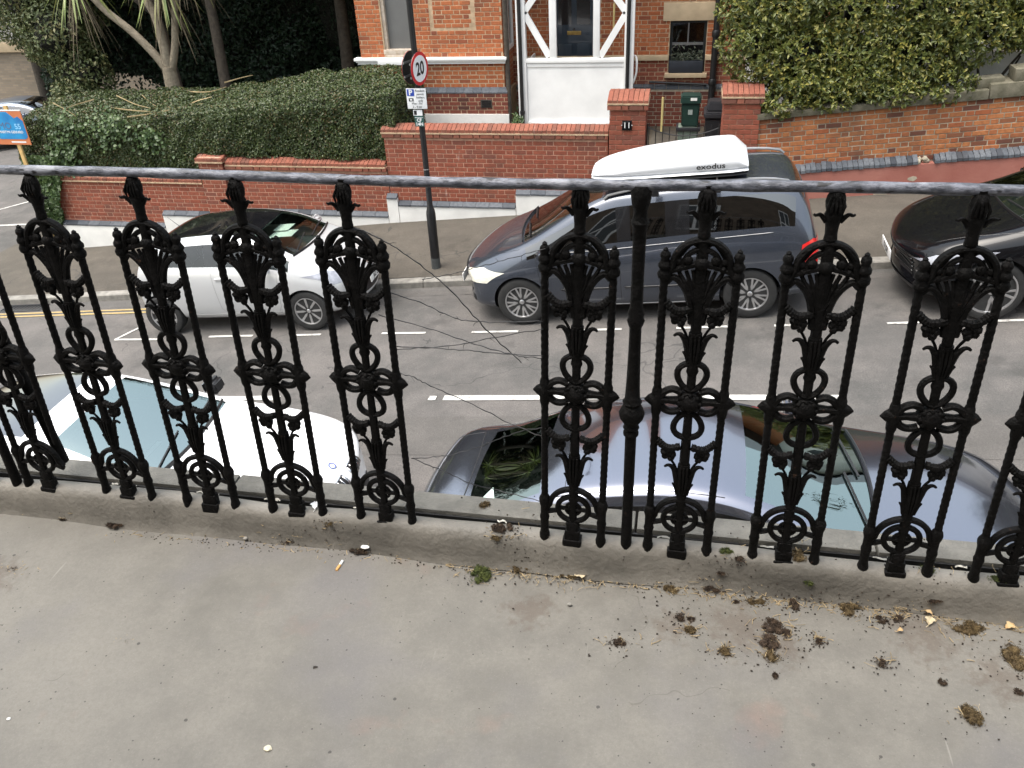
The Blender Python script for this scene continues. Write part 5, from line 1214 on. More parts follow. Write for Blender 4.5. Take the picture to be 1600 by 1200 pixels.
# variegated shrub over the old wall
def rosettes(name, pts, nrm, L, k=6, asp=.36):
    n = len(pts); m = n * k; base = np.repeat(pts, k, 0); nr = np.repeat(nrm, k, 0)
    t = rng.normal(0, 1, (m, 3)); t -= nr * np.sum(t * nr, 1)[:, None]; t /= np.linalg.norm(t, axis=1)[:, None] + 1e-9
    d = t * .85 + nr * rng.uniform(.15, .8, (m, 1)); d /= np.linalg.norm(d, axis=1)[:, None]
    sd = np.cross(d, nr); sd /= np.linalg.norm(sd, axis=1)[:, None] + 1e-9; up = np.cross(sd, d); LL = (L * rng.uniform(.65, 1.25, m))[:, None]
    a = base; c = base + d * LL - nr * LL * .12; mid = base + d * LL * .55
    V = np.stack([a, mid + sd * LL * asp * .5 + up * LL * .06, c, mid - sd * LL * asp * .5 + up * LL * .06], 1).reshape(-1, 3)
    i = np.arange(m) * 4; F = np.stack([np.stack([i, i + 1, i + 2], 1), np.stack([i, i + 2, i + 3], 1)], 1).reshape(-1, 3)
    return fast_mesh(name, V, F)
sh = empty('leafy_shrub', (2.8, 14.6, GZ)); tag(sh, 'large variegated yellow-green shrub spilling over the old brick wall', 'shrub')
cl = [((1.05, 13.9, -.95), (.62, .6, .62)), ((.80, 14.0, -.45), (.40, .5, .45)), ((1.7, 13.75, -1.15), (.75, .6, .62)), ((2.5, 13.7, -1.15), (.75, .6, .60)), ((3.2, 13.75, -1.05), (.7, .6, .55)), ((3.9, 13.85, -.75), (.75, .6, .55)), ((4.8, 14.1, -.50), (.9, .7, .60)), ((1.3, 14.1, -.25), (.8, .8, .75)), ((2.3, 14.0, -.3), (.95, .8, .8)), ((3.4, 14.0, -.25), (.95, .8, .8)), ((4.5, 14.2, -.1), (.9, .8, .7)), ((1.6, 14.5, .6), (1.0, .9, .8)), ((3.0, 14.5, .7), (1.3, .9, .9)), ((4.6, 14.6, .7), (1.2, .9, .9)), ((5.9, 14.5, .1), (1.0, .9, 1.0)), ((5.5, 13.95, -.45), (.8, .65, .55)), ((6.4, 14.1, .1), (.9, .7, .7)), ((5.6, 14.2, .6), (1.0, .8, .7)), ((2.1, 13.32, -1.57), (.40, .34, .22)), ((2.9, 13.32, -1.50), (.50, .34, .20)), ((1.40, 13.34, -1.66), (.34, .34, .22)), ((3.6, 13.36, -1.42), (.45, .36, .24)), ((2.5, 13.4, -1.35), (.5, .36, .3)), ((1.8, 13.42, -1.4), (.5, .36, .3))]
Ps, Ns = [], []
for c, rr in cl:
    k = int(720 * (rr[0] * rr[1] + rr[1] * rr[2] + rr[0] * rr[2])); d = rng.normal(0, 1, (k, 3)); d /= np.linalg.norm(d, axis=1)[:, None]
    P = np.array(c) + d * np.array(rr) * ((1 - rng.exponential(.12, k).clip(0, .55)) * (1 + .10 * lump(d * 1.6, 1.4)))[:, None]; Ps.append(P); Ns.append(d)
P = np.concatenate(Ps); N = np.concatenate(Ns); ok = P[:, 1] < 15.2; P, N = P[ok], N[ok]
o = link('foliage', rosettes('shrub_foliage', P - np.array([2.8, 14.6, GZ]), N + np.array([0, -.2, .5]), .082), sh, M_SHRUB)
st = MB()
for (xx, yy) in ((1.5, 14.0), (2.05, 13.95), (2.42, 14.0), (2.9, 14.2), (3.6, 14.3), (4.4, 14.4)):
    b0 = Vector((xx - 2.8, yy - 14.6, 0)); 
    for q in range(3):
        e = b0 + Vector((random.uniform(-.5, .5), random.uniform(-.2, .3), random.uniform(1.6, 2.8))); st.tube(smooth_path([b0, (b0 + e) * .5 + Vector((random.uniform(-.1, .1), 0, .2)), e]), lerpl(.045, .012, 13), 6)
st.build('stems', M_BARKD, sh)
cb = MB()
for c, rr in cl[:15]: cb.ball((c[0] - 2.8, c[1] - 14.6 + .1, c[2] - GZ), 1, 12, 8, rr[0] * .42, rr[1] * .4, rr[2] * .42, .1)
link('inner_shade_core', cb.mesh('shrub_core', False), sh, M_CORE)  # solid dark lumps stand for the shade within the shrub
# pale neighbour's forecourt behind the shrub, and things seen past it
tag(MB().box(.95, 9, 15.3, 15.45, GZ - .5, -1.35).build('forecourt_wall', M_WHITED, None, False), 'pale rendered wall glimpsed through the gaps under the shrub', 'wall')
# small weeds at the foot of the porch
wd_ = atY(808, 188, HY - .2); n = 160; P = np.stack([wd_.x + rng.normal(0, .05, n), wd_.y + rng.normal(0, .05, n), GZ + np.abs(rng.normal(.25, .12, n))], 1)
tag(link('weed_tuft', leaf_mesh('weed_tuft', P, np.tile([0., -1., .6], (n, 1)), .11, .35, .6), None, M_IVY), 'weeds sprouting at the corner of the white porch', 'weeds', kind='stuff')
# far end of the side street
fw = empty('far_stone_wall', (0, 0, 0)); tag(fw, 'old stone garden wall with a pale rail far down the side street', 'wall')
MB().box(-26, -16.6, 25.6, 26.0, -6.5, -3.0).build('masonry', m_bricktex('mottled_stone', (.20, .16, .12), (.28, .22, .16), (.2, .18, .15)), fw, False)
MB().box(-26, -16.6, 25.45, 26.1, -3.0, -2.7, .03).build('coping', M_STONE, fw); MB().box(-16.6, -16.0, 25.5, 26.1, -6.5, -2.3, .03).build('pier', M_BTEXO, fw)
ph = empty('pale_far_house', (0, 0, 0)); tag(ph, 'pale house front glimpsed through gaps in the dark trees', 'house')
MB().box(-22, -4, 30, 36, -7, 6).build('wall', M_WHITE, ph, False)
for wx in (-19, -16, -13, -10, -7): MB().box(wx - .6, wx + .6, 29.95, 30.02, -1.6, .4).build('window', M_BLACKG, ph, False)
# ------------------------------------------------------------------ lamp post and its signs
LX, LY = -3.63, 11.30; LZ = pave_z(LX, LY)
lp = empty('lamp_post', (LX, LY, LZ - .02)); tag(lp, 'black steel lamp post on the pavement with a thick base', 'lamp post')
zt_ = atY(668, 328, LY).z - LZ; zg = atY(679, 400, LY).z - LZ
MB().lathe([(.070, -.1), (.070, zg)], n=18).build('grey_base_band', pmat('grey_base_paint', (.06, .065, .065), .5, .25, 10), lp)
MB().lathe([(.0695, zg), (.0695, zt_ - .04), (.066, zt_), (.046, zt_ + .07), (.042, zt_ + .09), (.038, 5.2), (.034, 6.2)], n=18).build('shaft', pmat('post_paint', (.010, .010, .011), .38, .2, 9), lp)
MB().lathe([(.0415, -.008), (.0435, -.004), (.0435, .004), (.0415, .008)], (0, 0, atY(661, 262, LY).z - LZ), 18).build('steel_band', M_GREY, lp)
MB().tube([(0, 0, 6.15), (0, -.4, 6.5), (0, -1.1, 6.6)], .03, 8).build('arm', M_BLACK, lp); MB().ball((0, -1.3, 6.58), .2, 12, 8, .6, 1.5, .4).build('lantern', M_GREY, lp)
M_SIGNR = pmat('sign_red', (.50, .02, .025), .4, .06, 8); M_SIGNB = pmat('sign_blue', (.02, .06, .36), .4, .06, 8); M_SIGNG = pmat('sign_green', (.02, .075, .065), .4, .08, 8); M_SIGNW = pmat('sign_white', (.72, .73, .74), .4, .04, 8)
def disc(mb, r2, y0, y1, n=36): return mb.lathe([(r2, y0), (r2, y1)], axis='Y', n=n)
s20 = atY(655, 106, LY)
def speed_sign(dx, dy, rz, label, nm):
    e = empty('speed_sign', (LX + dx, LY + dy, s20.z), (0, 0, rz)); tag(e, label, 'sign', 'round signs on the lamp post')
    disc(MB(), .215, 0, .012).build('back_plate', M_BLACK, e); disc(MB(), .2145, -.004, -.0005).build('red_ring', M_SIGNR, e); disc(MB(), .170, -.007, -.0045).build('white_face', M_SIGNW, e)
    text_mesh('lettering', '20', .235, M_TXT, e, (0, -.0085, -.004), (PI / 2, 0, 0), .0008, sx=.86, bold=.006)
    MB().box(-.20, .20, .013, .03, .075, .10).box(-.20, .20, .013, .03, -.10, -.075).build('channel', M_GREY, e, False)
rz = math.radians(75)
speed_sign(.065, -.05, rz, 'round 20 speed limit sign with red rim on the lamp post', 0)
speed_sign(-.09, .04, rz + PI, 'back of a round speed sign on the far side of the lamp post', 1)
a, c = atY(634, 138, LY - .07), atY(668, 170, LY - .07); pw, phh = c.x - a.x, a.z - c.z
ps = empty('parking_sign', ((a.x + c.x) / 2, LY - .075, (a.z + c.z) / 2)); tag(ps, 'square white parking permit sign with a blue P on the lamp post', 'sign')
MB().box(-pw / 2, pw / 2, 0, .006, -phh / 2, phh / 2, .002).build('plate', M_SIGNW, ps)
MB().box(-pw * .46, -pw * .10, -.003, -.0005, phh * .13, phh * .46).build('blue_square', M_SIGNB, ps, False)
text_mesh('lettering', 'P', phh * .36, M_SIGNW, ps, (-pw * .28, -.0045, phh * .29), (PI / 2, 0, 0), .0006, bold=.004)
for k, (tx, zz, xx) in enumerate([('Resident', .38, .20), ('permit', .22, .20), ('holders', .06, .20), ('only', -.10, .20), ('Mon - Fri', -.24, 0), ('2 - 4 pm', -.40, 0)]):
    text_mesh('lettering', tx, phh * .155, M_TXT, ps, (pw * xx, -.002, phh * zz), (PI / 2, 0, 0), .0006, sx=.92)
MB().box(-pw * .40, -pw * .16, -.002, -.0003, -phh * .13, phh * .02).build('camera_symbol', M_TXT, ps, False); MB().box(-pw * .34, -pw * .22, -.0035, -.0022, -phh * .09, -phh * .02).build('symbol_window', M_SIGNW, ps, False)
a, c = atY(645, 172, LY - .07), atY(660, 181, LY - .07)
sk_ = empty('small_sticker_plate', ((a.x + c.x) / 2, LY - .062, (a.z + c.z) / 2)); tag(sk_, 'small white plate between the parking sign and the green plate', 'sign')
MB().box(-(c.x - a.x) / 2, (c.x - a.x) / 2, 0, .004, -(a.z - c.z) / 2, (a.z - c.z) / 2).build('plate', M_SIGNW, sk_, False); MB().box(-.055, -.015, -.002, -.0004, -.028, .028).build('dark_print', M_TXT, sk_, False)
a, c = atY(647, 181.5, LY - .07), atY(663, 198, LY - .07); gw, gh = c.x - a.x, a.z - c.z
gs = empty('column_number_plate', ((a.x + c.x) / 2, LY - .062, (a.z + c.z) / 2)); tag(gs, 'dark green plate reading CF 14N on the lamp post', 'sign')
MB().box(-gw / 2, gw / 2, 0, .004, -gh / 2, gh / 2).build('plate', M_SIGNG, gs, False)
text_mesh('lettering', 'CF', gh * .42, M_SIGNW, gs, (0, -.0015, gh * .10), (PI / 2, 0, 0), .0006, bold=.002); text_mesh('lettering', '14N', gh * .42, M_SIGNW, gs, (0, -.0015, -gh * .28), (PI / 2, 0, 0), .0006, bold=.002)
MB().box(-gw * .45, gw * .45, -.0012, -.0004, gh * .33, gh * .37).build('thin_line', M_SIGNW, gs, False)
# ------------------------------------------------------------------ estate agent's board
M_ORANGE = pmat('board_orange', (.52, .17, .07), .5, .06, 5); M_BBLUE = pmat('board_blue', (.012, .10, .34), .4, .5, 2.0, col2=(.03, .33, .62)); M_WOOD = pmat('pine_post', (.50, .33, .13), .7, .2, 12, .2, 40)
eb = empty('sale_board', (-11.80, 12.98, pave_z(-11.8, 13.1))); ez = eb.location.z; tag(eb, 'orange and blue estate agent board on a timber post by the hedge', 'board')
MB().box(-.035, .035, -.02, .02, -.05, -1.65 - ez, .004).build('post', M_WOOD, eb)
zc = -2.03 - ez; bwid = .64
MB().box(-.36, .29, -.034, -.022, zc - .30, zc + .30).build('board', M_ORANGE, eb, False)
MB().box(-.362, .292, -.036, -.020, zc + .296, zc + .312).build('white_edge', M_PAPER, eb, False)
MB().plate([(-.35, zc - .17), (-.30, zc - .20), (.22, zc - .20), (.275, zc - .16), (.278, zc + .12), (.20, zc + .20), (.12, zc + .17), (.0, zc + .28), (-.35, zc + .28)], -.0375, -.0345, .0008).build('blue_field', M_BBLUE, eb)
text_mesh('lettering', 'MO', .17, pmat('board_grey_print', (.10, .13, .22), .5, .1, 9), eb, (-.12, -.039, zc + .03), (PI / 2, 0, 0), .0006); text_mesh('lettering', '55', .13, pmat('board_pale_blue', (.25, .55, .80), .5, .1, 9), eb, (.14, -.039, zc + .02), (PI / 2, 0, 0), .0006, bold=.003)
text_mesh('lettering', 'MARTYN GERRARD', .062, M_SIGNW, eb, (-.03, -.039, zc - .075), (PI / 2, 0, 0), .0006, sx=.9, bold=.001); MB().box(-.10, .20, -.0365, -.0345, zc - .265, zc - .24).build('white_line', M_SIGNW, eb, False)
# ------------------------------------------------------------------ cars
SLOTS = ['body', 'windscreen', 'rear_window', 'side_window', 'pillar_trim', 'roof_panel', 'wheel_arch']
def car_shell(st, cowl, wtop, rtop, rbase, sides, pillars, xf, wheels, arch_r, roof_split=False, roof_rng=None, bowf=.20, bowr=.12):
    """st: rows (s, bottom z, half width, belt z, centre top z, roof half width); faces are sorted into SLOTS"""
    n = len(st); L = st[-1][0]; vs = []; NR = 10
    for (s, zb, w, zs, top, wr) in st:
        h = zs - zb; g = top - zs
        rows = [(0, zb), (.80 * w, zb), (.965 * w, zb + .05), (1.0 * w, zb + .45 * h), (.992 * w, zb + .80 * h), (.945 * w, zs), (wr, zs + .86 * g), (wr - .075, zs + .962 * g), (.48 * wr, zs + .995 * g), (0, top)]
        kf = bowf * max(0, 1 - s / (st[wtop][0] + .6)) ** .9; kr = bowr * max(0, (s - L * .62) / (L * .38))
        def pt(y, z): return (xf - s - kf * (y / w) ** 2 + kr * (y / w) ** 2, y, z)
        ring = [pt(y, z) for y, z in rows] + [pt(-y, z) for y, z in rows[8:0:-1]]
        vs += ring
    m = 18; fs = []; fm = []
    def slot(i, j):
        jj = j if j < 9 else 17 - j
        if jj in (7, 8):
            if cowl <= i < wtop: return 1
            if rtop <= i < rbase: return 2
        if jj in (7, 8) and roof_rng and roof_rng[0] <= i < roof_rng[1]: return 5
        if jj == 5 and sides[0] <= i < sides[1]: return 4 if i in pillars else 3
        return 0
    for i in range(n - 1):
        for j in range(m):
            k = (j + 1) % m; fs.append((i * m + j, i * m + k, (i + 1) * m + k, (i + 1) * m + j)); fm.append(slot(i, j))
    fs.append(tuple(reversed(range(m)))); fm.append(0); fs.append(tuple((n - 1) * m + k for k in range(m))); fm.append(0)
    me = bpy.data.meshes.new('shell'); me.from_pydata(vs, [], fs); me.update()
    bm = bmesh.new(); bm.from_mesh(me); bmesh.ops.recalc_face_normals(bm, faces=bm.faces); bm.to_mesh(me); bm.free()
    for k in range(len(SLOTS)): me.materials.append(bpy.data.materials.get('slot%d' % k) or bpy.data.materials.new('slot%d' % k))
    me.polygons.foreach_set('material_index', fm); me.polygons.foreach_set('use_smooth', [True] * len(fs))
    ob = bpy.data.objects.new('shell', me); COL.objects.link(ob)
    sm = ob.modifiers.new('s', 'SUBSURF'); sm.levels = 2; sm.render_levels = 2
    cut = MB()
    for (wx, wr_, yo) in wheels:
        for s in (-1, 1): cut.lathe([(arch_r, 0), (arch_r, .55)], (wx, s * (yo + .30) - (.55 if s > 0 else 0), wr_), 40, 'Y')
    cm = cut.mesh('cut', False); co = bpy.data.objects.new('cut', cm); COL.objects.link(co)
    for k in range(len(SLOTS)): cm.materials.append(bpy.data.materials['slot%d' % k])
    bm = bmesh.new(); bm.from_mesh(cm); bmesh.ops.recalc_face_normals(bm, faces=bm.faces); bm.to_mesh(cm); bm.free()
    cm.polygons.foreach_set('material_index', [6] * len(cm.polygons))
    bo = ob.modifiers.new('b', 'BOOLEAN'); bo.object = co; bo.operation = 'DIFFERENCE'; bo.solver = 'EXACT'
    dg = bpy.context.evaluated_depsgraph_get(); dg.update()
    out = bpy.data.meshes.new_from_object(ob.evaluated_get(dg))
    bpy.data.objects.remove(ob); bpy.data.objects.remove(co)
    return out
def islands(bm_faces):
    todo = set(bm_faces); out = []
    while todo:
        f = todo.pop(); grp = [f]; stack = [f]
        while stack:
            c = stack.pop()
            for e in c.edges:
                for q in e.link_faces:
                    if q in todo: todo.remove(q); grp.append(q); stack.append(q)
        out.append(grp)
    return out
def split_shell(me, root, mats, lining=None):
    """every material slot becomes its own part; windows one object each"""
    bm = bmesh.new(); bm.from_mesh(me); bm.normal_update()
    made = {}
    for k, nm in enumerate(SLOTS):
        fs = [f for f in bm.faces if f.material_index == k]
        if not fs: continue
        groups = islands(fs) if k else [fs]
        for g in groups:
            if len(g) < 3: continue
            idx = {}; V = []; F = []
            for f in g:
                row = []
                for v in f.verts:
                    if v.index not in idx: idx[v.index] = len(V); V.append(v.co[:])
                    row.append(idx[v.index])
                F.append(row)
            q = bpy.data.meshes.new(nm); q.from_pydata(V, [], F); q.update(); q.polygons.foreach_set('use_smooth', [k != 6] * len(F))
            o = link(nm, q, root, mats[k]); made.setdefault(nm, []).append(o)
    # headlining and door linings: the painted skin again, set 2 cm inwards
    V = []; F = []; idx = {}
    for f in bm.faces:
        if f.material_index in (0, 4, 5) and f.calc_center_median().z > .45:
            row = []
            for v in f.verts:
                if v.index not in idx: idx[v.index] = len(V); V.append(v.co - v.normal * .022)
                row.append(idx[v.index])
            F.append(list(reversed(row)))
    q = bpy.data.meshes.new('interior_lining'); q.from_pydata(V, [], F); q.update(); q.polygons.foreach_set('use_smooth', [True] * len(F)); link('interior_lining', q, root, lining or M_DASH)
    bvh = BVHTree.FromBMesh(bm); bm.free(); return bvh, made
DIRS = {'front': ((1, 0, 0)), 'rear': ((-1, 0, 0)), 'left': ((0, 1, 0)), 'right': ((0, -1, 0)), 'top': ((0, 0, 1))}
def cast(bvh, ax, a, c, off):
    d = Vector(DIRS[ax])
    o = {'front': Vector((6, a, c)), 'rear': Vector((-6, a, c)), 'left': Vector((a, 6, c)), 'right': Vector((a, -6, c)), 'top': Vector((a, c, 6))}[ax]
    h = bvh.ray_cast(o, -d)
    if h[0] is None: return None
    nrm = h[1] if h[1].dot(d) > 0 else -h[1]
    return h[0] + nrm * off
def patch(bvh, root, name, poly, ax, mat, off=.004, cell=.05):
    bm = bmesh.new(); vv = [bm.verts.new((p[0], p[1], 0)) for p in poly]; bm.faces.new(vv)
    bmesh.ops.triangulate(bm, faces=bm.faces)
    for _ in range(6):
        lg = [e for e in bm.edges if e.calc_length() > cell]
        if not lg: break
        bmesh.ops.subdivide_edges(bm, edges=lg, cuts=1); bmesh.ops.triangulate(bm, faces=bm.faces)
    bad = []
    for v in bm.verts:
        p = cast(bvh, ax, v.co.x, v.co.y, off)
        if p is None: bad.append(v)
        else: v.co = p
    if bad: bmesh.ops.delete(bm, geom=bad, context='VERTS')
    bmesh.ops.recalc_face_normals(bm, faces=bm.faces)
    me = bpy.data.meshes.new(name); bm.to_mesh(me); bm.free(); me.polygons.foreach_set('use_smooth', [True] * len(me.polygons))
    return link(name, me, root, mat)
def seam(bvh, root, name, line, ax, mat, r2=.0028, off=-.0008):
    P = []
    for (a, c), (b2, d) in zip(line[:-1], line[1:]):
        k = max(2, int(math.hypot(b2 - a, d - c) / .04))
        for q in range(k):
            t = q / k; p = cast(bvh, ax, a + (b2 - a) * t, c + (d - c) * t, off)
            if p is not None: P.append(p)
    p = cast(bvh, ax, *line[-1], off)
    if p is not None: P.append(p)
    if len(P) > 2: return MB().tube(P, r2, 5).build(name, mat, root, ang=180)
def wheel(root, x, y, r2, w, rim_r, spokes, twin, rim_mat, side):
    tm = MB(); h = w / 2; k = rim_r / r2
    tm.lathe([(rim_r * .98, -h * .80), (rim_r * 1.03, -h * .95), (r2 * .86, -h * 1.02), (r2 * .955, -h * .90), (r2 * .99, -h * .66), (r2, -h * .3), (r2, h * .3), (r2 * .99, h * .66), (r2 * .955, h * .90), (r2 * .86, h * 1.02), (rim_r * 1.03, h * .95), (rim_r * .98, h * .80)], axis='Y', n=40)
    o = tm.build('wheel', M_TYRE, root); o.location = (x, y, r2)
    rm = MB(); f = side * h
    ringp = [(rim_r * 1.0, f * .55), (rim_r * 1.01, f * .93), (rim_r * .95, f * .93), (rim_r * .90, f * .62), (rim_r * .88, f * .1)]
    vs = []; fs = []; N = 44
    for (q, yy) in ringp:
        for a in range(N): vs.append((q * math.cos(2 * PI * a / N), yy, q * math.sin(2 * PI * a / N)))
    for i in range(len(ringp) - 1):
        for a in range(N): fs.append((i * N + a, i * N + (a + 1) % N, (i + 1) * N + (a + 1) % N, (i + 1) * N + a))
    rm.add(vs, fs)
    offs = [0] if not twin else [-twin, twin]
    a0 = random.uniform(0, 1)
    for sp in range(spokes):
        for of in offs:
            th = 2 * PI * sp / spokes + a0; c, s = math.cos(th), math.sin(th); c2, s2 = math.cos(th + of), math.sin(th + of)
            p0 = Vector((.14 * rim_r * c, f * .70, .14 * rim_r * s)); p1 = Vector((.60 * rim_r * math.cos(th + of * .75), f * .80, .60 * rim_r * math.sin(th + of * .75))); p2 = Vector((.93 * rim_r * c2, f * .78, .93 * rim_r * s2))
            rm.tube([p0, p1, p2], [rim_r * .095, rim_r * (.085 if not twin else .06), rim_r * (.10 if not twin else .065)], 6, flat=(.45, 1))
    ro = rm.build('rim', rim_mat, o)
    hub = MB(); hub.lathe([(rim_r * .15, f * .55), (rim_r * .15, f * .80), (rim_r * .11, f * .86), (.001, f * .88)], axis='Y', n=18); hub.build('hub_cap', rim_mat, o)
    bd = MB(); bd.lathe([(rim_r * .90, f * .02), (rim_r * .90, f * .06), (.02, f * .06)], axis='Y', n=28); bd.build('brake_disc', M_BLACK, o)
    return o
def seat(root, x, y, z):
    mb = MB(); mb.box(x - .25, x + .25, y - .24, y + .24, z, z + .16, .05)
    bm = bmesh.new(); bmesh.ops.create_cube(bm, size=1)
    for v in bm.verts:
        v.co = Vector((v.co.x * .13 - (v.co.z + .5) * .18, v.co.y * (.46 - .06 * (v.co.z > 0)), v.co.z * .62))
    bmesh.ops.bevel(bm, geom=list(bm.edges), offset=.04, segments=2, affect='EDGES')
    for v in bm.verts: v.co += Vector((x - .20, y, z + .42))
    mb.bm(bm); mb.box(x - .50, x - .40, y - .13, y + .13, z + .74, z + .92, .04); return mb.build('seat', M_FABRIC, root)
def mirror(root, x, y, z, s, mat):
    bm = bmesh.new(); bmesh.ops.create_cube(bm, size=1)
    for v in bm.verts: v.co = Vector((v.co.x * (.15 - .05 * (v.co.z > 0)), v.co.y * .20, v.co.z * .14))
    bmesh.ops.bevel(bm, geom=list(bm.edges), offset=.035, segments=3, affect='EDGES')
    mb = MB(); 
    for v in bm.verts: v.co += Vector((x, y + s * .10, z))
    mb.bm(bm); mb.tube([(x, y - s * .10, z - .05), (x, y + s * .05, z - .03)], .025, 8); o = mb.build('door_mirror', mat, root)
    MB().box(x - .080, x - .074, y + s * .10 - .08, y + s * .10 + .08, z - .05, z + .05).build('mirror_glass', M_CHROME, o, False)
def plate_text(root, x, z, txt, facing=1, tilt=0.0, dy=0.0):
    p = MB().box(-.006, .006, -.26, .26, -.056, .056, .003).build('number_plate', M_PLATE, root); p.location = (x, dy, z); p.rotation_euler = (0, tilt, 0)
    text_mesh('lettering', txt, .095, M_TXT, p, (.0075 * facing, 0, -.002), (PI / 2, 0, PI / 2 * facing), .0006, sx=.88, bold=.002)
def place(root, X, Y, heading):
    a = math.atan(.09); root.matrix_world = Matrix.Translation((X, Y, road_z(X, min(max(Y, 6), 9.3)))) @ Matrix.Rotation(-a, 4, 'Y') @ Matrix.Rotation(heading, 4, 'Z')

def make_car(name, label, st, idx, wb, fo, wr2, tw, rim, spokes, twin, paint, glass, side_glass, rear_glass, rims=None, roof=None, roof_rng=None, arch=1.12, mir=None, lining=None, **kw):
    root = empty(name); tag(root, label, 'car')
    xf = fo + wb / 2; cowl, wtop, rtop, rbase, sides, pillars = idx
    yo = max(r[2] for r in st)
    me = car_shell(st, cowl, wtop, rtop, rbase, sides, pillars, xf, [(wb / 2, wr2, yo), (-wb / 2, wr2, yo)], wr2 * arch, roof_rng=roof_rng, **kw)
    mats = [paint, glass, rear_glass, side_glass, M_BLACKG, roof or M_BLACKG, M_BLACK]
    bvh, made = split_shell(me, root, mats, lining)
    for (x, s) in ((wb / 2, 1), (wb / 2, -1), (-wb / 2, 1), (-wb / 2, -1)):
        wheel(root, x, s * (yo - tw / 2 - .025), wr2, tw, rim, spokes, twin, rims or M_ALLOY, s)
    # cabin
    xc = xf - st[cowl][0]; belt = st[cowl][3]; wmid = st[wtop][2]
    MB().box(xf - st[rbase][0] + .1, xc - .1, -wmid * .86, wmid * .86, .30, .36).build('cabin_floor', M_FABRIC, root, False)
    dm = MB(); dm.box(xc - .62, xc - .06, -wmid * .80, wmid * .80, belt - .25, belt - .03, .06); dm.build('dashboard', M_DASH, root)
    sx = xf - st[wtop][0] - .30
    for yy in (-.37, .37): seat(root, sx, yy, .28); seat(root, sx - .72, yy, .26)
    ring = [(sx + .52 + .05 * math.sin(a), -.37 + .17 * math.cos(a), belt - .02 + .16 * math.sin(a)) for a in np.linspace(0, 2 * PI, 19)]
    MB().tube(ring, .014, 6, cap=False).build('steering_wheel', M_BLACK, root)
    mx, mz, mm = mir
    for s in (-1, 1): mirror(root, xf - mx, s * (yo + .0), mz, s, mm)
    # wipers and the black cowl strip
    cw = []
    for k in range(13):
        yy = -.62 + 1.24 * k / 12; p = cast(bvh, 'top', xc + .03 - .17 * (yy / yo) ** 2, yy, .004)
        if p: cw.append(p)
    if len(cw) > 3: MB().tube(cw, .028, 6, flat=(.25, 1)).build('cowl_strip', M_BLACK, root)
    for (ya, yb, dx) in ((-.55, .02, .0), (.02, .58, .0)):
        P = []
        for k in range(9):
            t = k / 8; p = cast(bvh, 'top', xc - .05 - .10 * t, ya + (yb - ya) * t, .014)
            if p: P.append(p)
        if len(P) > 3: MB().tube(P, .009, 5).build('wiper', M_BLACK, root)
    return root, bvh, xf, yo
def xs_(xf, s): return xf - s
G_CLEAR = m_glass('car_glass', (.50, .60, .56)); G_DARK = m_glass('privacy_glass', (.035, .04, .045)); G_MID = m_glass('tinted_glass', (.32, .38, .37)); G_SKY = m_glass('bright_sky_glass', (.42, .52, .50), (.82, 1.0, .98), 3.5); G_REAR = m_glass('bright_sky_rear_glass', (.05, .065, .06), (.86, 1.0, .98), 3.1)  # last two: reflection strength and teal tint raised to imitate a brighter sky
P_SILVER = m_paint('silver_paint', (.58, .59, .60), .35, .30, .8, .05); P_MPV = m_paint('slate_blue_paint', (.060, .070, .092), .6, .26, .9, .06); P_BLACK = m_paint('black_paint', (.004, .004, .005), 0, .2, .55, .0, .12)
P_WHITE = m_paint('white_car_paint', (.80, .80, .80), 0, .25, 1.0, .03); P_SALOON = m_paint('dark_metallic_paint', (.205, .215, .26), .92, .11, 1.0, .02); P_FAR = m_paint('blue_grey_paint', (.10, .13, .18), .5, .3, .9, .1)

# ---- people carrier with the roof box
MPV = [(0, .34, .52, .55, .58, .36), (.05, .25, .74, .62, .67, .56), (.22, .20, .845, .71, .80, .67), (.55, .18, .89, .81, .95, .73), (.92, .18, .905, .90, 1.05, .76), (1.32, .18, .905, .955, 1.27, .72), (1.72, .18, .905, .985, 1.48, .67), (2.02, .18, .905, 1.0, 1.59, .65),
       (2.16, .18, .905, 1.005, 1.62, .65), (2.24, .18, .905, 1.008, 1.63, .655), (2.85, .18, .905, 1.055, 1.66, .66), (2.93, .18, .905, 1.06, 1.662, .66), (3.75, .18, .905, 1.10, 1.665, .665), (4.10, .20, .905, 1.12, 1.65, .665), (4.28, .22, .90, 1.12, 1.60, .66), (4.42, .24, .895, 1.09, 1.34, .70), (4.49, .26, .885, 1.04, 1.11, .74), (4.55, .30, .87, .86, .90, .72), (4.58, .40, .79, .62, .66, .58)]
mpv, bv, xf, yo = make_car('people_carrier', 'slate blue people carrier with roof box parked at the far kerb', MPV, (4, 7, 14, 16, (4, 14), (8, 10)), 2.835, .91, .325, .215, .215, 8, .16, P_MPV, G_CLEAR, G_DARK, G_DARK, mir=(1.28, 1.02, P_MPV), bowr=.05)
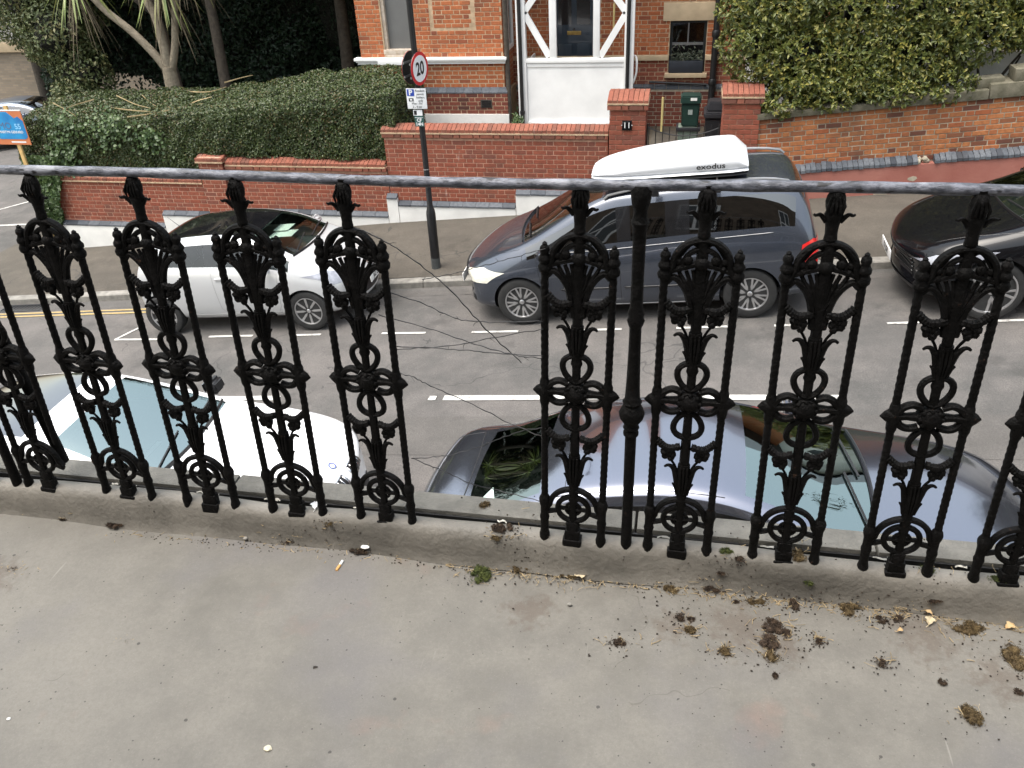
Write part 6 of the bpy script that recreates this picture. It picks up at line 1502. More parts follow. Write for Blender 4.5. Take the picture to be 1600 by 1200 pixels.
for s, ax in ((1, 'left'), (-1, 'right')):
    seam(bv, mpv, 'door_seam', [(xf - 1.15, .95), (xf - 1.22, .40), (xf - 1.30, .28), (xf - 2.2, .26), (xf - 2.2, .98)], ax, M_BLACK); seam(bv, mpv, 'door_seam', [(xf - 2.2, .27), (xf - 3.0, .27), (xf - 3.25, .60), (xf - 3.3, 1.03)], ax, M_BLACK)
    seam(bv, mpv, 'rub_strip', [(xf - 1.45, .50), (xf - 2.15, .50)], ax, M_BLACK, .012, .004); seam(bv, mpv, 'rub_strip', [(xf - 2.25, .50), (xf - 3.1, .50)], ax, M_BLACK, .012, .004)
    seam(bv, mpv, 'belt_trim', [(xf - 1.15, .965), (xf - 2.0, .985), (xf - 2.9, 1.04), (xf - 4.0, 1.10)], ax, M_GREY, .005, .002); seam(bv, mpv, 'sill_trim', [(xf - 1.4, .245), (xf - 3.25, .245)], ax, M_GREY, .010, .003)
    for hx in (1.98, 3.05):
        p = cast(bv, ax, xf - hx, .86, .0); MB().box(p.x - .10, p.x + .10, p.y - .022, p.y + .022, p.z - .017, p.z + .017, .012).build('door_handle', P_MPV, mpv)
    patch(bv, mpv, 'tail_lamp', [(xf - 4.30, .68), (xf - 4.56, .70), (xf - 4.54, .94), (xf - 4.44, 1.00), (xf - 4.32, .94)], ax, M_RED, .006)
    patch(bv, mpv, 'headlamp', [(s * .50, .56), (s * .84, .60), (s * .86, .74), (s * .74, .78), (s * .52, .70)], 'front', M_LAMP, .006, .03)
    patch(bv, mpv, 'fog_lamp', [(s * .56, .30), (s * .72, .31), (s * .72, .39), (s * .56, .38)], 'front', M_BLACK, .005)
    patch(bv, mpv, 'quarter_glass', [(xf - 1.16, .955), (xf - 1.50, .985), (xf - 1.52, 1.17)], ax, M_BLACKG, .003)
    rp = [cast(bv, 'top', xf - 2.1 - 2.05 * t, s * .585, .035 + .022 * math.sin(PI * t)) for t in np.linspace(0, 1, 16)]; MB().tube([rp[0] - Vector((-.05, 0, .045))] + rp + [rp[-1] - Vector((.05, 0, .045))], .017, 8).build('roof_rail', M_GREY, mpv)
patch(bv, mpv, 'grille', [(-.46, .56), (.46, .56), (.44, .67), (-.44, .67)], 'front', M_BLACK, .005); patch(bv, mpv, 'air_intake', [(-.44, .26), (.44, .26), (.44, .38), (-.44, .38)], 'front', M_BLACK, .004)
seam(bv, mpv, 'bumper_seam', [(-.82, .52), (.82, .52)], 'front', M_BLACK)
for yy in (-.66, .66): seam(bv, mpv, 'bonnet_seam', [(xf - .25, yy * .9), (xf - .95, yy * 1.13)], 'top', M_BLACK)
plate_text(mpv, xf + .012, .44, '', 1)
place(mpv, -.485, 10.30, PI)
# roof box: wedge nose to the front, squared tail
rb = empty('roof_box'); tag(rb, 'white roof box marked exodus on top of the people carrier', 'roof box'); rb.matrix_world = mpv.matrix_world.copy()
M_BOXW = pmat('white_abs_plastic', (.70, .71, .73), .3, .04, 3, coat=.4)
def box_shell(z0f, z1f, wf, xs, name, mat, bev):
    V = []; F = []; m = 12
    for x in xs:
        w, za, zb3 = wf(x), z0f(x), z1f(x)
        sec = [(-w * .92, za), (-w, za + .3 * (zb3 - za)), (-w * .98, za + .55 * (zb3 - za)), (-w * .88, za + .85 * (zb3 - za)), (-w * .72, zb3), (-w * .3, zb3 + .012), (w * .3, zb3 + .012), (w * .72, zb3), (w * .88, za + .85 * (zb3 - za)), (w * .98, za + .55 * (zb3 - za)), (w, za + .3 * (zb3 - za)), (w * .92, za)]
        V += [(x, y, z) for y, z in sec]
    for i in range(len(xs) - 1):
        for j in range(m): F.append((i * m + j, i * m + (j + 1) % m, (i + 1) * m + (j + 1) % m, (i + 1) * m + j))
    F.append(tuple(range(m))); F.append(tuple(reversed([(len(xs) - 1) * m + k for k in range(m)])))
    mb = MB().add(V, F); return mb.build(name, mat, rb, ang=50)
BX0, BX1 = -1.40, .42
def bt(x): return 0 if x > BX1 else 1
def lid_top(x):
    t = (BX1 - x) / (BX1 - BX0)
    return 1.83 + np.interp(t, [0, .03, .12, .3, .55, .8, .90, .93, 1], [.07, .105, .155, .21, .25, .272, .27, .255, .13])
def bw_(x):
    t = (BX1 - x) / (BX1 - BX0); return np.interp(t, [0, .04, .14, .35, .9, 1], [.24, .30, .36, .395, .395, .36])
xsb = [BX1 - (BX1 - BX0) * t for t in (0, .02, .05, .1, .16, .24, .34, .45, .56, .68, .8, .88, .905, .93, .96, 1)]
box_shell(lambda x: 1.885, lid_top, bw_, xsb, 'lid', M_BOXW, 0)
box_shell(lambda x: 1.79 + .055 * np.interp((BX1 - x) / (BX1 - BX0), [0, .1, .2, 1], [1, .4, 0, .2]), lambda x: 1.848, lambda x: bw_(x) * .96, xsb, 'base', M_BLACK, 0)
box_shell(lambda x: 1.8485, lambda x: 1.8835, lambda x: bw_(x) * 1.012, xsb, 'rim', M_BOXW, 0)
for xx in (-.35, -1.05):
    o = MB().tube([(xx, -.60, 1.775), (xx, .60, 1.775)], .016, 8, flat=(.7, 1.3)).build('crossbar', M_GREY, rb)
    for s in (-1, 1): MB().box(xx - .04, xx + .04, s * .585 - .035, s * .585 + .035, 1.70, 1.80, .012).build('bar_foot', M_BLACK, o); MB().ball((xx, s * .64, 1.80), .022).build('clamp_knob', M_CHROME, o)
for s in (1,): text_mesh('lettering', 'exodus', .09, M_TXT, rb, (-.98, .4035, 1.945), (PI / 2, 0, PI), .0008, sx=1.25, bold=.001)
rb.location.y += -.28; rb.location.z -= .07

# ---- silver hatchback
HAT = [(0, 0.3, 0.5, 0.52, 0.56, 0.36), (0.045, 0.24, 0.68, 0.6, 0.65, 0.52), (0.2, 0.2, 0.79, 0.7, 0.79, 0.63), (0.48, 0.18, 0.835, 0.8, 0.93, 0.69), (0.8, 0.18, 0.848, 0.88, 1.03, 0.71), (1.127, 0.18, 0.85, 0.93, 1.23, 0.67), (1.454, 0.18, 0.85, 0.94, 1.32, 0.63), (1.66, 0.18, 0.85, 0.95, 1.365, 0.62), (1.997, 0.18, 0.85, 0.965, 1.39, 0.62), (2.081, 0.18, 0.85, 0.97, 1.392, 0.62), (2.595, 0.18, 0.848, 0.99, 1.37, 0.615), (2.876, 0.2, 0.835, 1.01, 1.33, 0.61), (3.063, 0.22, 0.825, 1.02, 1.28, 0.61), (3.25, 0.23, 0.805, 1.01, 1.145, 0.62), (3.381, 0.25, 0.77, 0.96, 1.01, 0.62), (3.493, 0.3, 0.72, 0.78, 0.82, 0.54), (3.53, 0.38, 0.62, 0.58, 0.62, 0.42)]
P_ROOFB = m_paint('black_roof_film', (.005, .005, .006), 0, .08, .3, .02)
hat, bv, xf, yo = make_car('hatchback', 'silver hatchback with a black roof panel parked at the far kerb', HAT, (4, 6, 12, 14, (4, 11), (8,)), 2.28, .76, .295, .185, .20, 8, 0, P_SILVER, m_glass('clear_green_glass', (.70, .82, .75), 1.0, 1.5), m_glass('clear_side_glass', (.55, .66, .61), 1.0, 1.7), G_DARK, roof=P_ROOFB, roof_rng=(6, 12), mir=(1.20, .98, P_SILVER), lining=pmat('pale_grey_lining', (.30, .31, .29), .8, .1, 6))
for s, ax in ((1, 'left'), (-1, 'right')):
    seam(bv, hat, 'door_seam', [(xf - 1.08, .90), (xf - 1.13, .40), (xf - 1.22, .26), (xf - 1.94, .25), (xf - 2.05, .40), (xf - 2.07, .96)], ax, M_GREY); seam(bv, hat, 'sill_line', [(xf - 1.15, .30), (xf - 2.6, .30)], ax, M_GREY, .006, .001)
    p = cast(bv, ax, xf - 1.93, .84, .0); MB().box(p.x - .09, p.x + .09, p.y - .02, p.y + .02, p.z - .016, p.z + .016, .012).build('door_handle', P_SILVER, hat)
    patch(bv, hat, 'headlamp', [(s * .40, .60), (s * .72, .64), (s * .80, .80), (s * .66, .82), (s * .44, .70)], 'front', M_LAMPD, .005, .03)
    patch(bv, hat, 'tail_lamp', [(xf - 3.30, .70), (xf - 3.50, .74), (xf - 3.44, .95), (xf - 3.32, .95)], ax, M_RED, .006)
patch(bv, hat, 'lower_grille', [(-.42, .30), (.42, .30), (.46, .42), (-.46, .42)], 'front', M_BLACK, .005); patch(bv, hat, 'upper_grille', [(-.25, .56), (.25, .56), (.27, .60), (-.27, .60)], 'front', M_BLACK, .004); patch(bv, hat, 'badge', [(.07 * math.cos(q * .5), .655 + .05 * math.sin(q * .5)) for q in range(12)], 'front', M_CHROME, .008, .03)
plate_text(hat, xf + .012, .50, 'J62 LWX', 1)
p = cast(bv, 'top', xf - 2.85, .0, 0); MB().tube([p, p + Vector((-.16, 0, .16))], [.005, .002], 5).build('aerial', M_BLACK, hat)
for (a, c, e) in ((1.28, .05, .18), (1.36, .25, .12)): 
    p = cast(bv, 'top', xf - a, c, -.03); MB().box(p.x - e, p.x + e, p.y - .13, p.y + .13, p.z - .12, p.z - .117).build('paper_on_dash', M_PAPER, hat, False)
p = cast(bv, 'top', xf - 1.42, -.30, -.012); pq = MB().add([(p.x - .06, p.y - .26, p.z + .012), (p.x + .12, p.y - .26, p.z - .10), (p.x + .12, p.y + .02, p.z - .10), (p.x - .06, p.y + .02, p.z + .012)], [(0, 1, 2, 3)]).build('sun_visor', M_PAPER, hat, False)
place(hat, -6.05, 10.27, 0)

# ---- black car at the edge of the picture
SUV = [(0, 0.36, 0.58, 0.595, 0.628, 0.42), (0.05, 0.26, 0.8, 0.679, 0.728, 0.62), (0.25, 0.24, 0.905, 0.781, 0.855, 0.75), (0.65, 0.22, 0.955, 0.865, 0.963, 0.81), (1.18, 0.22, 0.965, 0.93, 1.036, 0.82), (1.6, 0.22, 0.965, 0.972, 1.23, 0.76), (2.05, 0.22, 0.965, 0.995, 1.388, 0.7), (2.4, 0.22, 0.965, 1.004, 1.43, 0.69), (2.75, 0.22, 0.965, 1.009, 1.447, 0.69), (2.85, 0.22, 0.965, 1.014, 1.447, 0.69), (3.6, 0.22, 0.96, 1.032, 1.417, 0.68), (4.0, 0.24, 0.95, 1.042, 1.353, 0.67), (4.25, 0.26, 0.93, 1.042, 1.271, 0.67), (4.5, 0.28, 0.9, 0.986, 1.035, 0.7), (4.64, 0.32, 0.84, 0.781, 0.814, 0.62), (4.69, 0.42, 0.72, 0.577, 0.609, 0.48)]
suv, bv, xf, yo = make_car('black_car', 'glossy black car cut off by the edge of the picture', SUV, (4, 6, 11, 13, (4, 11), (8,)), 2.81, .93, .36, .25, .265, 5, .19, P_BLACK, G_CLEAR, G_DARK, G_DARK, mir=(1.75, 1.02, P_BLACK))
for s, ax in ((1, 'left'), (-1, 'right')):
    patch(bv, suv, 'headlamp', [(xf - .16, .66), (xf - .40, .67), (xf - .78, .75), (xf - .95, .83), (xf - .70, .83), (xf - .35, .765)], ax, M_LAMPD, .006, .03); seam(bv, suv, 'bonnet_seam', [(xf - .35, s * .60), (xf - .9, s * .76), (xf - 1.25, s * .84)], 'top', M_BLACKG)
    seam(bv, suv, 'door_seam', [(xf - 1.55, .94), (xf - 1.62, .5), (xf - 1.7, .3), (xf - 2.7, .3), (xf - 2.8, .97)], ax, M_BLACK); patch(bv, suv, 'side_intake', [(s * .56, .40), (s * .80, .42), (s * .82, .58), (s * .60, .56)], 'front', M_BLACK, .005); patch(bv, suv, 'running_lamp', [(s * .60, .50), (s * .80, .52), (s * .80, .545), (s * .60, .525)], 'front', M_CHROME, .009, .03)
patch(bv, suv, 'grille', [(-.52, .42), (.52, .42), (.46, .66), (-.46, .66)], 'front', M_BLACK, .004)
for zz in (.46, .51, .56, .61): seam(bv, suv, 'grille_slat', [(-.50, zz), (.50, zz)], 'front', M_BLACKG, .010, .006)
plate_text(suv, xf + .02, .56, 'T7 JGR', 1); patch(bv, suv, 'lip_spoiler', [(-.80, .27), (.80, .27), (.82, .33), (-.82, .33)], 'front', M_BLACK, .012)
place(suv, 4.90, 10.13, PI)

# ---- white hatchback below the balcony
BM_ = [(0, 0.33, 0.52, 0.669, 0.72, 0.4), (0.05, 0.25, 0.74, 0.747, 0.821, 0.58), (0.24, 0.21, 0.84, 0.831, 0.945, 0.69), (0.75, 0.2, 0.878, 0.92, 1.063, 0.735), (1.42, 0.2, 0.885, 1.004, 1.159, 0.735), (1.85, 0.2, 0.885, 1.043, 1.373, 0.68), (2.35, 0.2, 0.885, 1.065, 1.558, 0.625), (2.6, 0.2, 0.885, 1.07, 1.592, 0.615), (2.82, 0.2, 0.885, 1.076, 1.603, 0.61), (2.92, 0.2, 0.885, 1.078, 1.603, 0.61), (3.4, 0.2, 0.88, 1.093, 1.575, 0.6), (3.7, 0.22, 0.87, 1.098, 1.519, 0.6), (3.92, 0.23, 0.86, 1.098, 1.429, 0.6), (4.14, 0.25, 0.83, 1.059, 1.147, 0.62), (4.26, 0.31, 0.78, 0.892, 0.945, 0.56), (4.31, 0.41, 0.66, 0.669, 0.72, 0.44)]
bmw, bv, xf, yo = make_car('white_car', 'white car parked directly below the balcony with its bonnet to the right', BM_, (4, 6, 12, 14, (4, 12), (8,)), 2.69, .78, .345, .22, .25, 7, .0, P_WHITE, G_SKY, G_MID, G_DARK, mir=(1.78, 1.13, M_BLACK), roof=pmat('tinted_glass_roof', (.13, .135, .15), .06, .05, 3, metal=.9, coat=1.0), roof_rng=(7, 11))
for s, ax in ((1, 'left'), (-1, 'right')):
    patch(bv, bmw, 'grille_kidney', [(s * .03, .62), (s * .22, .63), (s * .30, .74), (s * .24, .835), (s * .05, .842)], 'front', M_BLACK, .006, .03)
    for q in range(5): seam(bv, bmw, 'grille_slat', [(s * (.06 + q * .045), .64), (s * (.06 + q * .045), .832)], 'front', M_CHROME, .005, .010)
    seam(bv, bmw, 'grille_rim', [(s * .03, .62), (s * .22, .63), (s * .30, .74), (s * .24, .835), (s * .05, .842), (s * .03, .62)], 'front', M_CHROME, .008, .008)
    patch(bv, bmw, 'headlamp', [(s * .38, .65), (s * .72, .67), (s * .84, .80), (s * .70, .82), (s * .40, .77)], 'front', M_LAMPD, .006, .03); seam(bv, bmw, 'bonnet_seam', [(xf - .22, s * .66), (xf - .8, s * .76), (xf - 1.5, s * .79)], 'top', M_GREY, .0055); seam(bv, bmw, 'bonnet_crease', [(xf - .2, s * .30), (xf - .8, s * .45), (xf - 1.3, s * .55)], 'top', P_WHITE, .006, -.001)
bp = cast(bv, 'top', xf - .19, 0, .003); bg_ = MB().lathe([(.041, -.004), (.041, .003), (.036, .005)], (0, 0, 0), 20).build('badge', M_CHROME, bmw); bg_.location = bp; bg_.rotation_euler = (0, .55, 0)
MB().lathe([(.034, .0055), (.034, .0066)], (0, 0, 0), 20).build('badge_disc', M_SIGNW, bg_); MB().tube([(.029 * math.cos(a), .029 * math.sin(a), .0075) for a in np.linspace(0, 2 * PI, 25)], .0045, 5, cap=False).build('badge_ring', M_SIGNB, bg_)
patch(bv, bmw, 'air_intake', [(-.62, .24), (.62, .24), (.60, .40), (-.60, .40)], 'front', M_BLACK, .004)
p = cast(bv, 'top', xf - 1.75, -.15, -.05); MB().box(p.x - .02, p.x + .02, p.y - .14, p.y + .14, p.z - .11, p.z - .107).build('paper_on_dash', M_PAPER, bmw, False)
place(bmw, -4.63, 5.20, 0)

# ---- dark saloon below the gap
SAL = [(0, .28, .56, .56, .60, .42), (.05, .20, .76, .64, .70, .60), (.28, .17, .865, .725, .82, .71), (.75, .16, .902, .805, .93, .75), (1.28, .16, .91, .88, 1.01, .755), (1.70, .16, .91, .915, 1.20, .695), (2.12, .16, .91, .94, 1.365, .64), (2.4, .16, .91, .948, 1.415, .625), (2.62, .16, .91, .953, 1.435, .62), (2.72, .16, .91, .956, 1.437, .62), (3.2, .16, .908, .968, 1.40, .605), (3.52, .17, .90, .975, 1.32, .60), (3.88, .18, .89, .98, 1.14, .63), (4.12, .20, .88, .98, 1.04, .69), (4.36, .22, .86, .965, 1.02, .70), (4.55, .25, .82, .91, .965, .66), (4.62, .32, .74, .80, .84, .58), (4.65, .42, .64, .62, .66, .46)]
sal, bv, xf, yo = make_car('saloon_car', 'dark metallic saloon parked below the gap in the railing', SAL, (4, 6, 11, 13, (4, 12), (8,)), 2.78, .82, .325, .22, .24, 10, .0, P_SALOON, G_SKY, G_DARK, G_REAR, mir=(1.68, .98, P_SALOON), bowf=.24, bowr=.16)
seam(bv, sal, 'boot_seam', [(xf - 4.18, -.60), (xf - 4.16, -.3), (xf - 4.155, 0), (xf - 4.16, .3), (xf - 4.18, .60)], 'top', M_BLACK, .006)
for s in (-1, 1):
    seam(bv, sal, 'roof_seam', [(xf - 2.25, s * .585), (xf - 3.45, s * .565)], 'top', M_BLACK, .004); seam(bv, sal, 'boot_seam', [(xf - 4.18, s * .60), (xf - 4.5, s * .60)], 'top', M_BLACK, .004); seam(bv, sal, 'bonnet_seam', [(xf - .3, s * .64), (xf - .85, s * .77), (xf - 1.35, s * .80)], 'top', M_BLACK, .004)
    patch(bv, sal, 'headlamp', [(s * .42, .52), (s * .74, .56), (s * .84, .70), (s * .60, .66)], 'front', M_LAMPD, .006, .03); patch(bv, sal, 'tail_lamp', [(s * .40, .66), (s * .80, .66), (s * .80, .80), (s * .42, .80)], 'rear', M_RED, .006)
patch(bv, sal, 'grille', [(-.38, .44), (.38, .44), (.36, .58), (-.36, .58)], 'front', M_BLACK, .005)
# sunroof outline and the sticker in the rear window
seam(bv, sal, 'sunroof_seam', [(xf - 3.32, -.50), (xf - 3.32, .50)], 'top', M_BLACK, .003); 
q3 = [cast(bv, 'top', xf - a, c, .003) for a, c in ((4.02, -.38), (3.92, -.25), (3.86, -.46))]
MB().add(q3, [(0, 1, 2)]).build('window_sticker', pmat('pale_green_sticker', (.55, .72, .66), .5, .1, 9), sal, False)
p = cast(bv, 'top', xf - 3.05, 0, 0)
MB().box(-.5, .35, -.5, .5, 0, .05, .03).build('parcel_shelf', M_DASH, sal).location = (xf - 3.75, 0, .93)
place(sal, .57, 4.93, 0)

# ---- car on the side street
far, bv, xf, yo = make_car('parked_car', 'blue-grey car parked far down the side street behind the sale board', HAT, (4, 6, 12, 14, (4, 11), (8,)), 2.28, .76, .295, .185, .20, 8, 0, P_FAR, G_CLEAR, G_MID, G_DARK, roof=P_FAR, roof_rng=(6, 12), mir=(1.20, .98, P_FAR))
far.matrix_world = Matrix.Translation((-20.6, 23.2, ground_far(-20.6, 23.2))) @ Matrix.Rotation(-math.atan(.09), 4, 'Y') @ Matrix.Rotation(math.radians(12), 4, 'Z')
# ------------------------------------------------------------------ moss and litter on the balcony
M_MOSSG = pmat('green_moss', (.030, .045, .010), .95, .4, 60, .8, 150, col2=(.085, .10, .022))
M_MOSSB = pmat('brown_moss', (.060, .040, .018), .95, .4, 70, .8, 150, col2=(.15, .105, .045))
M_MOSSD = pmat('dark_debris', (.026, .017, .012), .95, .4, 70, .8, 150, col2=(.085, .055, .033))
M_STRAW = pmat('straw_twig', (.20, .145, .075), .85, .3, 40, col2=(.36, .28, .16), isl=.35)
M_CRUMB = pmat('dirt_crumb', (.03, .022, .016), .95, .4, 60, isl=.4)
UY = [-9] + [p[0] for p in prof[:8]] + [9]; UZ = [0] + [p[1] for p in prof[:8]] + [.1]
def surf_z(y): return float(np.interp(y, UY, UZ))
def on_floor(px, py):
    # first point of the line of sight that touches the floor or the upstand
    p = atZ(px, py, 0.0)
    if p.y <= FY - .004: return p
    d = ray(px, py)
    for k in range(60):
        y = 1.51 + k * .002; z = CAM[2] + d[2] * y / d[1]; h = surf_z(y)
        if z <= h: return Vector((d[0] * y / d[1], y, h))
    return atZ(px, py, .1)
def clump(px, py, rx, ry, mat, label, h=.6, zfix=None, name='moss_clump', group='clumps of moss on the balcony'):
    p = on_floor(px, py) if zfix is None else atZ(px, py, zfix)
    sx, sy = rx * .00118, ry * .00158; m0 = min(sx, sy)
    t = empty(name, p); tag(t, label, 'moss', group)
    k = 3 + int(9 * min(1.6, (rx * ry) / 260)); lob = []
    for q in range(k):       # lobes of uneven size make the ragged outline
        a = random.uniform(0, 2 * PI); d = random.uniform(.1, 1.0) ** .8; s = random.uniform(.25, .62) * m0
        lob.append((math.cos(a) * d * sx * .8, math.sin(a) * d * sy * .8, s))
    mb = MB()
    for (x, y, s) in lob: mb.ball((x, y, s * .15 * h), s * .8, 8, 6, 1, 1, h * .9, .3)
    mb.build('cushion', mat, t, ang=180)
    Ps = []
    for (x, y, s) in lob:
        n = int(60 + 4200 * s); d = rng.normal(0, 1, (n, 3)); d /= np.linalg.norm(d, axis=1)[:, None]; d[:, 2] = np.abs(d[:, 2]); rr = s * rng.uniform(.65, 1.25, n)
        Ps.append(np.stack([x + d[:, 0] * rr, y + d[:, 1] * rr, d[:, 2] * rr * h + .0006], 1))
    n = int(50 + 1500 * m0); aa = rng.uniform(0, 2 * PI, n); dd = 1 + rng.exponential(.22, n)      # loose bits round the edge
    Ps.append(np.stack([np.cos(aa) * dd * sx * .8, np.sin(aa) * dd * sy * .8, np.full(n, .0008)], 1))
    P = np.concatenate(Ps); link('fronds', leaf_mesh('fronds', P, np.tile([0., 0., 1.], (len(P), 1)), .0052, .22, 1.6, .3, .6), t, mat)
    return t
CL = [
 (750, 899, 21, 18, 'G', 'round bright green ball of moss on the floor below the railing gap', .95),
 (183, 820, 27, 11, 'D', 'flat dark brown clump of debris at the foot of the upstand, far left', .6),
 (98, 812, 11, 4, 'D', 'small dark smear of debris at the upstand foot left of the big brown clump', .4),
 (515, 823, 10, 8, 'B', 'small olive tuft of moss on the upstand beside the double feet', .8),
 (757, 789, 12, 8, 'B', 'yellow-brown moss tuft growing on the coping stone below the gap', .9),
 (787, 826, 28, 12, 'D', 'broad patch of moss and litter on the upstand in the railing gap', .45),
 (775, 842, 12, 7, 'B', 'lower olive end of the mossy patch in the railing gap', .6),
 (1134, 861, 14, 8, 'G', 'rounded green moss cushion on the upstand by a bar foot', .9),
 (1157, 873, 11, 8, 'D', 'dark crumbly tuft just right of the rounded green cushion', .6),
 (1244, 868, 17, 13, 'B', 'dry nest of moss and twigs packed behind the panel foot', .8),
 (1448, 890, 16, 8, 'G', 'green moss collar round the right foot of the last whole panel', .8),
 (1560, 906, 22, 6, 'G', 'green moss collar round the foot of the edge panel', .6),
 (1262, 913, 8, 6, 'G', 'tiny leafy green sprig on the face of the upstand', 1.2),
 (1126, 897, 8, 5, 'D', 'tiny dark tuft high on the upstand face below the green cushion', .7),
 (1458, 941, 19, 8, 'D', 'dark spread of debris on the upstand face at the right', .4),
 (1240, 945, 11, 12, 'D', 'dark upright clump at the upstand foot left of centre right', .9),
 (1183, 941, 24, 9, 'B', 'long tuft of moss and straw lying at the upstand foot', .6),
 (1150, 941, 6, 4, 'D', 'small dark crumb at the start of the straw tuft', .8),
 (1112, 922, 20, 8, 'D', 'dark straggle of debris at the upstand foot below the small tuft', .5),
 (1048, 920, 17, 9, 'B', 'straw-coloured tuft at the upstand foot', .6),
 (814, 890, 18, 9, 'B', 'brown tuft just right of the green moss ball', .6),
 (1078, 984, 11, 8, 'B', 'lone round brown tuft on the open floor', .9),
 (1062, 964, 10, 7, 'D', 'pair of dark crumbs above the lone brown tuft', .7),
 (1080, 968, 7, 5, 'D', 'dark crumb to the upper right of the lone brown tuft', .7),
 (1132, 1018, 12, 11, 'B', 'brown tuft at the end of a smear of brick dust', .8),
 (1210, 980, 22, 14, 'D', 'upper half of the largest heap of dark moss', .7),
 (1204, 1004, 18, 13, 'D', 'middle of the largest heap of dark moss', .8),
 (1205, 1027, 16, 11, 'B', 'olive lower end of the largest heap of moss', .9),
 (1228, 990, 10, 8, 'D', 'right lobe of the largest heap of dark moss', .8),
 (1278, 1001, 9, 9, 'D', 'rounded dark lump right of the largest heap', .9),
 (1331, 953, 20, 17, 'B', 'mossy wisp hanging from the upstand foot toward the floor', .6),
 (1377, 969, 12, 7, 'D', 'dark clump left of a pair near the curled leaf', .7),
 (1403, 967, 9, 7, 'D', 'dark clump right of a pair near the curled leaf', .7),
 (1510, 980, 36, 14, 'B', 'wide brown mat of moss and straw at the right edge', .5),
 (1585, 1026, 22, 26, 'B', 'tall brown mat of moss cut by the right edge of the picture', .45),
 (1377, 1037, 9, 8, 'D', 'small dark lump alone below the pair of clumps', .8),
 (1472, 1066, 7, 5, 'D', 'tiny dark crumb on the floor above the olive tuft', .8),
 (1592, 1082, 8, 5, 'D', 'tiny dark crumb at the right edge below the tall mat', .7),
 (1520, 1121, 18, 15, 'B', 'olive brown tuft on the open floor at lower right', .9),
 (966, 1005, 19, 8, 'D', 'sprawl of dark crumbs with a mossy sprig in mid floor', .45),
 (1211, 1056, 5, 5, 'D', 'single dark pellet below the largest heap', .9),
 (403, 974, 8, 4, 'D', 'small black crumb in the middle of the left floor', .6),
 (240, 1032, 5, 3, 'D', 'single black speck on the left floor', .7),
 (201, 1004, 11, 5, 'D', 'thin brown smear of debris on the left floor', .3),
 (492, 1044, 6, 3, 'D', 'brown speck on the floor near the middle', .4),
 (20, 890, 14, 8, 'D', 'faint dark patch of debris at the left edge', .25),
 (890, 899, 26, 7, 'B', 'flat tuft of straw at the upstand foot beside a tan leaf', .4),
 (563, 863, 27, 7, 'D', 'nest of thin dark twigs at the upstand foot near the cigarette end', .4),
 (448, 848, 14, 3, 'D', 'thin line of dirt at the upstand foot', .3),
]
MM = {'G': M_MOSSG, 'B': M_MOSSB, 'D': M_MOSSD}
for (px, py, rx, ry, k, lab, h) in CL:
    clump(px, py, rx, ry, MM[k], lab, h, None if py > 800 else .092)
# loose straw and crumbs, too small to count
tw, cr_ = MB(), MB()
def twig(p, L, a):
    d = Vector((math.cos(a), math.sin(a), 0)) * L; m = p + d * .5 + Vector((-d.y, d.x, 0)) * random.uniform(-.2, .2)
    tw.tube([p, m + Vector((0, 0, .002)), p + d], random.uniform(.0004, .0010), 4)
src = [(c[0], c[1], c[2]) for c in CL if c[1] > 800 and c[2] > 8]
for q in range(900):
    if q < 430: px = random.uniform(0, 1600) if q < 150 else random.uniform(700, 1600); py = 812 + px * .1005 + random.gauss(0, 5) + (6 if px > 700 else 0)
    else: s = random.choice(src); px = s[0] + random.gauss(0, s[2] * 1.1); py = s[1] + random.gauss(0, s[2] * .45)
    p = on_floor(px, py) + Vector((0, 0, .001)); twig(p, random.uniform(.006, .028), random.uniform(0, PI))
for q in range(2000):
    if q < 300: px, py = random.uniform(0, 1600), random.uniform(850, 1200)
    elif q < 900: px = random.uniform(0, 1600); py = 812 + px * .1005 + random.gauss(0, 4) + 3
    else: s = random.choice(src); px = s[0] + random.gauss(0, s[2] * 1.8); py = s[1] + random.gauss(0, s[2] * .9)
    if py > 1215: continue
    p = on_floor(px, py); r2 = random.uniform(.0007, .0026) if q > 300 else random.uniform(.0006, .0013); cr_.ball((p.x, p.y, p.z + r2 * .3), r2, 5, 4, 1.2, 1, .7, .3)
tag(tw.build('twig_litter', M_STRAW, None), 'loose straw and fine twigs along the foot of the upstand', 'twigs', kind='stuff')
tag(cr_.build('dirt_crumbs', M_CRUMB, None), 'scattered crumbs of dirt over the concrete floor', 'dirt', kind='stuff')
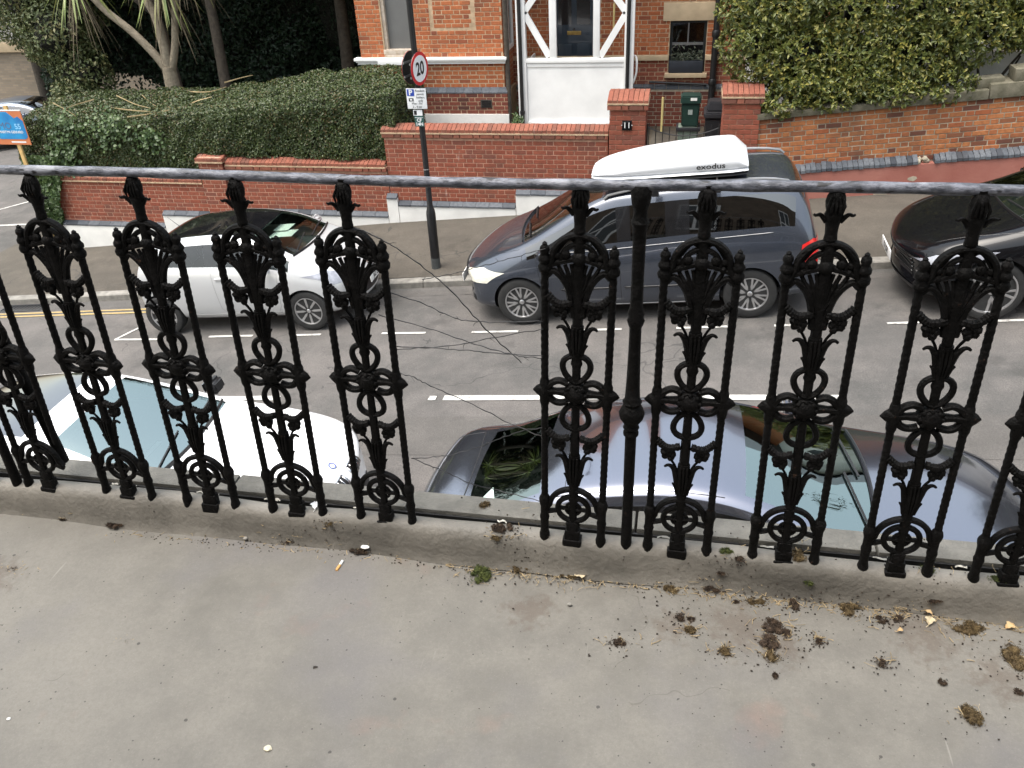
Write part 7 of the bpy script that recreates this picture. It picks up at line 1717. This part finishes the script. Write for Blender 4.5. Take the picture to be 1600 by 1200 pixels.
# single fallen things
def dead_leaf(px, py, L, a, label, mat):
    p = on_floor(px, py); V = []; F = []; n = 7
    for i in range(n):
        t = i / (n - 1); w = L * .38 * math.sin(PI * min(.96, max(.05, t))) * (1 + .25 * math.sin(i * 2.3))
        for j, s in enumerate((-1, -.5, 0, .5, 1)):
            V.append((L * (t - .5), w * s, .002 + .004 * abs(s) + .004 * math.sin(t * 3) + random.uniform(0, .0015)))
    for i in range(n - 1):
        for j in range(4): F.append((i * 5 + j, i * 5 + j + 1, (i + 1) * 5 + j + 1, (i + 1) * 5 + j))
    e = empty('dead_leaf', p, (0, 0, a)); tag(e, label, 'leaf', 'dead leaves on the balcony'); MB().add(V, F).build('blade', mat, e); MB().tube([(-L * .5, 0, .003), (-L * .8, .004, .003)], .0007, 4).build('stalk', mat, e)
M_TAN = pmat('tan_dead_leaf', (.42, .28, .13), .7, .3, 60, col2=(.55, .42, .24)); M_PALELF = pmat('pale_dead_leaf', (.50, .42, .28), .7, .3, 60)
dead_leaf(1577, 981, .026, .6, 'tan dead leaf near the right edge of the floor', M_TAN); dead_leaf(1452, 972, .028, 1.2, 'pale curled dead leaf on the floor below the upstand', M_PALELF)
dead_leaf(1449, 961, .018, 2.6, 'small crumpled brown leaf touching the pale curled one', M_TAN); dead_leaf(908, 901, .034, .2, 'pale tan dead leaf against the upstand foot', M_PALELF); dead_leaf(1406, 988, .014, .3, 'scrap of yellow leaf below the pair of dark clumps', M_TAN)
dead_leaf(493, 792, .030, 1.9, 'white scrap of paper behind the panel foot', M_PAPER)
p0, p1 = on_floor(536, 878), on_floor(526, 893); d = (p1 - p0); m = p0 + d * .45
cb_ = empty('cigarette_end', p0 + Vector((0, 0, .004))); tag(cb_, 'cigarette end lying on the floor near the twig nest', 'cigarette end')
MB().tube([Vector((0, 0, 0)), m - p0], .0038, 10).build('paper_end', M_PAPER, cb_); MB().tube([m - p0, d], .0039, 10).build('filter', pmat('cork_filter', (.62, .34, .12), .7, .15, 80), cb_)
def pebble(px, py, r2, label, mat, sx=1.2):
    p = on_floor(px, py); o = MB().ball((0, 0, 0), r2, 10, 8, sx, 1, .6, .12).build('pebble', mat, None, ang=60); o.location = p + Vector((0, 0, r2 * .45)); tag(o, label, 'pebble', 'pebbles on the balcony')
M_PEB = pmat('cream_pebble', (.62, .56, .42), .7, .15, 80)
pebble(419, 1171, .0075, 'cream white pebble near the bottom of the floor', M_PEB); pebble(571, 857, .007, 'white chip lying in the twig nest', M_PAPER, 1.8); pebble(384, 843, .006, 'grey pebble at the upstand foot', M_KERB); pebble(14, 1124, .004, 'tiny white chip at the lower left edge of the floor', M_PAPER)
pebble(890, 945, .005, 'small grey pebble on the floor right of the green ball', M_KERB)
